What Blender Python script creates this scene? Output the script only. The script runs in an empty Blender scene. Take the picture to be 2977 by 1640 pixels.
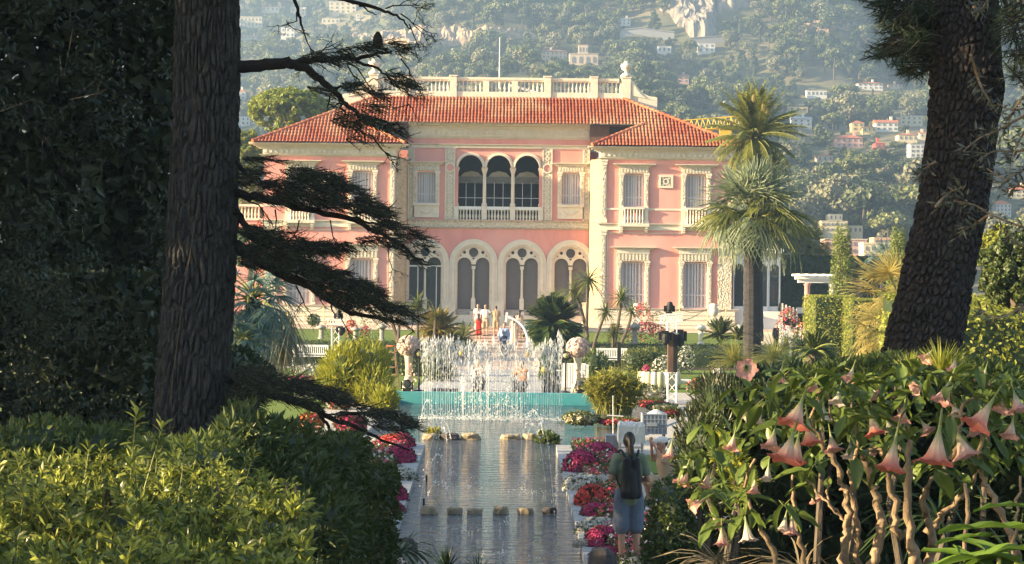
import bpy, math, random
import numpy as np
from mathutils import Vector, Matrix

S = bpy.context.scene
C = S.collection

# ------------------------------------------------------------------ camera, world, sun, exposure
F, CAMZ, ROLL, HOR = 5555.0, 3.52, 0.011, 20.0
cam = bpy.data.objects.new('camera', bpy.data.cameras.new('camera'))
C.objects.link(cam)
cam.data.sensor_width = 36.0
cam.data.lens = 36.0 * F / 2977.0
cam.data.clip_start = 0.1
cam.data.clip_end = 6000
cam.matrix_world = (Matrix.Translation((0, 0, CAMZ)) @ Matrix.Rotation(math.pi / 2 + HOR / F, 4, 'X')
                    @ Matrix.Rotation(ROLL, 4, 'Z'))
S.camera = cam

SUN_TO = Vector((0.95, 0.19, -0.25)).normalized()          # the way the light travels
w = bpy.data.worlds.new('World'); S.world = w; w.use_nodes = True
nt = w.node_tree
bg = nt.nodes['Background']
sky = nt.nodes.new('ShaderNodeTexSky'); sky.sky_type = 'NISHITA'; sky.sun_disc = False
sky.sun_elevation = math.asin(-SUN_TO.z)
sky.sun_rotation = math.atan2(-SUN_TO.x, -SUN_TO.y) % (2 * math.pi)
sky.air_density = 1.0; sky.dust_density = 1.2
nt.links.new(sky.outputs[0], bg.inputs[0]); bg.inputs[1].default_value = 0.075
sl = bpy.data.lights.new('sun', 'SUN'); sl.energy = 4.1; sl.angle = math.radians(0.5); sl.color = (1.0, 0.79, 0.48)
so = bpy.data.objects.new('sun', sl); C.objects.link(so)
so.rotation_euler = SUN_TO.to_track_quat('-Z', 'Y').to_euler()
so.location = (-60, -20, 40)
vs = S.view_settings
vs.view_transform = 'Standard'; vs.look = 'None'; vs.gamma = 1.0; vs.exposure = 2.26; vs.use_curve_mapping = False
S.cycles.use_denoising = True
S.cycles.max_bounces = 6; S.cycles.diffuse_bounces = 3; S.cycles.glossy_bounces = 3
S.cycles.transmission_bounces = 4; S.cycles.transparent_max_bounces = 12; S.cycles.volume_bounces = 0
S.cycles.caustics_reflective = False; S.cycles.caustics_refractive = False
S.cycles.sample_clamp_indirect = 6.0

# ------------------------------------------------------------------ helpers
RD = random.Random(11)
NR = np.random.default_rng(11)

def _dr(u, v):
    dx, dy = u - 1488.5, v - 820.0
    return dx + dy * ROLL, dy - dx * ROLL - HOR
def P(u, v, Y):
    a, b = _dr(u, v)
    return np.array([a * Y / F, Y, CAMZ - b * Y / F])
def G(u, v, z=0.0):
    a, b = _dr(u, v)
    Y = (CAMZ - z) * F / b
    return np.array([a * Y / F, Y, z])
def px(p):
    a = p[0] * F / p[1]; b = (CAMZ - p[2]) * F / p[1] + HOR
    return 1488.5 + a - b * ROLL, 820 + b + a * ROLL
def lerp(a, b, t): return a + (b - a) * t
def nrm(a):
    a = np.asarray(a, float)
    return a / (np.linalg.norm(a, axis=-1, keepdims=True) + 1e-9)
def rdirs(n): return nrm(NR.normal(size=(n, 3)))

WO = {}                                                        # world offset of every object made
def tag(o, label=None, cat=None, group=None, kind=None):
    if label: o['label'] = label
    if cat: o['category'] = cat
    if group: o['group'] = group
    if kind: o['kind'] = kind
    return o
def put(name, me, parent=None, loc=(0, 0, 0), rz=0.0, scale=None):
    o = bpy.data.objects.new(name, me); C.objects.link(o)
    o.location = loc
    if rz: o.rotation_euler = (0, 0, rz)
    if scale is not None: o.scale = (scale,) * 3 if not hasattr(scale, '__len__') else scale
    if parent is not None: o.parent = parent
    WO[o.name] = np.array(loc, float) + (WO[parent.name] if parent is not None else 0)
    return o
def thing(name, label, cat, loc=(0, 0, 0), rz=0.0, group=None):
    return tag(put(name, None, None, loc, rz), label, cat, group)

class MB:
    def __init__(s): s.V = []; s.n = 0; s.F = []
    def add(s, v, f, m=0):
        v = np.asarray(v, float).reshape(-1, 3)
        if isinstance(f, np.ndarray):
            s.F.append((f + s.n, m))
        else:
            by = {}
            for q in f: by.setdefault(len(q), []).append(q)
            for q in by.values(): s.F.append((np.array(q, int) + s.n, m))
        s.V.append(v); s.n += len(v); return s
    def box(s, x0, x1, y0, y1, z0, z1, m=0):
        v = [(x, y, z) for x in (x0, x1) for y in (y0, y1) for z in (z0, z1)]
        return s.add(v, [(0, 1, 3, 2), (4, 6, 7, 5), (0, 4, 5, 1), (2, 3, 7, 6), (0, 2, 6, 4), (1, 5, 7, 3)], m)
    def obox(s, p0, p1, wx, wy, m=0, up=(0, 0, 1)):            # a bar from p0 to p1
        p0, p1 = np.asarray(p0, float), np.asarray(p1, float)
        d = nrm(p1 - p0); up = np.array(up, float)
        if abs(d @ up) > 0.95: up = np.array((1.0, 0, 0))
        a = nrm(np.cross(d, up)) * wx / 2; b = nrm(np.cross(a, d)) * wy / 2
        v = [q + i * a + j * b for q in (p0, p1) for i in (-1, 1) for j in (-1, 1)]
        return s.add(v, [(0, 1, 3, 2), (4, 6, 7, 5), (0, 4, 5, 1), (2, 3, 7, 6), (0, 2, 6, 4), (1, 5, 7, 3)], m)
    def tube(s, path, rad, n=8, m=0, caps=True):
        p = np.asarray(path, float); k = len(p)
        r = np.full(k, rad) if np.isscalar(rad) else np.asarray(rad, float)
        t = nrm(np.gradient(p, axis=0))
        a = np.cross(t[0], (0, 0, 1.0))
        if np.linalg.norm(a) < 0.1: a = np.cross(t[0], (1.0, 0, 0))
        a = nrm(a); ang = np.arange(n) * 2 * np.pi / n
        vs_ = []
        for i in range(k):
            a = nrm(a - t[i] * (a @ t[i])); b = np.cross(t[i], a)
            vs_.append(p[i] + r[i] * (np.cos(ang)[:, None] * a + np.sin(ang)[:, None] * b))
        v = np.concatenate(vs_)
        i0 = np.arange(k - 1)[:, None] * n + np.arange(n)[None]
        i1 = np.arange(k - 1)[:, None] * n + (np.arange(n)[None] + 1) % n
        s.add(v, np.stack([i0, i1, i1 + n, i0 + n], -1).reshape(-1, 4), m)
        if caps:
            s.F.append((np.array([list(range(n))[::-1]]) + s.n - len(v), m))
            s.F.append((np.array([[(k - 1) * n + j for j in range(n)]]) + s.n - len(v), m))
        return s
    def lathe(s, prof, n=16, o=(0, 0, 0), m=0, sx=1.0, sy=1.0):
        pr = np.asarray(prof, float); k = len(pr); ang = np.arange(n) * 2 * np.pi / n
        v = np.zeros((k, n, 3))
        v[..., 0] = pr[:, :1] * np.cos(ang) * sx; v[..., 1] = pr[:, :1] * np.sin(ang) * sy; v[..., 2] = pr[:, 1:]
        i0 = np.arange(k - 1)[:, None] * n + np.arange(n)[None]
        i1 = np.arange(k - 1)[:, None] * n + (np.arange(n)[None] + 1) % n
        b = s.n
        s.add(v.reshape(-1, 3) + np.asarray(o, float), np.stack([i0, i1, i1 + n, i0 + n], -1).reshape(-1, 4), m)
        s.F.append((np.array([list(range(n))[::-1]]) + b, m)); s.F.append((np.array([[(k - 1) * n + j for j in range(n)]]) + b, m))
        return s
    def mesh(s, name, mats, smooth=False, off=None):
        V = np.concatenate(s.V) if s.V else np.zeros((0, 3))
        if off is not None: V = V - np.asarray(off)
        me = bpy.data.meshes.new(name)
        me.vertices.add(len(V)); me.vertices.foreach_set('co', V.astype(np.float32).ravel())
        loops = np.concatenate([f.ravel() for f, _ in s.F]); tot = np.concatenate([np.full(len(f), f.shape[1]) for f, _ in s.F])
        mi = np.concatenate([np.full(len(f), m) for f, m in s.F])
        me.loops.add(len(loops)); me.loops.foreach_set('vertex_index', loops.astype(np.int32))
        me.polygons.add(len(tot)); me.polygons.foreach_set('loop_start', np.concatenate([[0], np.cumsum(tot)[:-1]]).astype(np.int32))
        me.polygons.foreach_set('material_index', mi.astype(np.int32))
        me.polygons.foreach_set('use_smooth', np.full(len(tot), bool(smooth)))
        for q in (mats if isinstance(mats, (list, tuple)) else [mats]): me.materials.append(q)
        me.update(calc_edges=True); me.validate()
        return me
    def build(s, name, mats, parent=None, smooth=False, loc=None):
        """vertices are in world space; the object gets its origin at loc (or its parent's origin)"""
        base = WO[parent.name] if parent is not None else np.zeros(3)
        org = np.asarray(loc, float) if loc is not None else base
        return put(name, s.mesh(name, mats, smooth, org), parent, tuple(org - base))

def plate(loops, y0, y1, n=None):
    """a flat plate in the XZ plane with holes: loops of (x, z), between y0 and y1 -> MB pieces (v, faces)"""
    cu = bpy.data.curves.new('plate', 'CURVE'); cu.dimensions = '2D'; cu.fill_mode = 'BOTH'; cu.extrude = abs(y1 - y0) / 2
    for lp in loops:
        sp = cu.splines.new('POLY'); sp.points.add(len(lp) - 1); sp.use_cyclic_u = True
        sp.points.foreach_set('co', np.array([(x, z, 0, 1) for x, z in lp], np.float32).ravel())
    o = bpy.data.objects.new('plate', cu)
    me = bpy.data.meshes.new_from_object(o)
    v = np.zeros(len(me.vertices) * 3, np.float32); me.vertices.foreach_get('co', v); v = v.reshape(-1, 3)
    f = [tuple(p.vertices) for p in me.polygons]
    bpy.data.objects.remove(o); bpy.data.curves.remove(cu); bpy.data.meshes.remove(me)
    return np.stack([v[:, 0], (y0 + y1) / 2 - v[:, 2], v[:, 1]], -1), f
def arc(cx, cz, r, a0, a1, n=20):
    return [(cx + r * math.cos(a), cz + r * math.sin(a)) for a in np.linspace(a0, a1, n)]
def rect(x0, x1, z0, z1): return [(x0, z0), (x1, z0), (x1, z1), (x0, z1)]

# value noise on arrays, for terrain and rocks
_tab = NR.random((64, 64, 64))
def vnoise(p):
    p = np.asarray(p, float); i = np.floor(p).astype(int); f = p - i; f = f * f * (3 - 2 * f)
    r = 0
    for a in (0, 1):
        for b in (0, 1):
            for c in (0, 1):
                wgt = (f[..., 0] if a else 1 - f[..., 0]) * (f[..., 1] if b else 1 - f[..., 1]) * (f[..., 2] if c else 1 - f[..., 2])
                r = r + wgt * _tab[(i[..., 0] + a) % 64, (i[..., 1] + b) % 64, (i[..., 2] + c) % 64]
    return r
def fbm(p, o=4):
    p = np.asarray(p, float); return sum(vnoise(p * 2 ** k + 7.3 * k) * 0.5 ** k for k in range(o)) / (2 - 0.5 ** (o - 1)) - 0.5

# ------------------------------------------------------------------ materials
def mat(name, c, c2=None, sc=4.0, rough=0.8, bump=0.0, bs=30.0, island=0.0, trans=0.0, metal=0.0, spec=0.3,
        stretch=(1, 1, 1), kind='noise', c3=None):
    m = bpy.data.materials.new(name); m.use_nodes = True
    n = m.node_tree.nodes; l = m.node_tree.links; b = n['Principled BSDF']
    b.inputs['Roughness'].default_value = rough; b.inputs['Metallic'].default_value = metal
    b.inputs['Specular IOR Level'].default_value = spec
    c2 = c2 or tuple(x * 0.8 for x in c)
    tc = n.new('ShaderNodeTexCoord'); mp = n.new('ShaderNodeMapping'); mp.inputs['Scale'].default_value = stretch
    l.new(tc.outputs['Object'], mp.inputs[0])
    nz = n.new('ShaderNodeTexNoise'); nz.inputs['Scale'].default_value = sc; nz.inputs['Detail'].default_value = 5
    nz.inputs['Roughness'].default_value = 0.65
    l.new(mp.outputs[0], nz.inputs['Vector'])
    fac = nz.outputs['Fac']
    rp = n.new('ShaderNodeMapRange'); rp.inputs[1].default_value = 0.33; rp.inputs[2].default_value = 0.67
    l.new(fac, rp.inputs[0]); fac = rp.outputs[0]
    if island:
        g = n.new('ShaderNodeNewGeometry'); mx0 = n.new('ShaderNodeMix')
        mx0.inputs[0].default_value = island; l.new(fac, mx0.inputs[2]); l.new(g.outputs['Random Per Island'], mx0.inputs[3])
        fac = mx0.outputs[0]
    mx = n.new('ShaderNodeMix'); mx.data_type = 'RGBA'
    mx.inputs[6].default_value = (*c, 1); mx.inputs[7].default_value = (*c2, 1); l.new(fac, mx.inputs[0])
    col = mx.outputs[2]
    if c3:                                                    # a second, larger-scale tone
        n2 = n.new('ShaderNodeTexNoise'); n2.inputs['Scale'].default_value = sc * 0.23; n2.inputs['Detail'].default_value = 3
        l.new(mp.outputs[0], n2.inputs['Vector'])
        r2 = n.new('ShaderNodeMapRange'); r2.inputs[1].default_value = 0.45; r2.inputs[2].default_value = 0.62
        l.new(n2.outputs['Fac'], r2.inputs[0])
        m2 = n.new('ShaderNodeMix'); m2.data_type = 'RGBA'; l.new(r2.outputs[0], m2.inputs[0])
        l.new(col, m2.inputs[6]); m2.inputs[7].default_value = (*c3, 1); col = m2.outputs[2]
    l.new(col, b.inputs['Base Color'])
    if bump:
        bp = n.new('ShaderNodeBump'); bp.inputs['Strength'].default_value = min(1.0, bump); bp.inputs['Distance'].default_value = 0.02 * max(1.0, bump)
        if kind == 'noise':
            t = n.new('ShaderNodeTexNoise'); t.inputs['Scale'].default_value = bs; t.inputs['Detail'].default_value = 6; o = t.outputs['Fac']
        else:
            t = n.new('ShaderNodeTexVoronoi'); t.inputs['Scale'].default_value = bs; o = t.outputs['Distance']
        l.new(mp.outputs[0], t.inputs['Vector']); l.new(o, bp.inputs['Height']); l.new(bp.outputs[0], b.inputs['Normal'])
    if trans:
        tr = n.new('ShaderNodeBsdfTranslucent'); l.new(col, tr.inputs[0])
        ms = n.new('ShaderNodeMixShader'); ms.inputs[0].default_value = trans
        l.new(b.outputs[0], ms.inputs[1]); l.new(tr.outputs[0], ms.inputs[2])
        l.new(ms.outputs[0], n['Material Output'].inputs['Surface'])
    return m

M = {}
def leafm(name, c, c2, rough=0.5, trans=0.35, isl=0.8, sc=0.6, spec=0.4): M[name] = mat(name, c, c2, sc=sc, rough=rough, island=isl, trans=trans, spec=spec)
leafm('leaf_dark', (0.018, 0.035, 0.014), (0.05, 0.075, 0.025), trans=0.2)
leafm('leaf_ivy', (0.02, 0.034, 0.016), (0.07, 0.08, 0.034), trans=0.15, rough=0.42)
leafm('leaf_hedge', (0.05, 0.085, 0.02), (0.14, 0.17, 0.04), rough=0.4)
leafm('leaf_laurel', (0.03, 0.055, 0.012), (0.44, 0.46, 0.08), rough=0.36, isl=0.9, trans=0.42)  # random pale leaves stand for sun highlights, deep ones for shaded gaps
leafm('leaf_hedge_yellow', (0.19, 0.22, 0.03), (0.36, 0.36, 0.06), rough=0.45)
leafm('leaf_clip', (0.045, 0.07, 0.015), (0.10, 0.125, 0.03), trans=0.2)
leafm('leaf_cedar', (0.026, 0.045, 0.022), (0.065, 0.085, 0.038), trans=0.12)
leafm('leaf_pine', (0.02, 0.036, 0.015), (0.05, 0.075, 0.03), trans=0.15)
leafm('leaf_umbrella', (0.15, 0.19, 0.015), (0.30, 0.32, 0.035))
leafm('leaf_hill', (0.07, 0.095, 0.025), (0.22, 0.22, 0.06), trans=0.15)
leafm('leaf_hill_dark', (0.045, 0.065, 0.025), (0.12, 0.135, 0.045), trans=0.2)
leafm('leaf_hill_olive', (0.10, 0.105, 0.055), (0.25, 0.23, 0.12), trans=0.15)
leafm('leaf_cypress', (0.10, 0.14, 0.025), (0.25, 0.28, 0.055), trans=0.25)
leafm('leaf_palm', (0.09, 0.12, 0.02), (0.27, 0.26, 0.06))
leafm('leaf_blue', (0.11, 0.15, 0.09), (0.33, 0.36, 0.21), trans=0.25, rough=0.55)
leafm('leaf_bluedark', (0.07, 0.14, 0.13), (0.17, 0.26, 0.22), trans=0.25, rough=0.5)
leafm('leaf_gold', (0.28, 0.22, 0.05), (0.46, 0.38, 0.12), trans=0.45)
leafm('leaf_cycad', (0.018, 0.042, 0.012), (0.06, 0.095, 0.025), trans=0.15, rough=0.35)
leafm('leaf_cycad_gold', (0.16, 0.11, 0.015), (0.34, 0.24, 0.04), trans=0.3)
leafm('leaf_cordyline', (0.06, 0.09, 0.015), (0.20, 0.21, 0.05), trans=0.3, rough=0.4)
leafm('leaf_bamboo', (0.16, 0.17, 0.02), (0.36, 0.32, 0.05), trans=0.4)
leafm('leaf_dry', (0.20, 0.15, 0.08), (0.34, 0.27, 0.16), trans=0.25)
leafm('leaf_trumpet', (0.045, 0.085, 0.018), (0.17, 0.22, 0.04), trans=0.3, rough=0.4, isl=0.5)
leafm('leaf_broad', (0.10, 0.19, 0.02), (0.20, 0.30, 0.05), trans=0.4, rough=0.35)
leafm('leaf_grey', (0.10, 0.11, 0.07), (0.20, 0.19, 0.12), trans=0.2)
leafm('leaf_olive', (0.05, 0.06, 0.035), (0.14, 0.14, 0.10), trans=0.2)
leafm('grass', (0.11, 0.17, 0.018), (0.21, 0.27, 0.035), trans=0.3)
leafm('petal_magenta', (0.40, 0.018, 0.10), (0.62, 0.07, 0.20), trans=0.2)
leafm('petal_red', (0.60, 0.035, 0.05), (0.75, 0.14, 0.08), trans=0.2)
leafm('petal_white', (0.50, 0.46, 0.38), (0.72, 0.70, 0.64), trans=0.2)
leafm('petal_cream', (0.55, 0.45, 0.26), (0.74, 0.66, 0.46), trans=0.25)
leafm('petal_rose', (0.66, 0.46, 0.36), (0.80, 0.64, 0.54), trans=0.2)
leafm('petal_orange', (0.62, 0.16, 0.05), (0.75, 0.34, 0.12), trans=0.2)
M['bark_cedar'] = mat('bark_cedar', (0.092, 0.085, 0.078), (0.036, 0.033, 0.031), sc=26, rough=0.95, stretch=(1, 1, 0.4), bump=1.5, bs=70)
M['bark_pine'] = mat('bark_pine', (0.075, 0.063, 0.057), (0.026, 0.022, 0.021), sc=30, rough=0.9, stretch=(1, 1, 0.5), bump=1.5, bs=80)
M['branch'] = mat('branch', (0.035, 0.028, 0.025), (0.018, 0.015, 0.014), sc=20, rough=0.95)
M['bark'] = mat('bark', (0.14, 0.11, 0.08), (0.07, 0.055, 0.04), sc=10, rough=0.95, stretch=(1, 1, 0.3), bump=0.8, bs=30)
M['bark_pale'] = mat('bark_pale', (0.36, 0.255, 0.15), (0.13, 0.085, 0.05), sc=13, rough=0.8, bump=0.6, bs=45, stretch=(1, 1, 0.5))
M['bark_palm'] = mat('bark_palm', (0.055, 0.05, 0.05), (0.02, 0.018, 0.019), sc=7, rough=0.95, stretch=(0.6, 0.6, 5), bump=1.2, bs=6)
M['stem_green'] = mat('stem_green', (0.22, 0.24, 0.06), (0.13, 0.13, 0.04), sc=20, rough=0.6)
M['pink'] = mat('pink', (0.775, 0.345, 0.29), (0.67, 0.28, 0.235), sc=1.5, rough=0.9, bump=0.08, bs=18, stretch=(1, 1, 0.4), c3=(0.745, 0.37, 0.315))
M['stone'] = mat('stone', (0.77, 0.69, 0.56), (0.67, 0.59, 0.46), sc=2.5, rough=0.85, bump=0.25, bs=30)
M['stone_dimmed'] = mat('stone_dimmed', (0.56, 0.43, 0.28), (0.36, 0.26, 0.16), sc=7, rough=0.9, bump=2.0, bs=9, kind='vor')  # ornate stone darkened in colour to tone down full sun on the splayed walls
M['stone_ornate'] = mat('stone_ornate', (0.74, 0.65, 0.51), (0.50, 0.41, 0.29), sc=7, rough=0.85, bump=2.2, bs=9, kind='vor')
M['stone_grey'] = mat('stone_grey', (0.40, 0.37, 0.32), (0.26, 0.24, 0.21), sc=6, rough=0.85, bump=0.6, bs=16)
M['coping'] = mat('coping', (0.44, 0.42, 0.40), (0.32, 0.31, 0.30), sc=3, rough=0.75, bump=0.3, bs=20)
M['rock'] = mat('rock', (0.46, 0.36, 0.23), (0.26, 0.20, 0.13), sc=5, rough=0.9, bump=0.8, bs=9)
M['rock_dark'] = mat('rock_dark', (0.12, 0.10, 0.09), (0.06, 0.05, 0.05), sc=5, rough=0.9, bump=0.8, bs=9)
M['cliff'] = mat('cliff', (0.50, 0.36, 0.24), (0.20, 0.15, 0.10), sc=0.55, rough=0.95, bump=1.0, bs=0.6)
M['cliff_grey'] = mat('cliff_grey', (0.36, 0.30, 0.24), (0.13, 0.12, 0.11), sc=0.35, rough=0.95, bump=1.0, bs=0.4, stretch=(1, 1, 0.35))
M['tile'] = mat('tile', (0.50, 0.135, 0.06), (0.32, 0.07, 0.035), sc=1.6, rough=0.85, island=0.75, c3=(0.58, 0.25, 0.13))
M['tile_bed'] = mat('tile_bed', (0.16, 0.045, 0.025), (0.10, 0.03, 0.02), sc=3, rough=0.9)
M['gravel'] = mat('gravel', (0.52, 0.48, 0.42), (0.40, 0.36, 0.32), sc=30, rough=0.95, bump=0.5, bs=120, c3=(0.46, 0.42, 0.37))
M['soil'] = mat('soil', (0.075, 0.055, 0.035), (0.04, 0.03, 0.02), sc=6, rough=1.0, bump=0.8, bs=20, c3=(0.06, 0.065, 0.03))
M['paving'] = mat('paving', (0.62, 0.46, 0.37), (0.54, 0.40, 0.32), sc=3, rough=0.85, bump=0.2, bs=20)
M['lawn'] = mat('lawn', (0.10, 0.16, 0.018), (0.17, 0.22, 0.03), sc=9, rough=0.95, bump=0.8, bs=60, c3=(0.13, 0.17, 0.025))
M['hill'] = mat('hill', (0.14, 0.13, 0.06), (0.07, 0.085, 0.035), sc=0.06, rough=1.0, c3=(0.24, 0.19, 0.11))
M['teal'] = mat('teal', (0.05, 0.38, 0.42), (0.045, 0.28, 0.31), sc=2.2, rough=0.6, c3=(0.10, 0.36, 0.36), stretch=(1, 1, 3))
M['white'] = mat('white', (0.80, 0.78, 0.74), (0.74, 0.72, 0.68), sc=4, rough=0.6)
M['cloth'] = mat('cloth', (0.78, 0.74, 0.68), (0.70, 0.66, 0.6), sc=8, rough=0.9, bump=0.3, bs=25)
M['blind'] = mat('blind', (0.155, 0.135, 0.125), (0.14, 0.122, 0.115), sc=3, rough=0.6)
M['curtain'] = mat('curtain', (0.44, 0.40, 0.40), (0.38, 0.35, 0.36), sc=6, rough=0.8)
M['slat'] = mat('slat', (0.62, 0.57, 0.56), (0.56, 0.52, 0.52), sc=6, rough=0.7)
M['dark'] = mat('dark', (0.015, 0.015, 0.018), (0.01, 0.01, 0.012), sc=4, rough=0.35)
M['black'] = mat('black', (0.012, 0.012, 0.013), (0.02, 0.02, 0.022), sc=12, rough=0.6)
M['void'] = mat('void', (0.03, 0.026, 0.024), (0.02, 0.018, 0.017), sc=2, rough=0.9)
M['wood'] = mat('wood', (0.40, 0.24, 0.12), (0.26, 0.15, 0.075), sc=8, rough=0.6, stretch=(1, 1, 0.2))
M['wood_dark'] = mat('wood_dark', (0.16, 0.09, 0.06), (0.10, 0.06, 0.04), sc=8, rough=0.7, stretch=(1, 1, 0.2))
M['cart'] = mat('cart', (0.26, 0.29, 0.33), (0.21, 0.24, 0.28), sc=6, rough=0.5)
M['steel'] = mat('steel', (0.55, 0.55, 0.55), (0.45, 0.45, 0.46), sc=12, rough=0.35, metal=0.7)
M['yellow'] = mat('yellow', (0.70, 0.46, 0.05), (0.62, 0.40, 0.05), sc=3, rough=0.5)
M['brass'] = mat('brass', (0.75, 0.62, 0.28), (0.6, 0.5, 0.2), sc=8, rough=0.3, metal=0.5)
M['gold_glass'] = mat('gold_glass', (0.62, 0.46, 0.28), (0.78, 0.62, 0.44), sc=5, rough=0.2)
M['skin'] = mat('skin', (0.50, 0.27, 0.17), (0.44, 0.23, 0.15), sc=6, rough=0.55)
M['hair'] = mat('hair', (0.022, 0.015, 0.011), (0.035, 0.024, 0.017), sc=40, rough=0.45, stretch=(1, 1, 0.15))
M['hair_fair'] = mat('hair_fair', (0.34, 0.26, 0.18), (0.26, 0.19, 0.13), sc=40, rough=0.5)
M['c_olive'] = mat('c_olive', (0.20, 0.23, 0.155), (0.165, 0.19, 0.125), sc=9, rough=0.9, bump=0.4, bs=14)
M['c_denim'] = mat('c_denim', (0.15, 0.18, 0.235), (0.115, 0.14, 0.19), sc=14, rough=0.9, bump=0.3, bs=24)
M['c_white'] = mat('c_white', (0.74, 0.70, 0.64), (0.66, 0.62, 0.57), sc=10, rough=0.9)
M['c_khaki'] = mat('c_khaki', (0.42, 0.31, 0.19), (0.36, 0.26, 0.16), sc=10, rough=0.9)
M['c_red'] = mat('c_red', (0.60, 0.03, 0.025), (0.5, 0.025, 0.02), sc=10, rough=0.7)
M['c_navy'] = mat('c_navy', (0.03, 0.04, 0.08), (0.02, 0.03, 0.06), sc=10, rough=0.8)
M['c_sky'] = mat('c_sky', (0.42, 0.50, 0.66), (0.36, 0.44, 0.6), sc=10, rough=0.9)
M['c_cream'] = mat('c_cream', (0.70, 0.58, 0.46), (0.62, 0.5, 0.4), sc=10, rough=0.9)
M['c_black'] = mat('c_black', (0.016, 0.015, 0.016), (0.026, 0.024, 0.025), sc=10, rough=0.8)

def water_mat():
    m = bpy.data.materials.new('water'); m.use_nodes = True
    n = m.node_tree.nodes; l = m.node_tree.links; b = n['Principled BSDF']
    b.inputs['Base Color'].default_value = (0.06, 0.065, 0.07, 1); b.inputs['Roughness'].default_value = 0.04
    b.inputs['IOR'].default_value = 1.333; b.inputs['Specular IOR Level'].default_value = 0.5
    tc = n.new('ShaderNodeTexCoord'); hs = []
    for sc, st, ang in ((2.2, (1, 2.2, 1), 0.15), (6.0, (0.8, 2.0, 1), -0.2), (17.0, (0.7, 1.6, 1), 0.1)):
        mp = n.new('ShaderNodeMapping'); mp.inputs['Scale'].default_value = st; mp.inputs['Rotation'].default_value = (0, 0, ang)
        l.new(tc.outputs['Object'], mp.inputs[0])
        t = n.new('ShaderNodeTexNoise'); t.inputs['Scale'].default_value = sc; t.inputs['Detail'].default_value = 3
        l.new(mp.outputs[0], t.inputs['Vector']); hs.append(t.outputs['Fac'])
    a = n.new('ShaderNodeMath'); a.operation = 'MULTIPLY_ADD'; l.new(hs[1], a.inputs[0]); a.inputs[1].default_value = 0.4; l.new(hs[0], a.inputs[2])
    a2 = n.new('ShaderNodeMath'); a2.operation = 'MULTIPLY_ADD'; l.new(hs[2], a2.inputs[0]); a2.inputs[1].default_value = 0.13; l.new(a.outputs[0], a2.inputs[2])
    bp = n.new('ShaderNodeBump'); bp.inputs['Strength'].default_value = 1.0; bp.inputs['Distance'].default_value = 0.09
    l.new(a2.outputs[0], bp.inputs['Height']); l.new(bp.outputs[0], b.inputs['Normal'])
    return m
M['water'] = water_mat()

def spray_mat():
    m = bpy.data.materials.new('spray'); m.use_nodes = True
    n = m.node_tree.nodes; l = m.node_tree.links; b = n['Principled BSDF']
    b.inputs['Base Color'].default_value = (0.86, 0.86, 0.86, 1); b.inputs['Roughness'].default_value = 0.15
    tr = n.new('ShaderNodeBsdfTransparent'); tl = n.new('ShaderNodeBsdfTranslucent'); tl.inputs[0].default_value = (0.9, 0.9, 0.88, 1)
    m1 = n.new('ShaderNodeMixShader'); m1.inputs[0].default_value = 0.5; l.new(b.outputs[0], m1.inputs[1]); l.new(tl.outputs[0], m1.inputs[2])
    m2 = n.new('ShaderNodeMixShader'); m2.inputs[0].default_value = 0.48; l.new(m1.outputs[0], m2.inputs[1]); l.new(tr.outputs[0], m2.inputs[2])
    l.new(m2.outputs[0], n['Material Output'].inputs['Surface'])
    return m
M['spray'] = spray_mat()

def glass_mat():
    m = bpy.data.materials.new('glass'); m.use_nodes = True
    n = m.node_tree.nodes; l = m.node_tree.links; b = n['Principled BSDF']
    b.inputs['Base Color'].default_value = (0.10, 0.12, 0.12, 1); b.inputs['Roughness'].default_value = 0.03
    tr = n.new('ShaderNodeBsdfTransparent'); tr.inputs[0].default_value = (0.8, 0.85, 0.85, 1)
    m2 = n.new('ShaderNodeMixShader'); m2.inputs[0].default_value = 0.55; l.new(b.outputs[0], m2.inputs[1]); l.new(tr.outputs[0], m2.inputs[2])
    l.new(m2.outputs[0], n['Material Output'].inputs['Surface'])
    return m
M['glass'] = glass_mat()

def trumpet_mat(name, neck, body, rim):
    m = bpy.data.materials.new(name); m.use_nodes = True
    n = m.node_tree.nodes; l = m.node_tree.links; b = n['Principled BSDF']; b.inputs['Roughness'].default_value = 0.55
    tc = n.new('ShaderNodeTexCoord'); sp = n.new('ShaderNodeSeparateXYZ'); l.new(tc.outputs['Object'], sp.inputs[0])
    nz = n.new('ShaderNodeTexNoise'); nz.inputs['Scale'].default_value = 5
    ad = n.new('ShaderNodeMath'); ad.operation = 'MULTIPLY_ADD'; l.new(nz.outputs['Fac'], ad.inputs[0]); ad.inputs[1].default_value = 0.25; l.new(sp.outputs['Z'], ad.inputs[2])
    cr = n.new('ShaderNodeValToRGB'); l.new(ad.outputs[0], cr.inputs[0])
    e = cr.color_ramp.elements; e[0].position = 0.25; e[0].color = (*neck, 1); e[1].position = 1.0; e[1].color = (*rim, 1)
    q = cr.color_ramp.elements.new(0.66); q.color = (*body, 1)
    l.new(cr.outputs[0], b.inputs['Base Color'])
    tr = n.new('ShaderNodeBsdfTranslucent'); l.new(cr.outputs[0], tr.inputs[0])
    ms = n.new('ShaderNodeMixShader'); ms.inputs[0].default_value = 0.4
    l.new(b.outputs[0], ms.inputs[1]); l.new(tr.outputs[0], ms.inputs[2]); l.new(ms.outputs[0], n['Material Output'].inputs['Surface'])
    return m
M['trumpet_red'] = trumpet_mat('trumpet_red', (0.30, 0.36, 0.12), (0.80, 0.58, 0.40), (0.78, 0.20, 0.13))
M['trumpet_pink'] = trumpet_mat('trumpet_pink', (0.34, 0.40, 0.16), (0.72, 0.55, 0.42), (0.74, 0.36, 0.30))
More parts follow.
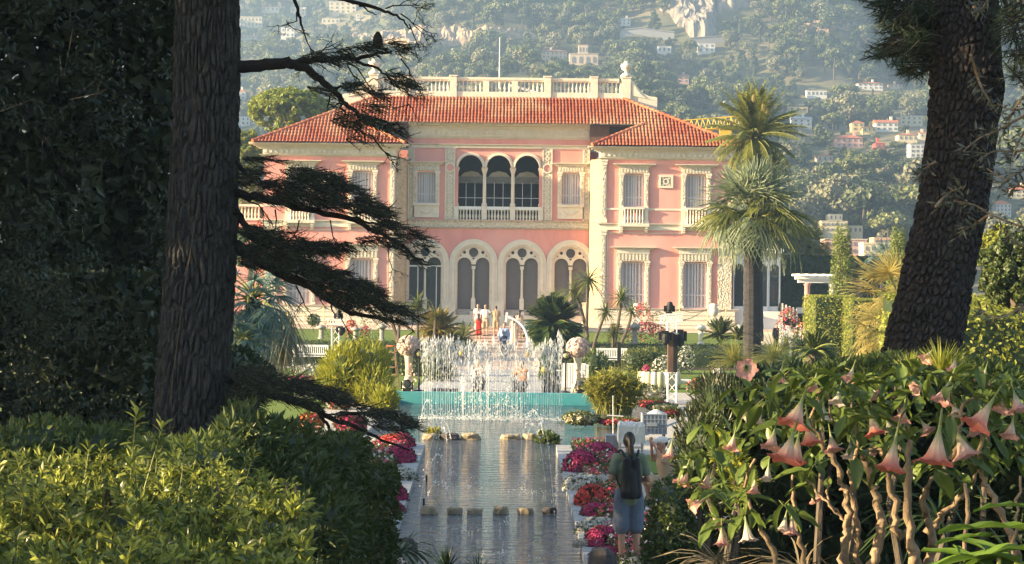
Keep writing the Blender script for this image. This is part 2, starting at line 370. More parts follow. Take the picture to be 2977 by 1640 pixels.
M['trumpet_white'] = trumpet_mat('trumpet_white', (0.32, 0.38, 0.15), (0.66, 0.62, 0.44), (0.76, 0.60, 0.52))

# ------------------------------------------------------------------ foliage tools
def leaves(mb, p, d, L, W, m=0, fold=0.18, at=0.45):
    """one folded diamond per leaf"""
    n = len(p); d = nrm(d); L = np.broadcast_to(L, n)[:, None] * (0.7 + 0.6 * NR.random((n, 1))); W = np.broadcast_to(W, n)[:, None] * (0.75 + 0.5 * NR.random((n, 1)))
    s = nrm(np.cross(d, rdirs(n))); u = np.cross(s, d)
    v = np.stack([p, p + d * L * at + s * W / 2 + u * W * fold, p + d * L, p + d * L * at - s * W / 2 + u * W * fold], 1)
    mb.add(v.reshape(-1, 3), (np.arange(n)[:, None] * 4 + np.arange(4)[None]), m)
def patches(mb, p, nr, L, W, m=0, jit=0.5):
    """leaf faces lying on the surface of their clump, so each clump has a lit and a shaded side"""
    n = len(p); nr = nrm(nrm(nr) + rdirs(n) * jit); t = nrm(np.cross(nr, rdirs(n))); s = np.cross(nr, t)
    L = L * (0.6 + 0.8 * NR.random((n, 1))) / 2; W = W * (0.6 + 0.8 * NR.random((n, 1))) / 2; k = 0.3 * W * nr
    v = np.stack([p - t * L - k, p + s * W, p + t * L - k, p - s * W], 1)
    mb.add(v.reshape(-1, 3), (np.arange(n)[:, None] * 4 + np.arange(4)[None]), m)
def needles(mb, p, d, L, W, m=0):
    n = len(p); d = nrm(d); L = np.broadcast_to(L, n)[:, None] * (0.7 + 0.6 * NR.random((n, 1)))
    s = nrm(np.cross(d, rdirs(n))) * W / 2
    v = np.stack([p - s, p + s, p + d * L], 1)
    mb.add(v.reshape(-1, 3), (np.arange(n)[:, None] * 3 + np.arange(3)[None]), m)
def shell(c, r, n, lo=0.55, up=0.0):
    """n points through the outer part of an ellipsoid, with outward directions"""
    d = rdirs(n)
    if up: d[:, 2] += up; d = nrm(d)
    k = lo + (1 - lo) * NR.random((n, 1)) ** 0.5
    return np.asarray(c) + d * np.asarray(r) * k, d
def clumpy(c, r, nc, per, cr, up=0.0, lo=0.6, flat=0.75):
    """leaves gathered in clumps spread through an ellipsoid"""
    cc, cd = shell(c, r, nc, lo, up); P_, D_ = [], []
    for q in cc:
        k = cr * (0.6 + 0.8 * NR.random())
        p, d = shell(q, (k, k, k * flat), per, 0.4, 0.3); P_.append(p); D_.append(d)
    return np.concatenate(P_), np.concatenate(D_)
def wander(p0, p1, n=8, amp=0.1):
    t = np.linspace(0, 1, n)[:, None]; p = np.asarray(p0) * (1 - t) + np.asarray(p1) * t
    j = NR.normal(size=(n, 3)) * amp; j[0] = 0; j[-1] = 0
    return p + j
def smooth_path(pts, n=4):
    """Catmull-Rom through the points"""
    p = np.asarray(pts, float); p = np.vstack([2 * p[0] - p[1], p, 2 * p[-1] - p[-2]]); out = []
    for i in range(1, len(p) - 2):
        for t in np.linspace(0, 1, n, endpoint=False):
            a, b, c, d = p[i - 1:i + 3]
            out.append(0.5 * (2 * b + (c - a) * t + (2 * a - 5 * b + 4 * c - d) * t * t + (3 * b - a - 3 * c + d) * t ** 3))
    out.append(p[-2]); return np.array(out)
# ------------------------------------------------------------------ ground, paths, water, terraces
def gz(x, y):
    """height of the natural ground"""
    x, y = np.broadcast_arrays(np.asarray(x, float), np.asarray(y, float))
    bank = np.interp(y, [5, 8, 21, 24], [1.95, 1.75, 0.05, -0.02])
    lft = np.clip((-x - 1.6) / 2.0, 0, 1) * np.interp(y, [4, 9, 16, 24], [0.35, 0.75, 0.55, 0.0])
    rgt = np.clip((x - 2.2) / 2.5, 0, 1) * np.interp(y, [4, 9, 18, 28], [0.0, 0.35, 0.75, 0.0])
    pool = np.where((y > 22) & (y < 61.2) & (np.abs(x) < 6.5), -0.75, 0.0)
    up = np.interp(y, [84, 86, 92, 112, 117], [0, 0.3, 0.75, 0.95, 1.05]) * (np.abs(x + 0.9) > 3.4) + np.interp(y, [104, 117], [-0.15, 1.0]) * (np.abs(x + 0.9) <= 3.4) * (y > 104)
    up = np.where((x > 12.45) & (y < 118), 0.05, up)
    return np.where(y < 24, bank + lft + rgt, np.where(y < 84, pool - 0.05 + rgt, up - 0.08))
ys = np.concatenate([np.linspace(-25, 5, 10), np.linspace(6, 30, 25), np.linspace(31, 84, 28), np.linspace(84.5, 118, 35), np.linspace(120, 330, 12)])
xs = np.concatenate([np.linspace(-320, -30, 16), np.linspace(-28, -8, 11), np.linspace(-7, 7, 43), np.linspace(8, 28, 11), np.linspace(30, 320, 16)])
X, Y = np.meshgrid(xs, ys)
Z = gz(X, Y); Z = np.where(Y > 135, np.interp(Y, [135, 330], [0.9, 3.0]), Z)
mb = MB(); a = np.arange(len(ys) - 1)[:, None] * len(xs) + np.arange(len(xs) - 1)[None]
mb.add(np.stack([X, Y, Z], -1).reshape(-1, 3), np.stack([a, a + 1, a + 1 + len(xs), a + len(xs)], -1).reshape(-1, 4))
tag(mb.build('ground', M['soil'], smooth=True), kind='structure')

WZ = -0.1
CAN = [(-1.60, 22.0), (-1.64, 28.4), (-1.90, 42.2), (-1.92, 43.2), (-2.5, 43.2), (-3.48, 46.0), (-3.5, 59.8), (4.3, 59.8), (4.3, 52.0), (2.6, 45.2), (1.55, 43.0), (1.03, 43.0), (1.02, 42.0), (0.98, 22.0)]
def slab(name, loops, z0, z1, m, kind='structure'):
    v, f = plate(loops, 0, z1 - z0)
    v = np.stack([v[:, 0], v[:, 2], z1 - v[:, 1]], -1)
    b = MB(); b.add(v, f); return tag(b.build(name, m), kind=kind)
mb = MB(); mb.add([(-7, 21.5, WZ), (7, 21.5, WZ), (7, 60.2, WZ), (-7, 60.2, WZ)], [(0, 1, 2, 3)])
tag(mb.build('water', M['water']), kind='structure')
def offs(poly, d):                                            # widen the basin outline sideways for the kerb
    return [(x + (d if x > 0 else -d), y + (d if y > 59 else (0 if y < 23 else 0))) for x, y in poly]
slab('path', [[(-5.4, 21), (5.8, 21), (5.8, 61), (13, 61), (13, 84.2), (-13, 84.2), (-13, 61), (-5.4, 61)], offs(CAN, 0.34)], -0.5, 0.0, M['gravel'])
# canal coping, one stone at a time along both edges
cop = thing('canal_coping', 'low grey stone kerb along both edges of the long canal', 'kerb', (0, 22, 0))
def kerb(pts, sgn):
    pts = [np.array(p) for p in pts]
    for p, q in zip(pts[:-1], pts[1:]):
        n = max(1, int(round(np.linalg.norm(q - p) / 1.15)))
        for i in range(n):
            a, b = lerp(p, q, i / n), lerp(p, q, (i + 1) / n); d = nrm(b - a); a = a + d * 0.006; b = b - d * 0.006
            s = np.array((d[1], -d[0])) * sgn; h = 0.02 + RD.uniform(-0.004, 0.004)
            m_ = MB(); w_ = 0.335
            q8 = [(*a, -0.45), (*(a + s * w_), -0.45), (*(b + s * w_), -0.45), (*b, -0.45)]
            m_.add(q8 + [(x, y, h) for x, y, _ in q8], [(0, 1, 2, 3), (4, 7, 6, 5), (0, 4, 5, 1), (1, 5, 6, 2), (2, 6, 7, 3), (3, 7, 4, 0)])
            m_.build('coping_stone', M['coping'], cop)
kerb(CAN[0:7], -1); kerb(CAN[8:14], -1)
mb = MB(); mb.box(2.705, 4.45, 59.8, 60.25, -0.6, 0.1)
tag(mb.build('basin_kerb', M['coping'], loc=(3.6, 60, -0.6)), 'low grey stone kerb of the pool behind the reed clump', 'kerb')
mb = MB(); mb.box(-3.62, 2.7, 59.8, 60.25, -0.6, 0.26)
tw = mb.build('basin_wall', M['teal'], loc=(0.4, 60, -0.6)); tag(tw, 'low turquoise painted wall closing the far end of the pool', 'wall')
slab('stage_paving', [[(-3.3, 60.27), (2.4, 60.27), (2.4, 64), (1.5, 64), (1.5, 83), (-2.9, 83), (-2.9, 64), (-3.3, 64)]], -0.3, 0.012, M['coping'])  # darker grey stands in for the shade lying on this paving
slab('lawn', [[(-6.2, 60.27), (-3.32, 60.27), (-3.32, 83), (-6.2, 83)]], -0.2, 0.012, M['lawn'])
slab('lawn', [[(2.42, 60.27), (4.19, 60.27), (4.19, 83), (2.42, 83)]], -0.2, 0.012, M['lawn'])
slab('lawn', [[(-12.9, 62), (-6.2, 62), (-6.2, 82), (-12.9, 82)]], -0.2, 0.03, M['lawn'])
slab('lawn', [[(-24, 24), (-5.42, 24), (-5.42, 60.9), (-24, 60.9)]], -0.2, 0.01, M['lawn'])
slab('lawn', [[(5.82, 24), (24, 24), (24, 60.9), (5.82, 60.9)]], -0.2, 0.01, M['lawn'])
slab('lawn', [[(4.2, 66), (12.9, 66), (12.9, 84), (4.2, 84)]], -0.2, 0.035, M['lawn'])
slab('lawn', [[(2.75, 36.5), (5.0, 36.5), (5.0, 40.5), (2.75, 40.5)]], -0.2, 0.03, M['lawn'])
slab('paving', [[(-4.3, 83.0), (2.6, 83.0), (2.6, 104.0), (-4.3, 104.0)]], -0.3, 0.02, M['paving'])
# upper lawn on both sides of the stairs, rising gently to the terrace
for x0, x1 in ((-40, -4.3), (2.6, 12.4)):
    yy = np.linspace(90, 112, 12); zz = np.interp(yy, [90, 112], [0.74, 1.02]); m_ = MB()
    v = np.concatenate([np.stack([np.full(12, x0), yy, zz], -1), np.stack([np.full(12, x1), yy, zz], -1)])
    m_.add(v, [(i, i + 12, i + 13, i + 1) for i in range(11)]); tag(m_.build('upper_lawn', M['lawn']), kind='structure')
st = thing('garden_steps', 'wide flight of pink stone steps rising to the villa terrace', 'steps', (-0.9, 104, 0))
for k in range(8):
    m_ = MB(); z1 = 0.02 + (k + 1) * 1.18 / 8
    m_.box(-4.2, 2.5, 104 + k * 1.4, 104 + (k + 1) * 1.4 + (0.0 if k < 7 else 1.5) - 0.004, -0.2, z1 - 0.05)
    m_.box(-4.24, 2.54, 104 + k * 1.4 - 0.05, 104 + (k + 1) * 1.4 - 0.055 + (0.0 if k < 7 else 1.5), z1 - 0.05, z1)
    m_.build('step', M['paving'], st)
mb = MB(); mb.box(-26, 24, 116.7, 135, 0.2, 1.2); tag(mb.build('terrace', M['paving']), kind='structure')
mb = MB(); mb.box(-26, -4.3, 116.3, 116.695, 0.2, 1.05); mb.box(2.6, 24, 116.3, 116.695, 0.2, 1.05)
mb.box(-26, -4.3, 115.9, 116.295, 0.2, 0.9); mb.box(2.6, 24, 115.9, 116.295, 0.2, 0.9)
tag(mb.build('terrace_step', M['stone']), kind='structure')

# ------------------------------------------------------------------ hillside
def hz(x, y):
    x, y = np.broadcast_arrays(np.asarray(x, float), np.asarray(y, float))
    d = np.clip(y - 300, 0, None); ang = x / np.maximum(y, 1)
    base = 3.0 + 0.20 * d + 0.00005 * d ** 2
    base = base * (1.0 - 0.12 * np.clip((-ang - 0.07) / 0.1, 0, 1.3))
    p = np.stack([x / 90, y / 130, np.zeros_like(x) + 3.1], -1)
    rough = fbm(p, 4) * np.clip(d, 0, 500) * 0.16
    q = np.stack([x / 26, y / 30, np.zeros_like(x) + 9.7], -1)
    return base + rough + (fbm(q, 2)) * np.clip(d * 0.05, 0, 5)
yy = 300 + (np.linspace(0, 1, 170) ** 1.5) * 1700; aa = np.linspace(-0.62, 0.62, 150)
A, Y = np.meshgrid(aa, yy); X = A * Y; Z = hz(X, Y)
mb = MB(); i = np.arange(169)[:, None] * 150 + np.arange(149)[None]
mb.add(np.stack([X, Y, Z], -1).reshape(-1, 3), np.stack([i, i + 1, i + 151, i + 150], -1).reshape(-1, 4))
tag(mb.build('hillside', M['hill'], smooth=True), kind='structure')
_yy = np.linspace(302, 1900, 1600)
def hill_at(u, v):
    a, b = _dr(u, v); x = a * _yy / F; z = CAMZ - b * _yy / F
    k = np.where(hz(x, _yy) >= z)[0]
    Y_ = _yy[k[0]] if len(k) else 1500.0
    return P(u, v, Y_)
# ------------------------------------------------------------------ the villa
YW, YC, VX, VB = 118.0, 120.5, -0.91, 1.2
villa = thing('villa', 'pink palace with white stone trim and red tiled roof above the pool', 'villa', (VX, YW, VB))
def vb(mb, name, m, parent=None, smooth=False):               # villa geometry is written about x = 0
    off = np.array((-VX, 0, 0)); pb = WO[(parent or villa).name]
    return put(name, mb.mesh(name, m, smooth, off + pb), parent or villa, (0, 0, 0))
def pl(mb, loops, y0, y1, m=0):
    v, f = plate(loops, y0, y1); mb.add(v, f, m)
def mould(mb, x0, x1, yf, z0, z1, d0, d1, m=0, ret=True):
    """a cornice running along x: steps out from d0 at the bottom to d1 at the top"""
    n = 4
    for k in range(n):
        d = lerp(d0, d1, (k / (n - 1)) ** 1.3); za, zb = lerp(z0, z1, k / n), lerp(z0, z1, (k + 1) / n)
        e = d if ret else 0
        mb.box(x0 - e, x1 + e, yf - d, yf + 0.05, za, zb - (0.012 if k % 2 else 0), m)

# walls
mb = MB()
W1, W2 = (7.73, 9.03), (11.58, 12.88)
for s in (-1, 1):
    holes = []
    for a, b in (W1, W2):
        x0, x1 = sorted((s * a, s * b))
        holes += [rect(x0, x1, 8.66, 10.70), rect(x0 - 0.1, x1 + 0.1, 2.44, 5.28)]
    x0, x1 = sorted((s * 6.35, s * 14.5))
    m_ = MB(); pl(m_, [rect(x0, x1, VB, 11.6)] + holes, YW, YW + 0.35); vb(m_, 'wing_wall', M['pink'])
    m_ = MB()                                                 # splayed corner, return wall and far side wall
    m_.add([(s * 6.345, YW, VB), (s * 5.75, YW + 0.75, VB), (s * 5.75, YW + 0.75, 11.6), (s * 6.345, YW, 11.6)], [(0, 1, 2, 3)])
    m_.box(*sorted((s * 5.75, s * 5.95)), YW + 0.76, YC + 0.3, VB, 11.6)
    vb(m_, 'splayed_wall', M['stone_dimmed'])
    m_ = MB(); m_.box(*sorted((s * 14.2, s * 14.5)), YW + 0.36, YW + 12, VB, 11.6); vb(m_, 'side_wall', M['pink'])
LX = [-1.79, 0.0, 1.79]; LR = 0.76; AX = [-4.59, -1.53, 1.53, 4.59]; AR = 1.05
hole = [(-2.55, 7.86), (-2.55, 11.17)]
for c in LX: hole += arc(c, 11.17, LR, math.pi, 0, 18)
hole += [(2.55, 11.17), (2.55, 7.86)]
m_ = MB(); pl(m_, [rect(-5.75, 5.75, 7.29, 13.9), hole] + [rect(*sorted((s * 3.97, s * 5.14)), 8.75, 10.9) for s in (-1, 1)], YC, YC + 0.35)
vb(m_, 'upper_wall', M['pink'])
m_ = MB(); pl(m_, [rect(-5.75, 5.75, VB, 7.29)] + [[(c - AR, 2.2), (c - AR, 5.12)] + arc(c, 5.12, AR, math.pi, 0, 24)[1:-1] + [(c + AR, 5.12), (c + AR, 2.2)] for c in AX], YC, YC + 0.35)
vb(m_, 'lower_wall', M['pink'])
m_ = MB(); m_.box(-14.2, 14.2, YC + 11, YC + 11.3, VB, 13); vb(m_, 'back_wall', M['pink'])

# main cornice with its dentils, string courses, bands
m_ = MB()
mould(m_, -5.7, 5.7, YC, 13.55, 13.93, 0.25, 0.85, ret=False); m_.box(-5.7, 5.7, YC - 0.16, YC - 0.003, 13.12, 13.55); mould(m_, -5.7, 5.7, YC, 12.96, 13.12, 0.06, 0.2, ret=False)
for k in range(34): m_.box(-5.55 + k * 0.335, -5.55 + k * 0.335 + 0.17, YC - 0.25, YC - 0.163, 13.22, 13.42)
vb(m_, 'cornice', M['stone'])
m_ = MB(); mould(m_, -5.7, 5.7, YC, 12.5, 12.62, 0.1, 0.24, ret=False); m_.box(-5.7, 5.7, YC - 0.08, YC - 0.004, 12.36, 12.5)
for k in range(56): m_.box(-2.7 + k * 0.097, -2.7 + k * 0.097 + 0.05, YC - 0.16, YC - 0.083, 12.37, 12.45)
vb(m_, 'string_course', M['stone'])
m_ = MB(); mould(m_, -5.7, 5.7, YC, 7.68, 7.84, 0.1, 0.22, ret=False); m_.box(-5.7, 5.7, YC - 0.09, YC - 0.004, 7.38, 7.68); mould(m_, -5.7, 5.7, YC, 7.29, 7.38, 0.08, 0.15, ret=False)
vb(m_, 'string_course', M['stone_ornate'])
for s in (-1, 1):
    x0, x1 = sorted((s * 6.3, s * 14.55)); m_ = MB()
    mould(m_, x0, x1, YW, 12.02, 12.36, 0.25, 0.8); m_.box(x0, x1, YW - 0.18, YW - 0.003, 11.68, 12.02); mould(m_, x0, x1, YW, 11.57, 11.68, 0.06, 0.22)
    m_.box(x0, x1, YW + 0.06, YW + 2.4, 11.6, 12.36)
    for k in range(25): m_.box(x0 + 0.1 + k * 0.33, x0 + 0.27 + k * 0.33, YW - 0.27, YW - 0.183, 11.76, 11.94)
    vb(m_, 'cornice', M['stone'])
    m_ = MB(); mould(m_, x0, x1, YW, 7.48, 7.65, 0.06, 0.2); m_.box(x0, x1, YW - 0.06, YW - 0.004, 7.23, 7.48); m_.box(x0, x1, YW - 0.05, YW - 0.004, 8.46, 8.58); vb(m_, 'string_course', M['stone'])
    # rope moulding frame on the ground floor
    m_ = MB(); xa, xb = sorted((s * 6.78, s * 14.1))
    for p, q in (((xa, 7.05), (xb, 7.05)), ((xa, 2.6), (xa, 7.05)), ((xb, 2.6), (xb, 7.05))):
        L = math.dist(p, q); n = int(L / 0.11)
        for k in range(n):
            c = (lerp(p[0], q[0], k / n), lerp(p[1], q[1], k / n)); m_.box(c[0] - 0.035, c[0] + 0.035, YW - 0.05, YW - 0.003, c[1] - 0.035, c[1] + 0.03)
    vb(m_, 'rope_moulding', M['stone'])
    # corner pilasters, upper and lower
    for z0, z1 in ((7.66, 11.56), (2.4, 7.22)):
        m_ = MB(); x0, x1 = sorted((s * 6.37, s * 6.68))
        m_.box(x0, x1, YW - 0.1, YW - 0.003, z0 + 0.25, z1 - 0.32)
        m_.box(x0 - 0.05, x1 + 0.05, YW - 0.15, YW - 0.003, z0, z0 + 0.25); m_.box(x0 - 0.03, x1 + 0.03, YW - 0.16, YW - 0.003, z1 - 0.32, z1 - 0.12); m_.box(x0 - 0.07, x1 + 0.07, YW - 0.2, YW - 0.003, z1 - 0.12, z1)
        m_.box(x0 + 0.07, x1 - 0.07, YW - 0.115, YW - 0.102, z0 + 0.35, z1 - 0.42, 1)
        vb(m_, 'corner_pilaster', [M['stone'], M['stone_ornate']])
    x0, x1 = sorted((s * 13.6, s * 14.45)); m_ = MB(); m_.box(x0, x1, YW - 0.08, YW - 0.003, 2.4, 7.22); vb(m_, 'corner_pilaster', M['stone_ornate'])
# plinth
m_ = MB()
for x0, x1, yf in ((-14.55, -6.3, YW), (6.3, 14.55, YW)):
    m_.box(x0 - 0.1, x1 + 0.1, yf - 0.2, yf - 0.003, VB, 2.25); mould(m_, x0 - 0.1, x1 + 0.1, yf, 2.25, 2.42, 0.2, 0.3)
    for k in range(3): m_.box(x0 - 0.12, x1 + 0.12, yf - 0.24, yf - 0.2, VB + 0.2 + k * 0.3, VB + 0.42 + k * 0.3)
m_.box(-5.74, 5.74, YC - 0.12, YC - 0.003, VB, 1.85)
vb(m_, 'plinth', M['stone'])
# small square relief panel between the upper windows, and the ornate strips with medallions beside the loggia
for s in (-1, 1):
    x0, x1 = sorted((s * 9.9, s * 10.79)); m_ = MB()
    pl(m_, [rect(x0, x1, 9.85, 10.65), rect(x0 + 0.13, x1 - 0.13, 9.98, 10.52)], YW - 0.1, YW - 0.003); m_.box(x0 + 0.13, x1 - 0.13, YW - 0.04, YW - 0.003, 9.98, 10.52, 1)
    c = ((x0 + x1) / 2, 10.25); v, f = plate([arc(*c, 0.2, 0, 2 * math.pi, 17)[:-1], arc(*c, 0.12, 0, 2 * math.pi, 17)[:-1]], YW - 0.09, YW - 0.042); m_.add(v, f)
    for dx in (-1, 1):
        for dz in (-1, 1): m_.box(c[0] + dx * 0.2 - 0.05, c[0] + dx * 0.2 + 0.05, YW - 0.075, YW - 0.042, c[1] + dz * 0.2 - 0.05, c[1] + dz * 0.2 + 0.05)
    vb(m_, 'relief_panel', [M['stone'], M['stone_grey']])
    for xa, xb in ((2.75, 3.38), (5.32, 5.72)):
        x0, x1 = sorted((s * xa, s * xb)); m_ = MB(); m_.box(x0, x1, YC - 0.06, YC - 0.003, 7.86, 12.34, 1)
        m_.box(x0, x0 + 0.07, YC - 0.1, YC - 0.061, 7.86, 12.34); m_.box(x1 - 0.07, x1, YC - 0.1, YC - 0.061, 7.86, 12.34)
        cx = (x0 + x1) / 2
        for k in range(14):
            z = 8.15 + k * 0.3
            if xa < 3 and abs(z - 11.13) < 0.4: continue
            r = (x1 - x0) * 0.22; v, f = plate([arc(cx, z, r, 0, 2 * math.pi, 9)[:-1], arc(cx, z, r * 0.5, 0, 2 * math.pi, 9)[:-1]], YC - 0.1, YC - 0.062); m_.add(v, f)
        if xa < 3:
            v, f = plate([arc(cx, 11.13, 0.31, 0, 2 * math.pi, 25)[:-1], arc(cx, 11.13, 0.23, 0, 2 * math.pi, 25)[:-1]], YC - 0.14, YC - 0.062); m_.add(v, f)
            v, f = plate([arc(cx, 11.13, 0.23, 0, 2 * math.pi, 25)[:-1]], YC - 0.085, YC - 0.062); m_.add(v, f, 2)
        vb(m_, 'ornate_strip', [M['stone'], M['stone_ornate'], M['pink']])

# windows: one prototype of each kind, copied
def win_parts(w_, h, kind):
    """local: sill at z=0, wall face at y=0; list of (name, mesh)"""
    L = []; hw = w_ / 2; pw = 0.24
    m_ = MB(); m_.box(-hw, hw, 0.22, 0.26, 0.0, h); L.append(('pane', m_.mesh('pane', M['curtain'])))
    m_ = MB()
    for x0, x1 in ((-hw, -hw + 0.06), (-0.05, 0.05), (hw - 0.06, hw)): m_.box(x0, x1, 0.14, 0.2, 0, h)
    for z in (0.0, h * 0.27, h - 0.1): m_.box(-hw + 0.062, hw - 0.062, 0.15, 0.205, z, z + 0.09)
    L.append(('sash', m_.mesh('sash', M['slat'])))
    for k in range(6):
        x = -hw + 0.17 + (k + (0.2 if k > 2 else -0.2)) * (w_ - 0.34) / 5.0
        m_ = MB(); m_.box(x - 0.045, x + 0.045, 0.165, 0.212, 0.1, h - 0.1); L.append(('slat', m_.mesh('slat', M['slat'])))
    top = {'up': 0.62, 'low': 0.92, 'mid': 0.62}[kind]
    for s in (-1, 1):
        x0, x1 = sorted((s * (hw + 0.003), s * (hw + pw))); m_ = MB(); dn = {'up': 1.02, 'low': 0.0, 'mid': 0.15}[kind]
        m_.box(x0, x1, -0.13, -0.003, -dn + 0.15, h - 0.2); m_.box(x0 + 0.06, x1 - 0.06, -0.145, -0.132, 0.1, h - 0.3, 1)
        m_.box(x0 - 0.03, x1 + 0.03, -0.17, -0.003, -dn, -dn + 0.15); m_.box(x0 - 0.02, x1 + 0.02, -0.17, -0.003, h - 0.2, h - 0.08); m_.box(x0 - 0.06, x1 + 0.06, -0.2, -0.003, h - 0.08, h + 0.03)
        L.append(('pilaster', m_.mesh('pilaster', [M['stone'], M['stone_ornate']])))
    m_ = MB(); e = hw + pw
    m_.box(-e - 0.02, e + 0.02, -0.12, -0.003, h + 0.035, h + top - 0.2, 1)
    for k in range(9): x = -e + 0.12 + k * (2 * e - 0.24) / 8; m_.box(x - 0.05, x + 0.05, -0.15, -0.122, h + 0.1, h + top - 0.3)
    if kind == 'low':
        m_.box(-e - 0.02, e + 0.02, -0.18, -0.12, h + 0.5, h + top - 0.2)
    L.append(('frieze', m_.mesh('frieze', [M['stone'], M['stone_ornate']])))
    m_ = MB(); mould(m_, -e, e, 0, h + top - 0.2, h + top, 0.14, 0.42 if kind != 'mid' else 0.34); L.append(('window_cornice', m_.mesh('window_cornice', M['stone'])))
    if kind == 'up':
        m_ = MB(); m_.box(-e - 0.05, e + 0.05, -0.42, -0.003, -1.22, -1.03); m_.box(-hw + 0.003, hw - 0.003, -0.3, -0.1, -0.14, -0.02); L.append(('balcony_slab', m_.mesh('balcony_slab', M['stone'])))
        for s in (-1, 1):
            m_ = MB(); x = s * (hw + pw / 2)
            for k, (d, z0, z1) in enumerate(((0.36, -1.34, -1.222), (0.26, -1.46, -1.342), (0.14, -1.58, -1.462))): m_.box(x - 0.1, x + 0.1, -d, -0.003, z0, z1)
            L.append(('corbel', m_.mesh('corbel', M['stone'])))
        for k in range(7): L.append(('baluster', baluster(0.89, -hw + 0.1 + k * (w_ - 0.2) / 6, -0.2, -1.03)))
    elif kind == 'mid':
        m_ = MB(); m_.box(-e, e, -0.1, -0.003, -0.9, -0.16); m_.box(-e - 0.02, e + 0.02, -0.2, -0.003, -0.158, -0.005); 
        pts = [(x, -0.1 - 0.03, -0.4 - 0.22 * (1 - (x / 0.45) ** 2)) for x in np.linspace(-0.45, 0.45, 11)]; m_.tube(pts, 0.035, 6)
        L.append(('garland_panel', m_.mesh('garland_panel', M['stone'])))
    return L
BAL = [(0.075, 0), (0.075, 0.06), (0.05, 0.08), (0.045, 0.14), (0.078, 0.30), (0.07, 0.42), (0.04, 0.62), (0.036, 0.78), (0.055, 0.84), (0.05, 0.90), (0.075, 0.94), (0.075, 1.0)]
_bm = {}
def baluster(h, x, y, z, n=8):
    m_ = MB(); m_.lathe([(r, q * h) for r, q in BAL], n, (x, y, z)); return m_.mesh('baluster', M['stone'], True)
WP = {'up': win_parts(1.30, 2.04, 'up'), 'low': win_parts(1.50, 2.84, 'low'), 'mid': win_parts(1.17, 2.0, 'mid')}
def window(kind, x, y, z):
    wnd = put('window', None, villa, np.array((x + VX, y, z)) - WO['villa'])
    for nm, me in WP[kind]: put(nm, me, wnd)
    return wnd
for s in (-1, 1):
    for a, b in (W1, W2):
        window('up', s * (a + b) / 2, YW, 8.66); window('low', s * (a + b) / 2, YW, 2.44)
    window('mid', s * 4.555, YC, 8.87)

# loggia
lg = put('loggia', None, villa, (0, YC - YW, 7.86 - VB))
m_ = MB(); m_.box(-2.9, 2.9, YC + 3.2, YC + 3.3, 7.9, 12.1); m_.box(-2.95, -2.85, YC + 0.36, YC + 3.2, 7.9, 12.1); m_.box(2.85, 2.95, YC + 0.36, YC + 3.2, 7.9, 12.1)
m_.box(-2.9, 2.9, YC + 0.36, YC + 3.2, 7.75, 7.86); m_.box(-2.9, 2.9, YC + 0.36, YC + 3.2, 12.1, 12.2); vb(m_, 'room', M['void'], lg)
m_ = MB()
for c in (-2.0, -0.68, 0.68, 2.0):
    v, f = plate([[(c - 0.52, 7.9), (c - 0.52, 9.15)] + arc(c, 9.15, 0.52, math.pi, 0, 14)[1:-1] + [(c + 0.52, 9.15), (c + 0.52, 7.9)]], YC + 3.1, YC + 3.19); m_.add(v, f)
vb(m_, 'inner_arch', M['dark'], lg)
m_ = MB(); m_.box(-2.84, 2.84, YC + 2.6, YC + 3.0, 10.3, 10.72); vb(m_, 'beam', M['stone_grey'], lg)
for c in LX:
    m_ = MB(); v, f = plate([[(c - 0.72, 10.73), (c - 0.45, 11.0), (c, 11.1), (c + 0.45, 11.0), (c + 0.72, 10.73)]], YC + 2.7, YC + 2.8); m_.add(v, f); vb(m_, 'lunette', M['stone'], lg)
m_ = MB()
for c in LX:
    for x in (c - 0.28, c + 0.28): m_.box(x - 0.014, x + 0.014, YC + 0.9, YC + 0.93, 7.9, 10.3)
    m_.box(c - 0.76, c + 0.76, YC + 0.935, YC + 0.955, 9.27, 9.3)
vb(m_, 'glazing_bar', M['white'], lg)
for c in LX:
    m_ = MB(); ring = arc(c, 11.17, 0.93, 0, math.pi, 22) + arc(c, 11.17, LR + 0.003, math.pi, 0, 22)
    if c != 0: ring = [(min(max(x, c - 0.885), c + 0.885), z) for x, z in ring]
    else: ring = [(min(max(x, -0.885), 0.885), z) for x, z in ring]
    v, f = plate([ring], YC - 0.14, YC - 0.004); m_.add(v, f)
    v, f = plate([arc(c, 11.17, 0.80, 0, math.pi, 22) + arc(c, 11.17, LR + 0.001, math.pi, 0, 22)], YC - 0.18, YC - 0.142); m_.add(v, f); vb(m_, 'archivolt', M['stone'], lg)
for x in (-0.895, 0.895, -2.68, 2.68):
    m_ = MB()
    m_.lathe([(0.15, 7.86), (0.15, 8.72), (0.17, 8.74), (0.17, 8.86), (0.115, 8.95), (0.105, 10.75), (0.12, 10.78)], 14, (x, YC + 0.17, 0)); m_.lathe([(0.11, 10.78), (0.19, 11.02), (0.2, 11.1), (0.2, 11.168)], 4, (x, YC + 0.17, 0))
    m_.box(x - 0.17, x + 0.17, YC - 0.06, YC + 0.33, 7.87, 8.7); vb(m_, 'column', M['stone'], lg, True if False else False)
for c in LX:
    m_ = MB(); m_.box(c - 0.72, c + 0.72, YC + 0.05, YC + 0.28, 8.5, 8.70); vb(m_, 'handrail', M['white'], lg)
    for k in range(7):
        me = baluster(0.66, c - 0.6 + k * 0.2 + VX, YC + 0.17, 7.85); 
        o = put('baluster', me, lg, tuple(-WO[lg.name]))

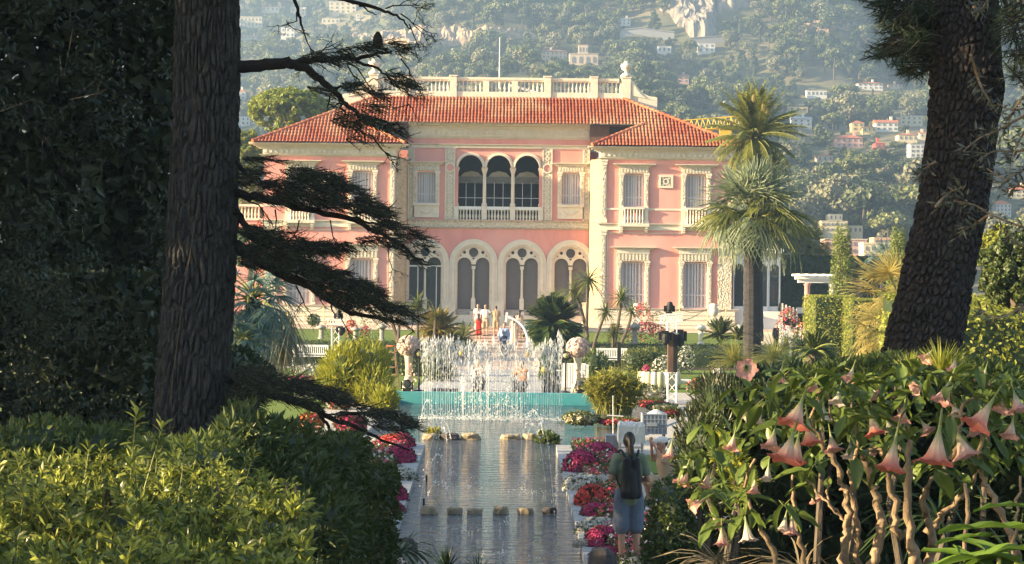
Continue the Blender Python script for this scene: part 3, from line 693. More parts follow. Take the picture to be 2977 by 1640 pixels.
# ground-floor arcade
for i, c in enumerate(AX):
    ar = put('arched_door', None, villa, np.array((c + VX, YC, 2.2)) - WO['villa'])
    m_ = MB()
    for r0, r1, d in ((AR + 0.002, AR + 0.13, 0.06), (AR + 0.133, AR + 0.30, 0.16), (AR + 0.303, AR + 0.47, 0.10)):
        r1 = min(r1, 1.527)
        lp = [(c + r1, 2.2)] + arc(c, 5.12, r1, 0, math.pi, 28) + [(c - r1, 2.2), (c - r0, 2.2)] + arc(c, 5.12, r0, math.pi, 0, 28) + [(c + r0, 2.2)]
        v, f = plate([lp], YC - d, YC - 0.004); m_.add(v, f)
    vb(m_, 'archivolt', M['stone'], ar)
    m_ = MB()
    outer = [(c - AR + 0.004, 4.95)] + arc(c, 5.12, AR - 0.004, math.pi, 0, 26) + [(c + AR - 0.004, 4.95)]
    # the plate's lower outline follows the two lancets, so it only fills the head of the arch
    lo = []
    for cx in (c + 0.57, c - 0.57): lo += arc(cx, 5.04, 0.43, 0, math.pi, 16)
    td = arc(c, 5.80, 0.29, math.radians(-25), math.radians(205), 20) + [(c - 0.15, 5.53), (c - 0.04, 5.36), (c, 5.33), (c + 0.04, 5.36), (c + 0.15, 5.53)]
    v, f = plate([outer + [(c + 1.0, 4.95)] + lo + [(c - 1.0, 4.95)], td] + [arc(c + s * 0.58, 5.80, 0.1, 0, 2 * math.pi, 13)[:-1] for s in (-1, 1)]
                 + [[(c + s * 0.76, 5.55), (c + s * 0.88, 5.53), (c + s * 0.80, 5.66)] for s in (-1, 1)], YC + 0.06, YC + 0.2); m_.add(v, f)
    for s in (-1, 1): m_.box(*sorted((c + s * 1.001, c + s * (AR - 0.002))), YC + 0.05, YC + 0.25, 2.2, 4.95)
    v, f = plate([arc(c, 5.80, 0.345, 0, 2 * math.pi, 25)[:-1], arc(c, 5.80, 0.302, 0, 2 * math.pi, 25)[:-1]], YC + 0.03, YC + 0.058); m_.add(v, f)
    vb(m_, 'tracery', M['stone'], ar)
    m_ = MB(); m_.lathe([(0.1, 2.9), (0.09, 3.0), (0.075, 3.1), (0.068, 4.72), (0.09, 4.75)], 10, (c, YC + 0.13, 0)); m_.box(c - 0.12, c + 0.12, YC + 0.02, YC + 0.25, 4.75, 4.948); m_.box(c - 0.14, c + 0.14, YC - 0.02, YC + 0.25, 1.86, 2.9); m_.box(c - 0.18, c + 0.18, YC - 0.06, YC + 0.251, 1.86, 2.1)
    vb(m_, 'mullion_column', M['stone'], ar)
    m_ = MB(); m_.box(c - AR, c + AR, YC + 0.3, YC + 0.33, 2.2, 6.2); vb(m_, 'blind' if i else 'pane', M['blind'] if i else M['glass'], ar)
    if i == 0:
        m_ = MB()
        for x in (c - 0.45, c + 0.72): m_.box(x - 0.03, x + 0.03, YC + 0.24, YC + 0.29, 2.2, 4.9)
        for s in (-1, 1): m_.box(*sorted((c + s * 0.1, c + s * 1.0)), YC + 0.24, YC + 0.285, 4.86, 4.96)
        vb(m_, 'door_frame', M['white'], ar)
        m_ = MB(); m_.box(c - AR, c + AR, YC + 2.5, YC + 2.6, 2.2, 6.2); vb(m_, 'inner_wall', M['blind'], ar)
        m_ = MB(); v, f = plate([[(c - 0.62, 2.2), (c - 0.62, 4.0)] + arc(c - 0.2, 4.0, 0.42, math.pi, 0, 14)[1:-1] + [(c + 0.22, 4.0), (c + 0.22, 2.2)]], YC + 2.4, YC + 2.49); m_.add(v, f); vb(m_, 'inner_door', M['dark'], ar)
    m_ = MB(); m_.box(c - AR, c + AR, YC - 0.02, YC + 0.3, 1.86, 2.195); vb(m_, 'threshold', M['stone_grey'], ar)
for x in (-3.06, 0.0, 3.06, -5.78, 5.78):
    m_ = MB(); m_.box(max(x - 0.42, -5.74), min(x + 0.42, 5.74), YC - 0.26, YC - 0.17, 1.3, 2.6); m_.box(max(x - 0.48, -5.74), min(x + 0.48, 5.74), YC - 0.32, YC - 0.13, 1.2, 1.5); m_.box(max(x - 0.46, -5.74), min(x + 0.46, 5.74), YC - 0.3, YC - 0.17, 2.6, 2.72)
    vb(m_, 'pier_base', M['stone'])

# roof: one plane falling from the parapet to the wing eaves, hipped at the ends, notched over the centre
SL = (13.93 - 12.36) / 2.5
def rz_(y): return 12.36 + (y - 117.1) * SL
YE, YM, YR = 117.1, 119.6, 122.45
XR, XE, XN, XH = 7.95, 15.1, 5.72, 9.15
roof = put('roof', None, villa, (0, 0, 12.36 - VB))
m_ = MB()
def rv(x, y, z=None): return (x, y, rz_(y) if z is None else z)
m_.add([rv(-XN, YM), rv(XN, YM), rv(XH, YM), rv(XR, YR), rv(-XR, YR), rv(-XH, YM)], [(0, 1, 2, 3, 4, 5)])
for s in (-1, 1):
    q = [rv(s * XN, YE), rv(s * XE, YE), rv(s * XR, YR), rv(s * XH, YM)]
    m_.add(q, [(0, 1, 2, 3) if s > 0 else (3, 2, 1, 0)])
    m_.add([rv(s * XN, YE), rv(s * XH, YM), (s * XN, YM + 1.2, 12.36)], [(0, 1, 2) if s < 0 else (2, 1, 0)])
    m_.add([rv(s * XE, YE), (s * XE, YR + 8, 12.36), rv(s * XR, YR)], [(0, 1, 2)])
    m_.add([(s * XE, YR + 8, 12.36), rv(s * XR, YR), (s * XR, YR + 4, rz_(YR))], [(0, 1, 2)])
m_.add([(-XR, YR, rz_(YR) - 0.01), (XR, YR, rz_(YR) - 0.01), (XR, YR + 8, rz_(YR) - 0.01), (-XR, YR + 8, rz_(YR) - 0.01)], [(0, 1, 2, 3)])
vb(m_, 'roof_bed', M['tile_bed'], roof)
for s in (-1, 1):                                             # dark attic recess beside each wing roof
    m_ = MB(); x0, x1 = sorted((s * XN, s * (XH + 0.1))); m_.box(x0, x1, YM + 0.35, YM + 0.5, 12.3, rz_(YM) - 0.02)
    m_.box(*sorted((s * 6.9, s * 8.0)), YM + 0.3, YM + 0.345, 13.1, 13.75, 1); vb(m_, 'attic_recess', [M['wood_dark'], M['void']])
TL, TW = 0.44, 0.213
ang = math.atan(SL); cs, sn = math.cos(ang), math.sin(ang)
def tile_v(seg=5):
    a_ = np.linspace(0, math.pi, seg); v = []
    for t, r, h in ((-0.05, 0.098, 0.035), (TL, 0.082, 0.0)):
        for q in a_: v.append((r * math.cos(q), t * cs - (r * math.sin(q) * 0.9 + h) * sn, t * sn + (r * math.sin(q) * 0.9 + h) * cs))
    return np.array(v), np.array([(i + 1, i, i + seg, i + seg + 1) for i in range(seg - 1)])
TV, TF = tile_v()
m_ = MB(); m_.add(TV, TF); tile_me = m_.mesh('roof_tile', M['tile'])
spots = []
for k in range(-72, 73):
    x = k * TW; ax = abs(x)
    y = YE
    while y < YR - 0.1:
        yc = y + TL * cs / 2
        hip = XE - (yc - YE) / (YR - YE) * (XE - XR)
        inn = XN + (yc - YE) / (YM - YE) * (XH - XN) if yc < YM else -1
        if ax < hip - 0.05 and ax > inn: spots.append((x + RD.uniform(-0.012, 0.012), y, rz_(y) + RD.uniform(0, 0.012)))
        y += TL * cs - 0.035
front = sorted(spots, key=lambda q: (abs(q[1] - (YE if abs(q[0]) > XN else YM)) > 0.5, abs(abs(q[0]) - 6.5)))
for q in front[:295]: put('roof_tile', tile_me, roof, np.array((q[0] + VX, q[1], q[2])) - WO['roof'])
m_ = MB()
for q in front[295:]: m_.add(TV + np.array(q), TF)
tag(vb(m_, 'roof_tile_field', M['tile'], roof), kind='stuff')
for s in (-1, 1):                                             # hip and ridge caps
    for p, q in (((s * XE, YE, 12.36), rv(s * XR, YR)), ((s * XN, YE, 12.36), rv(s * XH, YM))):
        p, q = np.array(p, float), np.array(q, float); n = int(np.linalg.norm(q - p) / 0.4); m_ = MB()
        for k in range(n): m_.tube([lerp(p, q, k / n) + (0, 0, 0.07), lerp(p, q, (k + 1.12) / n) + (0, 0, 0.05)], [0.125, 0.105], 8)
        vb(m_, 'hip_tile', M['tile'], roof)
# roof parapet
par = put('parapet', None, villa, (0, YR - YW, 15.5 - VB))
m_ = MB(); m_.box(-XR, XR, YR + 0.1, YR + 0.5, 15.3, 16.15); vb(m_, 'parapet_wall', M['stone'], par)
m_ = MB(); m_.box(-XR + 0.3, XR - 0.3, YR + 0.12, YR + 0.48, 16.92, 17.08); m_.box(-XR + 0.3, XR - 0.3, YR + 0.16, YR + 0.44, 16.84, 16.92); vb(m_, 'handrail', M['stone'], par)
piers = [-8.1, -6.0, -3.0, -0.9, 0.95, 3.05, 6.05, 8.1]
for x in piers:
    m_ = MB(); wx = 0.28 if abs(x) > 8 else 0.22
    if abs(x) < 2: m_.box(x - 0.2, x + 0.2, YR + 0.1, YR + 0.5, 16.15, 16.84)
    else: m_.box(x - wx, x + wx, YR + 0.02, YR + 0.58, 15.4, 17.12); m_.box(x - wx - 0.05, x + wx + 0.05, YR - 0.02, YR + 0.62, 17.12, 17.2)
    vb(m_, 'pier', M['stone'], par)
for a, b in zip(piers[:-1], piers[1:]):
    n = int((b - a - 0.5) / 0.235)
    for k in range(n):
        x = a + 0.36 + k * (b - a - 0.72) / max(1, n - 1)
        put('baluster', baluster(0.68, x + VX, YR + 0.3, 16.155, 6), par, tuple(-WO['parapet']))
for s in (-1, 1):
    x = s * 8.1; m_ = MB()
    m_.lathe([(0.36, 17.2), (0.36, 17.3), (0.24, 17.42), (0.1, 17.5), (0.09, 17.6), (0.3, 17.72), (0.36, 17.95), (0.33, 18.02), (0.2, 18.05), (0.12, 18.22)], 16, (x, YR + 0.3, 0)); vb(m_, 'urn', M['stone'], par, True)
    m_ = MB(); c = [(s * 8.4, 15.3), (s * 8.4, 16.95)] + [(s * (8.55 + 1.35 * t), 16.95 - 1.0 * (1 - (1 - t) ** 2.2)) for t in np.linspace(0, 1, 12)] + [(s * 10.1, 15.9), (s * 10.1, 14.3), (s * 8.7, 14.9)]
    v, f = plate([c], YR + 0.12, YR + 0.45); m_.add(v, f)
    c2 = [(s * 8.5, 16.0), (s * 8.5, 16.7)] + [(s * (8.6 + 1.2 * t), 16.75 - 1.0 * (1 - (1 - t) ** 2.2)) for t in np.linspace(0.05, 1, 10)]
    v, f = plate([c2], YR + 0.06, YR + 0.118); m_.add(v, f); vb(m_, 'volute', M['stone'], par)
m_ = MB(); m_.tube([(-0.05, YR + 1.2, 16.0), (-0.05, YR + 1.2, 19.8)], [0.045, 0.025], 8); vb(m_, 'flagpole', M['white'], par)
m_ = MB(); m_.obox((0.6, YR + 3, 16.9), (3.2, YR + 3, 16.2), 0.1, 0.16); vb(m_, 'terrace_strut', M['white'], par)
# glazed bow at the right end and the low terrace balustrade at the left end
m_ = MB()
for k in range(4):
    x0 = 14.6 + k * 0.75
    v, f = plate([rect(x0, x0 + 0.74, 2.3, 5.9), [(x0 + 0.08, 2.6), (x0 + 0.08, 4.95)] + arc(x0 + 0.37, 4.95, 0.29, math.pi, 0, 12)[1:-1] + [(x0 + 0.66, 4.95), (x0 + 0.66, 2.6)]], YW + 0.4 + k * 0.12, YW + 0.6 + k * 0.12); m_.add(v, f)
m_.box(14.52, 17.7, YW + 0.2, YW + 3.5, 5.9, 6.2); m_.box(14.52, 17.7, YW + 0.3, YW + 3.4, VB, 2.3)
bow = vb(m_, 'conservatory', M['white'])
m_ = MB(); m_.box(14.6, 17.6, YW + 0.9, YW + 0.93, 2.3, 5.8); m_.add([(14.7, YW + 3, 2.3), (17.6, YW + 3, 2.3), (17.6, YW + 3, 5.8), (14.7, YW + 3, 5.8)], [(0, 1, 2, 3)], 1); vb(m_, 'pane', [M['glass'], M['blind']], bow)
tb = put('side_terrace', None, villa, (0, 0, 0))
m_ = MB(); m_.box(-17.2, -14.62, YW + 0.6, YW + 6, VB, 7.6); vb(m_, 'terrace_wall', M['pink'], tb)
m_ = MB(); m_.box(-17.25, -14.6, YW + 0.5, YW + 0.8, 8.45, 8.6); m_.box(-17.25, -14.6, YW + 0.5, YW + 0.8, 7.6, 7.72); m_.box(-17.3, -16.95, YW + 0.48, YW + 0.82, 7.6, 8.7); vb(m_, 'handrail', M['stone'], tb)
for k in range(10): put('baluster', baluster(0.73, -16.75 + k * 0.21 + VX, YW + 0.65, 7.72, 6), tb, tuple(-WO[tb.name]))
# ------------------------------------------------------------------ rock faces on the hill
def rockface(name, u0, u1, vtop, vbot, nu, nv, amp, m, back=3.0):
    """a rough face standing just in front of the slope, between two outlines in the view of the hill"""
    t = np.linspace(0, 1, nu); nc, nr = 16, 9; Gc = np.zeros((nr, nc, 3)); tc = np.linspace(0, 1, nc)
    for j in range(nc):
        for i in range(nr): Gc[i, j] = hill_at(lerp(u0, u1, tc[j]), lerp(vbot(tc[j]), vtop(tc[j]), i / (nr - 1)))
    V = np.zeros((nv, nu, 3)); rows = np.zeros((nr, nu, 3))
    for c in range(3):
        for i in range(nr): rows[i, :, c] = np.interp(t, tc, Gc[i, :, c])
        for j in range(nu): V[:, j, c] = np.interp(np.linspace(0, 1, nv), np.linspace(0, 1, nr), rows[:, j, c])
    q = V / np.array((6.0, 16.0, 6.0)); d = fbm(q, 5) * amp * 2 + np.abs(fbm(V / np.array((2.6, 30.0, 8.0)) + 5, 4)) * amp * 1.5
    edge = np.minimum(np.linspace(0, 1, nv), np.linspace(1, 0, nv))[:, None] * np.minimum(t, 1 - t)[None]
    k = np.clip(edge * 40, 0, 1)
    V[..., 2] = hz(V[..., 0], V[..., 1]) + (np.clip(d, -amp * .5, None) + amp * 0.75) * k - 0.6 + 0.3 * k; V[..., 0] += fbm(q * 1.7 + 3, 3) * amp * 0.8 * k
    m_ = MB(); i = np.arange(nv - 1)[:, None] * nu + np.arange(nu - 1)[None]
    m_.add(V.reshape(-1, 3), np.stack([i, i + 1, i + 1 + nu, i + nu], -1).reshape(-1, 4))
    return tag(m_.build(name, m), kind='structure')
rockface('cliff', 985, 1570, lambda t: 112 - 14 * t + 7 * math.sin(t * 31) + 10 * (2 * t - 1) ** 4, lambda t: 150 - 40 * max(0, t - .45) / .55 + 5 * math.sin(t * 19), 240, 22, 3.6, M['cliff'])
rockface('cliff', 1915, 2085, lambda t: -60, lambda t: 25 + 95 * math.sin(t * math.pi * .62) ** 1.3 + 8 * math.sin(t * 25), 110, 90, 6.0, M['cliff_grey'])
rockface('cliff', 2080, 2195, lambda t: -60, lambda t: 48 - 30 * t + 6 * math.sin(t * 17), 80, 60, 5.0, M['cliff_grey'])
rockface('cliff', 2190, 2560, lambda t: 74 + 5 * math.sin(t * 23), lambda t: 92 + 6 * math.sin(t * 15), 160, 10, 2.2, M['cliff'])

# ------------------------------------------------------------------ houses on the hill
HM = {}
def hm(c):
    k = tuple(c)
    if k not in HM: HM[k] = mat('render_%d' % len(HM), c, tuple(q * 0.9 for q in c), sc=0.4, rough=0.9)
    return HM[k]
CREAM, WHITE, PINKW, OCH, GREY, BEIGE = (0.72, 0.60, 0.40), (0.74, 0.70, 0.64), (0.66, 0.40, 0.32), (0.74, 0.56, 0.26), (0.42, 0.42, 0.42), (0.58, 0.46, 0.34)
RED, BROWN = (0.50, 0.17, 0.09), (0.34, 0.17, 0.11)
TAKEN = []
M['far_glass'] = mat('far_glass', (0.16, 0.15, 0.15), (0.22, 0.21, 0.20), sc=1, rough=0.3)
def house(label, u0, u1, v0, v1, wall, roof, style='hip', floors=2, bays=4, cat='house', Y=None, group='houses across the hillside', arches=False, name='hill_house', depth=0.7):
    uc = (u0 + u1) / 2
    b = hill_at(uc, v1) if Y is None else P(uc, v1, Y)
    s = b[1] / F; w_ = (u1 - u0) * s; h = (v1 - v0) * s; d = max(4.0, w_ * depth); b = b + (0, -2.5 if Y is None else 0, 0)
    TAKEN.append((u0 - 5, u1 + 5, v0 - 6, v1 + 3, b[1] + (4 if Y is None else 0)))
    t = thing(name, label, cat, tuple(b), group=group); x0, x1, y0, y1, z0 = b[0] - w_ / 2, b[0] + w_ / 2, b[1], b[1] + d, b[2] - 6
    hr = {'hip': 0.28, 'gable': 0.3, 'flat': 0.06, 'shed': 0.15}[style] * h; zt = b[2] + h - hr; e = 0.04 * w_
    m_ = MB(); m_.box(x0, x1, y0, y1, z0, zt); m_.build('wall', hm(wall), t)
    m_ = MB()
    if style == 'hip':
        k = min(w_, d) * 0.42
        m_.add([(x0 - e, y0 - e, zt), (x1 + e, y0 - e, zt), (x1 + e, y1 + e, zt), (x0 - e, y1 + e, zt), (x0 + k, (y0 + y1) / 2, zt + hr), (x1 - k, (y0 + y1) / 2, zt + hr)],
               [(0, 1, 5, 4), (1, 2, 5), (2, 3, 4, 5), (3, 0, 4), (3, 2, 1, 0)])
    elif style == 'gable':
        m_.add([(x0 - e, y0 - e, zt), (x1 + e, y0 - e, zt), (x1 + e, y1 + e, zt), (x0 - e, y1 + e, zt), (x0 - e, (y0 + y1) / 2, zt + hr), (x1 + e, (y0 + y1) / 2, zt + hr)],
               [(0, 1, 5, 4), (1, 2, 5), (2, 3, 4, 5), (3, 0, 4), (3, 2, 1, 0)])
    elif style == 'shed':
        m_.add([(x0 - e, y0 - e, zt), (x1 + e, y0 - e, zt), (x1 + e, y1 + e, zt + hr), (x0 - e, y1 + e, zt + hr), (x0 - e, y1 + e, zt), (x1 + e, y1 + e, zt)], [(0, 1, 2, 3), (0, 3, 4), (1, 5, 2), (3, 2, 5, 4), (0, 4, 5, 1)])
    else:
        m_.box(x0 - e * 0.4, x1 + e * 0.4, y0 - e * 0.4, y1 + e * 0.4, zt + 0.002, zt + hr)
    rf = m_.build('roof', hm(roof), t)
    fh = (zt - b[2]) / floors
    for f_ in range(floors):
        for k in range(bays):
            cx = x0 + (k + 0.5 + RD.uniform(-.06, .06)) * w_ / bays; ww = w_ / bays * (0.42 if arches else RD.uniform(0.26, 0.42)); z = b[2] + f_ * fh + fh * 0.22; zz = z + fh * 0.52
            m_ = MB()
            if arches:
                v, ff = plate([[(cx - ww / 2, z - fh * 0.2)] + arc(cx, zz - ww / 2, ww / 2, math.pi, 0, 9) + [(cx + ww / 2, z - fh * 0.2)]], y0 - 0.12, y0 + 0.1); m_.add(v, ff)
            else: m_.box(cx - ww / 2, cx + ww / 2, y0 - 0.1, y0 + 0.1, z, zz)
            wn = m_.build('window', M['far_glass'], t)
    if style in ('hip', 'gable') and RD.random() < 0.7:
        m_ = MB(); cx = lerp(x0, x1, RD.uniform(0.25, 0.75)); m_.box(cx - 0.35, cx + 0.35, (y0 + y1) / 2 - 0.3, (y0 + y1) / 2 + 0.3, zt, zt + hr + 0.9); m_.build('chimney', hm(wall), rf)
    return t
H = house
H('long white farmhouse with red roof above the terraced fields', 2490, 2563, 238, 261, WHITE, RED, 'hip', 2, 5)
H('low red-roofed outbuilding beside the long white farmhouse', 2583, 2620, 245, 256, BEIGE, RED, 'gable', 1, 3)
H('tall yellow house with red roof, above the pink villa', 2472, 2508, 351, 382, OCH, RED, 'hip', 2, 2)
H('lower yellow house stepping down from the tall yellow one', 2504, 2542, 366, 386, OCH, RED, 'hip', 1, 3)
H('white house with a broad red gable beside the yellow houses', 2541, 2606, 349, 382, WHITE, RED, 'gable', 2, 4)
H('wide cream house with flat roof highest beside the pine trunk', 2614, 2677, 338, 364, CREAM, BEIGE, 'flat', 2, 4)
H('large pink villa with red roof below the yellow houses', 2425, 2504, 393, 430, PINKW, RED, 'hip', 2, 5)
H('small bright red house beside the pink hillside villa', 2540, 2567, 412, 434, (0.55, 0.10, 0.07), RED, 'hip', 1, 2)
H('bungalow with pale columns and red roof below the white gable', 2606, 2661, 388, 411, CREAM, RED, 'hip', 1, 4)
H('small cream house half hidden by the pine trunk', 2668, 2700, 385, 402, CREAM, RED, 'gable', 1, 2)
H('white apartment block with rows of windows beside the pine trunk', 2640, 2695, 420, 459, WHITE, GREY, 'flat', 3, 4, 'apartment block')
H('low brown-roofed house among trees above the hedges', 2372, 2417, 448, 472, BEIGE, RED, 'hip', 1, 3)
H('white house with grey gable just right of the feathery palm', 2299, 2356, 340, 368, WHITE, GREY, 'gable', 2, 3)
H('orange-roofed cottage behind the edge of the feathery palm', 2291, 2336, 388, 411, CREAM, RED, 'hip', 1, 3)
H('ochre house above the feathery palm, under a bare slope', 2290, 2345, 308, 329, OCH, BROWN, 'shed', 1, 3)
H('long white single-storey building at the top of the terraces', 2342, 2401, 264, 281, WHITE, BEIGE, 'flat', 1, 5)
H('white villa with pink roof at the far right edge', 2887, 2930, 583, 627, WHITE, RED, 'hip', 3, 4)
H('pale house with terracotta roof lowest at the far right edge', 2925, 2990, 545, 575, CREAM, RED, 'hip', 2, 4)
H('beige palace with an arcade of four arches on the wooded slope', 1655, 1738, 158, 186, BEIGE, BEIGE, 'flat', 1, 4, arches=True)
H('long wing with brown roof left of the arcaded palace', 1575, 1648, 144, 172, BEIGE, BROWN, 'hip', 2, 6)
H('square tower house rising behind the arcaded palace', 1681, 1709, 132, 158, BEIGE, BROWN, 'flat', 1, 3)
H('pink cottage standing alone above the palms', 1967, 2001, 217, 241, PINKW, BROWN, 'gable', 2, 2)
H('white modern house under the road viaduct', 2028, 2077, 127, 153, WHITE, GREY, 'flat', 2, 3)
H('white house at the foot of the trees left of the viaduct', 1910, 1950, 136, 153, WHITE, GREY, 'flat', 1, 3)
H('grey-white house above the long road wall', 1796, 1832, 53, 74, WHITE, GREY, 'hip', 2, 3)
H('cream terraced mansion highest beside the left trunk', 699, 763, 50, 78, CREAM, CREAM, 'flat', 2, 6)
H('white house beside the tall dark spire tree', 818, 857, 80, 110, WHITE, GREY, 'flat', 2, 3)
H('large cream villa with tiers of terraces at the top edge', 958, 1036, 6, 40, CREAM, CREAM, 'flat', 3, 5)
H('cream garden house left of the large terraced villa', 937, 988, 55, 69, CREAM, CREAM, 'flat', 1, 4)
H('sunlit cream house at the top, left of centre', 845, 889, 20, 45, CREAM, BEIGE, 'gable', 2, 3)
H('small cream house highest above the dark spire tree', 762, 813, 17, 33, CREAM, RED, 'hip', 1, 4)
H('white tower house alone among the trees', 1036, 1047, 43, 59, WHITE, WHITE, 'flat', 2, 1)
H('long low building with a red roof in the hazy valley', 702, 751, 102, 115, BEIGE, RED, 'gable', 1, 5)
H('white house with red roof low beside the left trunk', 688, 716, 260, 292, WHITE, RED, 'hip', 2, 2)
H('pale building behind the umbrella pine by the left trunk', 690, 730, 340, 366, WHITE, GREY, 'flat', 2, 3)
H('cream modernist villa with stepped flat roofs behind the cypress', 2388, 2464, 642, 676, CREAM, CREAM, 'flat', 2, 6, Y=330)
H('square penthouse block crowning the stepped modernist villa', 2411, 2449, 622, 641, CREAM, GREY, 'flat', 1, 3, Y=334)
H('low cream garage wing right of the stepped modernist villa', 2466, 2508, 656, 678, CREAM, CREAM, 'flat', 1, 3, Y=332)
H('pink apartment building with balconies behind the cypress', 2398, 2520, 694, 760, PINKW, BEIGE, 'flat', 3, 8, 'apartment block', Y=300)
H('cream apartment building between the two cypresses', 2510, 2592, 705, 800, CREAM, CREAM, 'flat', 4, 5, 'apartment block', Y=290)
H('orange-beige block behind the cream apartment building', 2540, 2592, 690, 712, (0.66, 0.38, 0.22), BEIGE, 'flat', 1, 4, 'apartment block', Y=310)
H('white terrace house behind the golden fan palm', 2497, 2560, 816, 850, WHITE, WHITE, 'flat', 1, 4, Y=200)

def long_wall(name, label, u0, u1, v0, v1, c, cat='wall', h=None):
    n = max(4, int((u1 - u0) / 14)); pts = [hill_at(lerp(u0, u1, k / n), v1) for k in range(n + 1)]; b = pts[n // 2]
    ym = np.median([p[1] for p in pts]); pts = [np.array((p[0] * ym / p[1], ym, float(hz(p[0] * ym / p[1], ym)))) for p in pts]
    zz = np.array([p[2] for p in pts]); zz = np.convolve(np.pad(zz, 3, 'edge'), np.ones(7) / 7, 'valid'); h = h or (v1 - v0) * ym / F
    t = thing(name, label, cat, (b[0], ym, float(hz(b[0], ym))))
    m_ = MB(); m2 = MB()
    for k in range(n):
        p, q = pts[k], pts[k + 1]; za, zb = zz[k] + h, zz[k + 1] + h
        m_.add([(p[0], ym - 1, za - h - 8), (q[0], ym - 1, zb - h - 8), (q[0], ym - 1, zb), (p[0], ym - 1, za), (p[0], ym, za), (q[0], ym, zb)], [(0, 1, 2, 3), (3, 2, 5, 4)])
        m2.obox((p[0], ym - .6, za + 0.15), (q[0] + .05, ym - .6, zb + 0.15), 1.3, 0.3)
    m_.build('wall_face', hm(c), t); m2.build('coping', hm(tuple(x * .9 for x in c)), t)
    if h > 2.5:
        for k in range(0, n, 2):
            m_ = MB(); m_.obox((pts[k][0], ym - 1.2, zz[k] - 5), (pts[k][0], ym - 1.2, zz[k] + h - .1), 0.5, 0.8); m_.build('buttress', hm(c), t)
    if h > 2: TAKEN.append((u0, u1, v0 - 4, v1 + 2, ym))
long_wall('retaining_wall', 'long grey road wall across the slope under the grey-white house', 1802, 1960, 90, 108, (0.40, 0.38, 0.36))
long_wall('viaduct', 'dark road viaduct below the pale rock cliff', 2005, 2131, 110, 124, (0.26, 0.25, 0.25), 'viaduct')
for i, (u0, u1, v, lb) in enumerate(((2430, 2700, 277, 'topmost dry-stone terrace wall under the long white farmhouse'), (2440, 2700, 288, 'second dry-stone terrace wall below the farmhouse'), (2470, 2700, 301, 'third dry-stone terrace wall below the farmhouse'), (2480, 2700, 316, 'lowest dry-stone terrace wall above the yellow houses'))):
    long_wall('terrace_wall', lb, u0, u1, v - 2, v, (0.42, 0.34, 0.22), h=1.0)

# ------------------------------------------------------------------ trees on the hill
def hill_tree(kind, n, seed):
    global NR
    NR = np.random.default_rng(seed); m_ = MB()
    if kind == 'round':
        cc, cd = shell((0, 0, 0.60), (0.40, 0.40, 0.33), 16, 0.55, 0.3); lv = 0.085
        rr = [(k, 0.15 * (0.7 + 0.7 * NR.random()), 0.8) for k in cc]
    elif kind == 'umbrella':
        cc, cd = shell((0, 0, 0.80), (0.48, 0.48, 0.12), 15, 0.5, 0.5); lv = 0.085; rr = [(k, 0.15 * (0.7 + 0.6 * NR.random()), 0.6) for k in cc]
    elif kind == 'tall':
        lv = 0.085; rr = []
        for k in range(14):
            z = 0.26 + 0.7 * k / 13; r = 0.32 * (1 - 0.6 * k / 13); a = NR.random() * 6.28; rr.append(((math.cos(a) * r * .75, math.sin(a) * r * .75, z), 0.13, 0.7))
    else:
        lv = 0.06; rr = [((NR.normal() * .015, NR.normal() * .015, 0.06 + 0.9 * k / 11), 0.12 * (1.15 - 0.75 * k / 11), 1.3) for k in range(12)]
    for c, r, fl in rr:
        d = rdirs(n // len(rr)); p = np.asarray(c) + d * (r, r, r * fl) * (0.82 + 0.25 * NR.random((len(d), 1)))
        patches(m_, p, d, lv, lv * 0.85)
    m_.tube([(0, 0, -0.25), (0.015, 0, 0.3), (-0.01, 0.01, 0.7)], [0.045, 0.032, 0.012], 5, 1, caps=False)
    return m_.mesh(kind + '_tree', [M[{1: 'leaf_hill', 2: 'leaf_hill_dark', 3: 'leaf_hill', 4: 'leaf_hill_dark', 5: 'leaf_hill_dark', 6: 'leaf_hill_olive'}[seed]], M['bark']])
TREES = [hill_tree('round', 1100, 1), hill_tree('round', 1100, 2), hill_tree('umbrella', 1000, 3), hill_tree('tall', 1000, 4), hill_tree('spire', 700, 5), hill_tree('round', 1100, 6)]
NR = np.random.default_rng(21)
def pick(): return int(NR.choice(6, p=[0.25, 0.22, 0.14, 0.12, 0.06, 0.21]))
cand = []
for k in range(26000):
    u = NR.uniform(-350, 3350); Y = 142 + 924 * NR.random() ** 0.87
    a = (u - 1488.5) / F; x = a * Y; z = float(hz(x, Y)) if Y > 300 else float(np.interp(Y, [135, 330], [0.9, 3.0])) - 0.1; b = (CAMZ - z) * F / Y; v = 840 + b - a * F * ROLL
    if v < -130 or v > 800 or (Y < 200 and x > -24): continue
    cand.append((u, v + a * F * 2 * ROLL, x, Y, z))
open_ = lambda u, v: 0.40 if (2250 < u and 235 < v < 480) else (0.45 if u < 1150 and v < 80 else 1.0)
keep = []
grid = {}
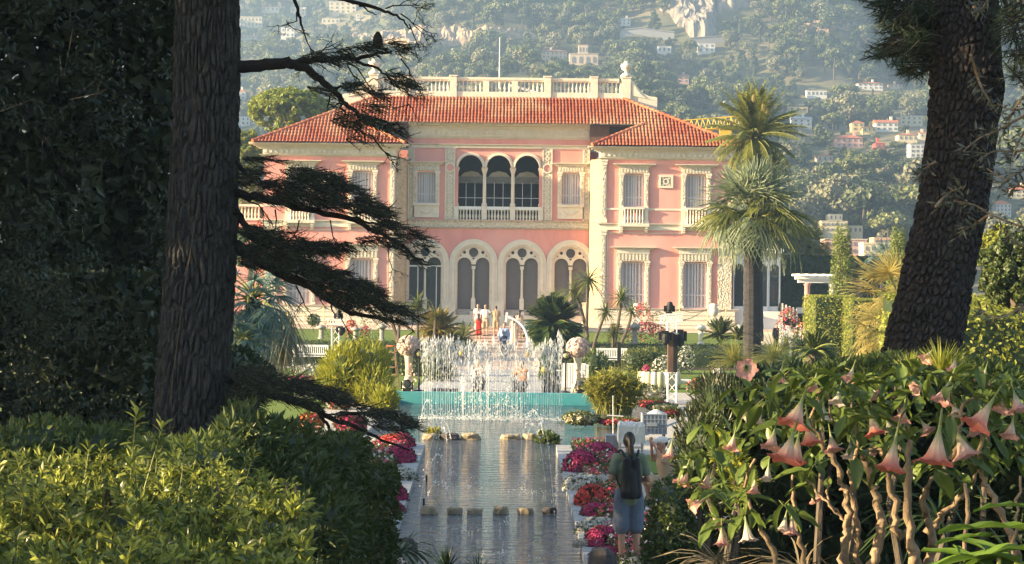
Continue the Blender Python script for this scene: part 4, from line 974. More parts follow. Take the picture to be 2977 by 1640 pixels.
for q in cand:
    u, v, x, Y, z = q
    h = NR.choice([4.2, 6.0, 7.5, 10.5], p=[.2, .35, .33, .12]) * NR.uniform(.85, 1.15)
    if NR.random() > open_(u, v): continue
    if NR.random() < 0.3: h *= 0.7
    hp = h * F / Y
    def hit(): return any(u0 - hp * .42 < u < u1 + hp * .42 and Y < yb and v0 < v and v - hp < v1 - (v1 - v0) * .12 for u0, u1, v0, v1, yb in TAKEN)
    if hit():
        h = NR.uniform(1.6, 3.2); hp = h * F / Y
        if hit(): continue
    if (1000 < u < 1560 and 104 < v < 160 + 10) and v - hp * .7 < 146 - 36 * max(0, (u - 1250) / 300): continue
    if 1925 < u < 2085 and v - hp < 25 + 95 * math.sin((u - 1915) / 170 * math.pi * .62) ** 1.3 and v > -20: continue
    if 2080 < u < 2190 and v - hp < 42 and v > -20: continue
    cz_ = 5.0 if h > 3.3 else 2.6; g = (int(x / cz_), int(Y / (cz_ * 1.3)), h > 3.3)
    if grid.get(g, 0) >= 1: continue
    grid[g] = 1
    keep.append((hp, u, v, x, Y, z, h))
keep.sort(key=lambda q: -q[0])
vis = [q for q in keep if 680 < q[1] < 2977 and q[2] < 700]
near = vis[:290]; nid = {id(q) for q in near}
rest = [q for q in keep if id(q) not in nid]
kinds = ['rounded pine', 'broad pine', 'flat-topped umbrella pine', 'tall loose pine', 'narrow dark cypress', 'bushy oak']
ANCH = [(2526, 250, 'long white farmhouse'), (2490, 366, 'tall yellow house'), (2575, 366, 'white gabled house'), (2645, 350, 'flat-roofed cream house'), (2465, 412, 'large pink villa'), (2553, 423, 'small red house'), (2632, 400, 'bungalow with columns'), (2668, 440, 'white apartment block'), (2394, 460, 'low brown-roofed house'),
        (2328, 354, 'grey-gabled white house'), (2318, 318, 'ochre house'), (2370, 272, 'long white single-storey building'), (2908, 605, 'white villa at the right edge'), (1697, 172, 'arcaded palace'), (1611, 158, 'brown-roofed palace wing'), (1984, 229, 'lone pink cottage'), (2052, 140, 'white house under the viaduct'), (1930, 144, 'white house left of the viaduct'),
        (1814, 63, 'grey-white house above the road wall'), (1880, 98, 'grey road wall'), (2010, 60, 'pale rock cliff'), (1280, 125, 'long quarry cliff'), (731, 64, 'terraced cream mansion'), (837, 95, 'white house by the dark spire'), (997, 24, 'large terraced villa'), (962, 62, 'cream garden house'), (1041, 51, 'white tower house'), (2426, 655, 'stepped modernist villa'),
        (2459, 725, 'pink apartment building'), (1820, 215, 'right parapet urn'), (1442, 170, 'flagpole'), (1078, 215, 'left parapet urn'), (2190, 300, 'feathery palm crown'), (2180, 600, 'fan palm crown'), (2446, 680, 'columnar cypress'), (1316, 235, 'left half of the roof parapet'), (1590, 235, 'right half of the roof parapet'), (702, 275, 'white house beside the trunk'), (2350, 90, 'strip of rock right of the viaduct'), (2500, 200, 'pine branch tips')]
used_l = {}
for hp, u, v, x, Y, z, h in near:
    k = pick(); vc = v - hp * .5
    au, av, an = min(ANCH, key=lambda q: math.hypot(u - q[0], (vc - q[1]) * 1.3)); du, dv = u - au, vc - av; dist = math.hypot(du, dv)
    w1 = ('right of' if du > 0 else 'left of') if abs(du) > abs(dv) else ('below' if dv > 0 else 'above'); w2 = 'just ' if dist < 45 else 'well ' if dist > 130 else ''
    sz = 'big' if h > 8.3 else 'small' if h < 5.2 else 'slim' if k in (3, 4) else 'mid-sized'
    lb_ = '%s %s %s%s the %s' % (sz, kinds[k], w2, w1, an); 
    if lb_ in used_l:
        an2 = sorted(ANCH, key=lambda q: math.hypot(u - q[0], (vc - q[1]) * 1.3))[1][2]; l2 = '%s %s between the %s and the %s' % (sz, kinds[k], an, an2); lb_ = l2 if len(l2.split()) <= 15 else lb_
    used_l[lb_] = 1
    o = put('hill_tree', TREES[k], None, (x, Y, z), NR.uniform(0, 6.28), (h * NR.uniform(.9, 1.25), h * NR.uniform(.9, 1.25), h))
    tag(o, lb_, 'tree', 'trees across the hillside')
def scatter_gn(name, meshes_objs, pts, scl, kind='stuff'):
    """one object: points that carry copies of the tree meshes"""
    me = bpy.data.meshes.new(name); me.vertices.add(len(pts)); me.vertices.foreach_set('co', np.array(pts, np.float32).ravel())
    at = me.attributes.new('s', 'FLOAT', 'POINT'); at.data.foreach_set('value', np.array(scl, np.float32))
    ai = me.attributes.new('k', 'INT', 'POINT'); ai.data.foreach_set('value', np.array([pick() for _ in pts], np.int32))
    o = put(name, me); tag(o, kind=kind)
    ng = bpy.data.node_groups.new(name, 'GeometryNodeTree'); ng.interface.new_socket('Geometry', in_out='INPUT', socket_type='NodeSocketGeometry'); ng.interface.new_socket('Geometry', in_out='OUTPUT', socket_type='NodeSocketGeometry')
    n, l = ng.nodes, ng.links; gi = n.new('NodeGroupInput'); go = n.new('NodeGroupOutput'); jn = n.new('GeometryNodeJoinGeometry')
    na = n.new('GeometryNodeInputNamedAttribute'); na.data_type = 'FLOAT'; na.inputs['Name'].default_value = 's'
    nk = n.new('GeometryNodeInputNamedAttribute'); nk.data_type = 'INT'; nk.inputs['Name'].default_value = 'k'
    rv_ = n.new('FunctionNodeRandomValue'); rv_.data_type = 'FLOAT_VECTOR'; rv_.inputs[0].default_value = (0, 0, 0); rv_.inputs[1].default_value = (0, 0, 6.283)
    for i, ob in enumerate(meshes_objs):
        oi = n.new('GeometryNodeObjectInfo'); oi.inputs['Object'].default_value = ob; oi.inputs['As Instance'].default_value = True
        tr = n.new('GeometryNodeTransform'); l.new(oi.outputs['Geometry'], tr.inputs['Geometry'])
        cp = n.new('FunctionNodeCompare'); cp.data_type = 'INT'; cp.operation = 'EQUAL'; l.new(nk.outputs['Attribute'], cp.inputs[2]); cp.inputs[3].default_value = i
        ip = n.new('GeometryNodeInstanceOnPoints'); l.new(gi.outputs[0], ip.inputs['Points']); l.new(cp.outputs[0], ip.inputs['Selection'])
        l.new(tr.outputs[0], ip.inputs['Instance']); l.new(rv_.outputs[0], ip.inputs['Rotation']); l.new(na.outputs['Attribute'], ip.inputs['Scale'])
        l.new(ip.outputs[0], jn.inputs[0])
    l.new(jn.outputs[0], go.inputs[0])
    md = o.modifiers.new('copies', 'NODES'); md.node_group = ng
    return o
srcs = []
for i in range(6): srcs.append(next(o for o in bpy.data.objects if o.data == TREES[i]))
scatter_gn('hillside_woods', srcs, [(q[3], q[4], q[5]) for q in rest], [q[6] * 1.05 for q in rest])
sp = hill_at(800, 100); m_ = MB(); m_.add(*(lambda p, d: (np.zeros((0, 3)), []))(0, 0)) if False else None
m_ = MB(); p, d = shell((0, 0, 0.5), (0.2, 0.2, 0.5), 700, 0.5); p[:, :2] *= (1.3 - 1.25 * p[:, 2:]).clip(0.03); leaves(m_, p, nrm(d * .6 + (0, 0, .8)), 0.07, 0.05); m_.tube([(0, 0, -.3), (0, 0, .9)], [0.03, 0.005], 5, 1)
tag(put('conifer', m_.mesh('conifer', [M['leaf_hill_dark'], M['bark']]), None, tuple(sp), 0, (60 * sp[1] / F,) * 2 + (62 * sp[1] / F,)), 'tall dark spire-shaped conifer among the houses at upper left', 'tree')

# ------------------------------------------------------------------ the air
mb = MB(); mb.box(-420, 520, -30, 1300, -2, 420)
hz_m = bpy.data.materials.new('haze'); hz_m.use_nodes = True; n_ = hz_m.node_tree.nodes; n_.remove(n_['Principled BSDF'])
pv = n_.new('ShaderNodeVolumePrincipled'); pv.inputs['Color'].default_value = (0.46, 0.68, 1.0, 1); pv.inputs['Density'].default_value = 0.00052; pv.inputs['Anisotropy'].default_value = 0.2
hz_m.node_tree.links.new(pv.outputs[0], n_['Material Output'].inputs['Volume'])
tag(mb.build('haze', hz_m), kind='stuff')
# ------------------------------------------------------------------ plants of the garden
NR = np.random.default_rng(31)
def blades(mb, base, dirs, L, W, droop=0.3, m=0, seg=3, fold=0.0, curl=1.6):
    """long strap leaves: base (n,3), dirs (n,3)"""
    n = len(dirs); d = nrm(dirs); L = np.broadcast_to(L, n) * (0.8 + 0.4 * NR.random(n)); base = np.broadcast_to(base, (n, 3))
    s = np.cross(d, (0, 0, 1.0)); s = nrm(s + 1e-3 * rdirs(n)); V = []
    ts = np.linspace(0, 1, seg + 1)
    for t in ts:
        wv = W * (0.55 + 1.2 * t - 1.75 * t * t) if t < 1 else 0.0
        c = base + d * (L * t)[:, None]; c[:, 2] -= droop * L * t ** curl * np.sqrt(np.clip(1 - d[:, 2] ** 2, 0.05, 1))
        V += [c - s * wv / 2, c + s * wv / 2 + np.array((0, 0, fold * W))]
    V = np.stack(V, 1); k = 2 * (seg + 1); o = np.arange(n)[:, None] * k
    f = np.concatenate([o + np.array([2 * i, 2 * i + 1, 2 * i + 3, 2 * i + 2]) for i in range(seg)])
    mb.add(V.reshape(-1, 3), f, m)
def sphere_dirs(n, lo, hi):
    z = NR.uniform(math.sin(lo), math.sin(hi), n); a = NR.uniform(0, 6.283, n); r = np.sqrt(1 - z * z)
    return np.stack([r * np.cos(a), r * np.sin(a), z], -1)

def fan_frond(pet, bl, nb, mt, droop, spread=2.1, w=0.05):
    m_ = MB(); path = [(0, 0, 0), (pet * .5, 0, pet * .06), (pet, 0, 0)]; m_.tube(path, [0.028, 0.02, 0.016], 5, 1)
    a = np.linspace(-spread, spread, nb); d = np.stack([np.cos(a), np.sin(a), 0.12 * np.cos(a * 3) + 0.06 * NR.normal(size=nb)], -1)
    blades(m_, np.array((pet, 0, 0.0)), d, bl * (0.78 + 0.22 * np.cos(a * .7)), w, droop, 0, 3, 0.35, 2.2)
    return m_.mesh('frond', [mt, M['stem_green']])
def feather_frond(L, arch, mt, nl=60, ll=0.5, w=0.05):
    m_ = MB(); t = np.linspace(0, 1, 12); th = arch[0] + (arch[1] - arch[0]) * t; dx, dz = np.cos(th), np.sin(th)
    x = np.concatenate([[0], np.cumsum(dx[:-1])]) * L / 11; z = np.concatenate([[0], np.cumsum(dz[:-1])]) * L / 11
    p = np.stack([x, 0 * x, z], -1); m_.tube(p, np.linspace(0.035, 0.006, 12), 5, 1)
    tt = np.linspace(0.1, 0.99, nl); P0 = np.stack([np.interp(tt, t, p[:, i]) for i in range(3)], -1); T = nrm(np.stack([np.interp(tt, t, dx), 0 * tt, np.interp(tt, t, dz)], -1))
    for s in (-1, 1):
        U = np.cross(T, (0, 1.0, 0)); d = T * 0.75 + np.array((0, s * 0.85, 0)) - U * 0.25 + rdirs(nl) * 0.12
        blades(m_, P0, d, ll * np.sin(np.clip(tt * 1.05 + .12, 0, 1) * math.pi) ** .5, w, 0.12, 0, 2)
    return m_.mesh('frond', [mt, M['stem_green']])
def place_fronds(root, meshes, centre, n, lo, hi, scale=1.0, jit=0.1, name='frond', golden=True):
    for k in range(n):
        el = lerp(hi, lo, (k + 0.5) / n) + RD.uniform(-.12, .12); az = k * 2.39996 + RD.uniform(-.3, .3)
        me = meshes[min(len(meshes) - 1, int(len(meshes) * (k + RD.uniform(-2, 2)) / n))] if len(meshes) > 1 else meshes[0]
        o = put(name, me, root, np.array(centre) - WO[root.name] + np.array([RD.uniform(-jit, jit) for _ in range(3)]))
        o.rotation_euler = (RD.uniform(-.35, .35), -el, az); s = scale * RD.uniform(.86, 1.1); o.scale = (s, s, s)
def ringed_trunk(root, p0, p1, r0, r1, m, k=26, n=12, name='trunk', bulge=0.06):
    m_ = MB(); t = np.linspace(0, 1, k); pts = np.array(p0)[None] * (1 - t[:, None]) + np.array(p1)[None] * t[:, None]
    r = (r0 + (r1 - r0) * t) * (1 + bulge * (np.arange(k) % 2)); m_.tube(pts, r, n); m_.build(name, m, root, False)

# blue fan palm in front of the right wing
b = G(2186, 1092, 0.0); c = P(2188, 625, b[1])
t = thing('fan_palm', 'tall fan palm with silvery blue fronds and dark ringed trunk before the right wing', 'palm', tuple(b))
ringed_trunk(t, b, c, 0.38, 0.33, M['bark_palm'], 40)
FB = [fan_frond(0.95, 0.95, 26, M['leaf_blue'], 0.10, w=.065), fan_frond(1.0, 1.0, 26, M['leaf_blue'], 0.35, w=.065), fan_frond(0.95, 1.05, 26, M['leaf_palm'], 0.6, w=.075), fan_frond(0.95, 1.05, 26, M['leaf_blue'], 0.8, w=.07)]
place_fronds(t, FB, c, 64, -0.8, 1.5, 1.3, 0.2)
m_ = MB(); blades(m_, c + rdirs(70) * 0.15 - (0, 0, 0.35), sphere_dirs(70, -1.3, -0.5), 0.9, 0.06, 0.3); m_.build('dead_fronds', M['leaf_dry'], t)
# feathery palm behind it
b = P(2200, 960, 101.0); b[2] = 0.9; c = P(2192, 405, 101.0)
t = thing('feather_palm', 'feathery date palm with arching green fronds rising behind the fan palm', 'palm', tuple(b))
ringed_trunk(t, b, c, 0.36, 0.33, M['bark_palm'], 40)
FF = [feather_frond(2.75, (0.5, -0.3), M['leaf_palm']), feather_frond(2.9, (0.4, -0.7), M['leaf_palm']), feather_frond(2.7, (0.2, -1.2), M['leaf_palm'])]
place_fronds(t, FF, c, 96, -0.8, 1.4, 1.15, 0.25)
m_ = MB(); blades(m_, c - (0, 0, 0.2), sphere_dirs(60, -0.8, 0.4), 0.8, 0.05, 0.2); m_.build('fruit_stalks', M['leaf_gold'], t)
for k, (u, v, r) in enumerate(((2192, 286, .22), (2222, 312, .27), (2230, 322, .2))):
    p = P(u, v, 100.2); m_ = MB(); m_.lathe([(0.02, -r), (r * .5, -r * .7), (r * .62, 0), (r * .45, r * .7), (0.02, r)], 9, p, sy=.4); m_.build('spathe', M['leaf_gold'], t)
# other palms
def fan_palm(label, u, v, Y, zg, rad, mts, n=26, group=None, tr=0.17, lo=-.6, hi=1.3, dr=(0.15, 0.5)):
    c = P(u, v, Y); b = np.array((c[0], c[1], zg)); t = thing('fan_palm', label, 'palm', tuple(b), group=group)
    ringed_trunk(t, b, c, tr * 1.1, tr, M['bark_palm'], 16, 8)
    fr = [fan_frond(rad * .5, rad * .5, 26, mts, d, w=rad * .028) for d in dr]
    place_fronds(t, fr, c, n, lo, hi, 1.0, 0.08); return t
fan_palm('green fan palm in front of the dark hedge beside the glazed bow', 2352, 715, 128, 0.9, 1.75, M['leaf_palm'], 30)
fan_palm('smaller green fan palm peeping over the pergola', 2385, 752, 131, 0.9, 1.4, M['leaf_palm'], 24)
fan_palm('blue-grey fan palm between the two cypresses', 2568, 748, 110, 0.9, 1.2, M['leaf_bluedark'], 20)
fan_palm('golden fan palm with huge backlit fronds left of the leaning pine', 2606, 866, 62, 0.4, 1.75, M['leaf_gold'], 34, tr=0.2, lo=-.9, hi=1.3)
fan_palm('golden fan palm low and spreading, right under the first one', 2582, 965, 60, 0.2, 1.45, M['leaf_gold'], 26, tr=0.18, lo=-.9, hi=1.0)
fan_palm('blue-green fan palm with drooping fronds beside the left trunk', 735, 868, 40, 0.0, 1.25, M['leaf_bluedark'], 30, tr=0.15, lo=-1.1, hi=1.0, dr=(0.4, 1.0))
fan_palm('lower blue-green fan palm hugging the left trunk', 708, 985, 39, 0.0, 0.85, M['leaf_bluedark'], 22, tr=0.12, lo=-1.0, hi=0.9, dr=(0.5, 1.1))

# dry skirt of hanging stems below the blue-green palm
t = thing('weeping_shrub', 'pale brownish weeping shrub hanging below the blue-green palm', 'shrub', tuple(G(795, 1110)))
m_ = MB(); pts = np.array([P(NR.uniform(735, 850), NR.uniform(895, 960), 42 + NR.random()) for _ in range(520)]); blades(m_, pts, sphere_dirs(520, -1.5, -0.5), 1.15, 0.03, 0.6); m_.build('hanging_stems', M['leaf_grey'], t)

# cycads
def cycad(label, u, v, Y, R_, mt, n=60, lo=-.5, hi=1.35, zg=0.0, trunk=True, w=0.035, ll=0.30):
    c = P(u, v, Y); b = np.array((c[0], c[1], zg)); t = thing('cycad', label, 'cycad', tuple(b))
    if trunk: ringed_trunk(t, b, c, 0.24, 0.2, M['bark'], 14, 9, bulge=.2)
    fr = [feather_frond(R_, (0.35, -0.25), mt, 26, ll * R_ / 1.6, w), feather_frond(R_, (0.2, -0.7), mt, 26, ll * R_ / 1.6, w)]
    place_fronds(t, fr, c, n, lo, hi, 1.0, 0.05); return t
cycad('big dark green cycad right of the steps', 1608, 950, 90, 1.75, M['leaf_cycad'], 170, -0.8, 1.5, w=0.09, ll=0.46)
cycad('golden yellow cycad left of the steps', 1275, 962, 94, 1.5, M['leaf_cycad_gold'], 60, -0.35, 1.1, w=0.07, ll=0.4)
cycad('dark green cycad growing under the golden one', 1290, 1005, 93.4, 1.25, M['leaf_cycad'], 44, -.5, 0.7, w=0.06, ll=0.36)
cycad('cycad on the lawn between the light tower and fan palm', 2096, 978, 86, 1.05, M['leaf_cycad'], 46, -.2, 1.2, zg=0.6, trunk=False, w=0.05)
cycad('low cycad touching the foot of the fan palm trunk', 2150, 985, 85, 0.8, M['leaf_cycad'], 30, -.1, 1.2, zg=0.6, trunk=False, w=0.05)
cycad('spiky cycad near the brugmansia and the golden palms', 2370, 1022, 52, 0.75, M['leaf_cycad'], 34, -.3, 1.2, trunk=True, w=0.045)
cycad('drooping feathery cycad beside the golden cycad', 1345, 985, 96, 1.35, M['leaf_palm'], 26, -.7, 0.9, w=0.05)
# cordylines and grass yuccas
def rosette(mb, c, r, n, lo, hi, w, m=0, droop=0.3): blades(mb, np.array(c) + rdirs(n) * r * .05, sphere_dirs(n, lo, hi), r, w, droop, m, 3, 0.2, 2.0)
def cordyline(label, stems, Y, group=None, mt='leaf_cordyline'):
    u0, v0 = stems[0][0][0]; b = P(u0, v0, Y); t = thing('cordyline', label, 'cordyline', tuple(b), group=group)
    for path, r in stems:
        pts = smooth_path([P(u, v, Y + RD.uniform(-.2, .2)) for u, v in path], 4); m_ = MB(); m_.tube(pts, np.linspace(0.09, 0.055, len(pts)), 7); m_.build('trunk', M['bark'], t)
        m_ = MB(); rosette(m_, pts[-1], r, 90, -0.9, 1.5, r * 0.085, 0, 0.28); m_.build('leaf_rosette', M[mt], t)
G1 = 'cordylines standing right of the steps'
cordyline('tallest cordyline right of the big cycad, with a twin head', [([(1708, 1060), (1706, 960), (1708, 880), (1712, 812)], .92), ([(1708, 980), (1690, 900), (1668, 845)], .75)], 89, G1)
cordyline('cordyline with a crooked grey trunk by the pink flowers', [([(1722, 1070), (1728, 1000), (1752, 930), (1760, 905)], .6)], 87.5, G1)
cordyline('full-headed cordyline before the first ground-floor window', [([(1772, 1062), (1790, 980), (1802, 910), (1806, 868)], .8)], 88.5, G1)
cordyline('cordyline whose pale trunk leans left towards the bench', [([(1765, 1072), (1800, 1010), (1828, 945), (1836, 905)], .55)], 86.8, G1)
cordyline('low leafy cordyline at the base of the leaning one', [([(1785, 1060), (1782, 1000), (1784, 965)], .6)], 87.9, G1)
cordyline('cordyline with a big yellow-green head in front of the first arch', [([(1213, 1040), (1214, 960), (1216, 880)], .8)], 92, None)
cordyline('smaller cordyline right of the yellow-headed one', [([(1262, 1040), (1263, 980), (1266, 925)], .55)], 93, None)
cordyline('grey-stemmed tree cordyline near the step ladder', [([(1160, 1080), (1158, 1000), (1162, 930), (1170, 900)], .5), ([(1158, 1000), (1140, 930), (1128, 890)], .5)], 86, None)
def tuft(name, label, u, v, Y, r, n, mt, lo=0.1, hi=1.5, w=0.03, droop=0.5, cat='plant', zg=None, group=None):
    b = P(u, v, Y) if zg is None else np.array((*P(u, v, Y)[:2], zg)); t = thing(name, label, cat, tuple(b), group=group)
    m_ = MB(); rosette(m_, b, r, n, lo, hi, w, 0, droop); m_.build('leaf_blades', M[mt], t); return t
tuft('grass_tree', 'yellow-green grass tree fanning out left of the palm trunk', 2135, 1052, 78, 1.15, 260, 'leaf_bamboo', -0.1, 1.4, 0.03, 0.35)
tuft('grass_tree', 'grey-green grass tuft spreading right of the palm trunk', 2250, 1045, 66, 1.25, 240, 'leaf_palm', 0.0, 1.4, 0.03, 0.6)
tuft('grass_tree', 'pale grass tuft behind the white chair', 2285, 1010, 80, 0.9, 160, 'leaf_bamboo', 0.0, 1.4, 0.03, 0.6)
tuft('yucca', 'dark spiky yucca beside the trimmed hedge at right', 2330, 1010, 72, 0.95, 130, 'leaf_cycad', -0.2, 1.4, 0.05, 0.4)
tuft('yucca', 'dark drooping yucca behind the brugmansia leaves', 2300, 1085, 40, 0.75, 150, 'leaf_cycad', -0.1, 1.3, 0.035, 0.7)
tuft('yucca', 'dark yucca leaning out under the lowest cedar branch', 745, 1130, 30, 0.6, 110, 'leaf_dark', -.1, 1.4, .04, .4)

# reeds in the pond and the yellow shrub opposite
def reeds(name, label, u0, u1, v0, v1, Y, zg, n, mt, cat):
    c = P((u0 + u1) / 2, v1, Y); c[2] = zg; t = thing(name, label, cat, tuple(c)); m_ = MB(); P_, D_ = [], []
    hw = (u1 - u0) / 2 * Y / F; top = P((u0 + u1) / 2, v0, Y)[2]
    for k in range(n):
        a = NR.uniform(0, 6.28); r = math.sqrt(NR.random()); x, y = c[0] + hw * .62 * r * math.cos(a), c[1] + hw * .5 * r * math.sin(a)
        h = (top - zg) * (1 - .25 * r) * NR.uniform(.65, 1.0); tip = np.array((x + hw * .55 * r * math.cos(a) + NR.normal() * .08, y + NR.normal() * .1, zg + h))
        pts = smooth_path([(x, y, zg - .1), ((x * .6 + tip[0] * .4), y, zg + h * .55), tip], 4); m_.tube(pts, np.linspace(.012, .005, len(pts)), 4, 1, False)
        for q in range(16):
            s = NR.uniform(.25, 1); P_.append(np.array([np.interp(s, np.linspace(0, 1, len(pts)), pts[:, i]) for i in range(3)])); D_.append(rdirs(1)[0] * .9 + (0, 0, .25))
    m_.build('canes', [M[mt], M['stem_green']], t)
    m_ = MB(); leaves(m_, np.array(P_), np.array(D_), .26, .045); m_.build('foliage', M[mt], t); return t
reeds('reed_clump', 'tall yellow-green reed clump growing in the pool at right', 1706, 1862, 1062, 1215, 56, -.1, 230, 'leaf_bamboo', 'reeds')
M['leaf_lime'] = None; leafm('leaf_lime', (0.20, 0.22, 0.02), (0.42, 0.40, 0.05), trans=0.4)
def bush(name, label, cat, blobs, Y, mt, L, W, n, core=True, m2=None, group=None, zg=0.0, dirup=0.3, jit=0.7, stems=True):
    """a shrub from lobes (u, v, rx px, rz px, ry m, dY)"""
    cs = [(P(u, v, Y + dY), rx * Y / F, rz * Y / F, ry) for u, v, rx, rz, ry, dY in blobs]
    b = np.mean([c[0] for c in cs], 0); b[2] = zg; t = thing(name, label, cat, tuple(b), group=group)
    m_ = MB(); tot = sum(rx * rz for _, rx, rz, _ in cs)
    for c, rx, rz, ry in cs:
        p, d = shell(c, (rx, ry, rz), int(n * rx * rz / tot), 0.62); leaves(m_, p, nrm(d * .7 + rdirs(len(p)) * jit + (0, 0, dirup)), L, W)
    m_.build('foliage', M[mt], t)
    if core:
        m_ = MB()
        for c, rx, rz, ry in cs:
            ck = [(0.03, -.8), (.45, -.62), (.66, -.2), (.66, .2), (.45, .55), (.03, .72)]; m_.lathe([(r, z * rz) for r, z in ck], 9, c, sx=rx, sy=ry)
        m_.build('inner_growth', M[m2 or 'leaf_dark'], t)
    if stems:
        m_ = MB()
        for c, rx, rz, ry in cs[:5]: m_.tube(wander((c[0], c[1], zg - .1), c, 5, .04), [.03, .025, .02, .015, .01], 5)
        m_.build('stem', M['bark'], t)
    return t
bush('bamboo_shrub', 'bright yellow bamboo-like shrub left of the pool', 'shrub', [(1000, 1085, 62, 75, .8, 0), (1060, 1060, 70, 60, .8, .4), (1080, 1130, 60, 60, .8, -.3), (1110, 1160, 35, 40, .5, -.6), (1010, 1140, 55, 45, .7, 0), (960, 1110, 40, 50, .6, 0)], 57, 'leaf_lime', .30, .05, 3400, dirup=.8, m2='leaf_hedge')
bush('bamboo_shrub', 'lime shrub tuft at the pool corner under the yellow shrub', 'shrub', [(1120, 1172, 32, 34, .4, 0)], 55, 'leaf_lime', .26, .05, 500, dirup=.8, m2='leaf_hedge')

# clipped hedges
def hedge(label, x0, x1, y0, y1, z0, z1, z2=None, mt='leaf_clip', L=.09, dens=60, name='hedge', jit=.05):
    z2 = z1 if z2 is None else z2; t = thing(name, label, 'hedge', ((x0 + x1) / 2, (y0 + y1) / 2, z0)); m_ = MB(); e = .05
    v = [(x0 + e, y0 + e, z0 - .3), (x1 - e, y0 + e, z0 - .3), (x1 - e, y1 - e, z0 - .3), (x0 + e, y1 - e, z0 - .3), (x0 + e, y0 + e, z1 - e), (x1 - e, y0 + e, z1 - e), (x1 - e, y1 - e, z2 - e), (x0 + e, y1 - e, z2 - e)]
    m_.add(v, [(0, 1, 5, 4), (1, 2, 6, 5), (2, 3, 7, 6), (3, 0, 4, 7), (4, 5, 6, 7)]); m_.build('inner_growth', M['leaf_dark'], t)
    m_ = MB()
    def face(o, a, b_, nr):
        o, a, b_ = map(np.array, (o, a, b_)); n = int(np.linalg.norm(a) * np.linalg.norm(b_) * dens)
        p = o + NR.random((n, 1)) * a + NR.random((n, 1)) * b_ + rdirs(n) * jit; patches(m_, p, np.array(nr)[None] + 0 * p, L, L * .6, 0, .75)
    face((x0, y0, z0), (x1 - x0, 0, 0), (0, 0, z1 - z0), (0, -1, 0)); face((x0, y0, z1), (x1 - x0, 0, 0), (0, y1 - y0, z2 - z1), (0, 0, 1))
    face((x0, y0, z0), (0, y1 - y0, 0), (0, 0, z1 - z0), (-1, 0, 0)); face((x1, y0, z0), (0, y1 - y0, 0), (0, 0, z1 - z0), (1, 0, 0))
    m_.build('foliage', M[mt], t); return t
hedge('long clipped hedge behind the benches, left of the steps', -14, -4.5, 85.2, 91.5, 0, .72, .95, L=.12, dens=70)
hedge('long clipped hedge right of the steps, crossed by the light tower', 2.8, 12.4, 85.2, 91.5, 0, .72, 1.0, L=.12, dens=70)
p = P(2368, 1000, 74); q = P(2470, 862, 74)
hedge('square clipped bright hedge in front of the cypress', p[0], q[0] + .3, 74, 77, .2, q[2], mt='leaf_hedge_yellow', L=.08, dens=240)
p = P(2480, 1000, 72.5); q = P(2620, 872, 72.5)
hedge('second clipped bright hedge, right of the narrow gap', p[0] - .15, q[0], 72, 76, .2, q[2], mt='leaf_hedge_yellow', L=.08, dens=240)
p, q = P(2235, 905, 126), P(2420, 745, 126)
hedge('tall dark hedge behind the pergola and railing', p[0], q[0] + 6, 126, 128.5, .9, q[2], mt='leaf_dark', L=.2, dens=60)
p, q = P(2745, 1120, 34), P(3150, 925, 34)
hedge('broad sunny hedge behind the leaning pine at right', p[0], q[0], 34, 40, -.1, q[2], q[2] + .35, mt='leaf_hedge_yellow', L=.09, dens=330, jit=.09)
hedge('low dark hedge seen through the left fountain jets', -4.4, -2.5, 76, 77.2, .0, 1.0, L=.1, dens=110)
hedge('low dark hedge seen through the right fountain jets', 1.2, 3.0, 77, 78.2, .0, .95, L=.1, dens=110)
bush('garden_shrub', 'rounded green shrub behind the left rose vase', 'shrub', [(1262, 1070, 34, 44, .5, 0), (1300, 1085, 26, 34, .4, .3)], 72, 'leaf_hedge', .16, .06, 700)
bush('garden_shrub', 'rounded green shrub behind the right rose vase', 'shrub', [(1592, 1080, 30, 38, .5, 0), (1730, 1060, 40, 40, .5, 1)], 74, 'leaf_hedge', .16, .06, 700)
bush('garden_shrub', 'leafy shrub filling the bed behind the yellow bamboo shrub', 'shrub', [(1085, 1060, 50, 40, .6, 0), (1130, 1075, 40, 36, .5, 1)], 78, 'leaf_hedge', .16, .06, 900)
bush('garden_shrub', 'leafy shrub between the leaning cordyline and the light tower', 'shrub', [(1850, 1050, 46, 34, .6, 0), (1890, 1040, 34, 28, .5, .5)], 80, 'leaf_cordyline', .16, .06, 800)
# cypresses
def cypress(label, u, v0, v1, Y, rw, zg=.6):
    c = P(u, v1, Y); top = P(u, v0, Y)[2]; b = np.array((c[0], Y, zg)); h = top - zg; r = rw * Y / F; t = thing('cypress', label, 'cypress', tuple(b)); m_ = MB()
    for k in range(150):
        z = NR.random() ** .9; rr = r * (1.0 if z < .55 else 1.0 - (z - .55) * 1.2); a = NR.uniform(0, 6.28); q = b + (math.cos(a) * rr * .62, math.sin(a) * rr * .62, h * (.04 + .92 * z)); d = rdirs(46)
        pp = q + d * (r * .3, r * .3, r * .62); patches(m_, pp, d + (0, 0, .2), .11, .06, 0, .5)
    m_.build('crown', M['leaf_cypress'], t); m_ = MB(); m_.tube([b, b + (0, 0, h * .9)], [.12, .03], 6); m_.build('trunk', M['bark'], t)
cypress('columnar cypress rising behind the clipped hedges', 2446, 655, 880, 96, 44)
cypress('second columnar cypress touching the leaning pine trunk', 2612, 658, 810, 104, 40)
cypress('narrow cypress sapling against the apartment buildings', 2490, 756, 800, 180, 10)
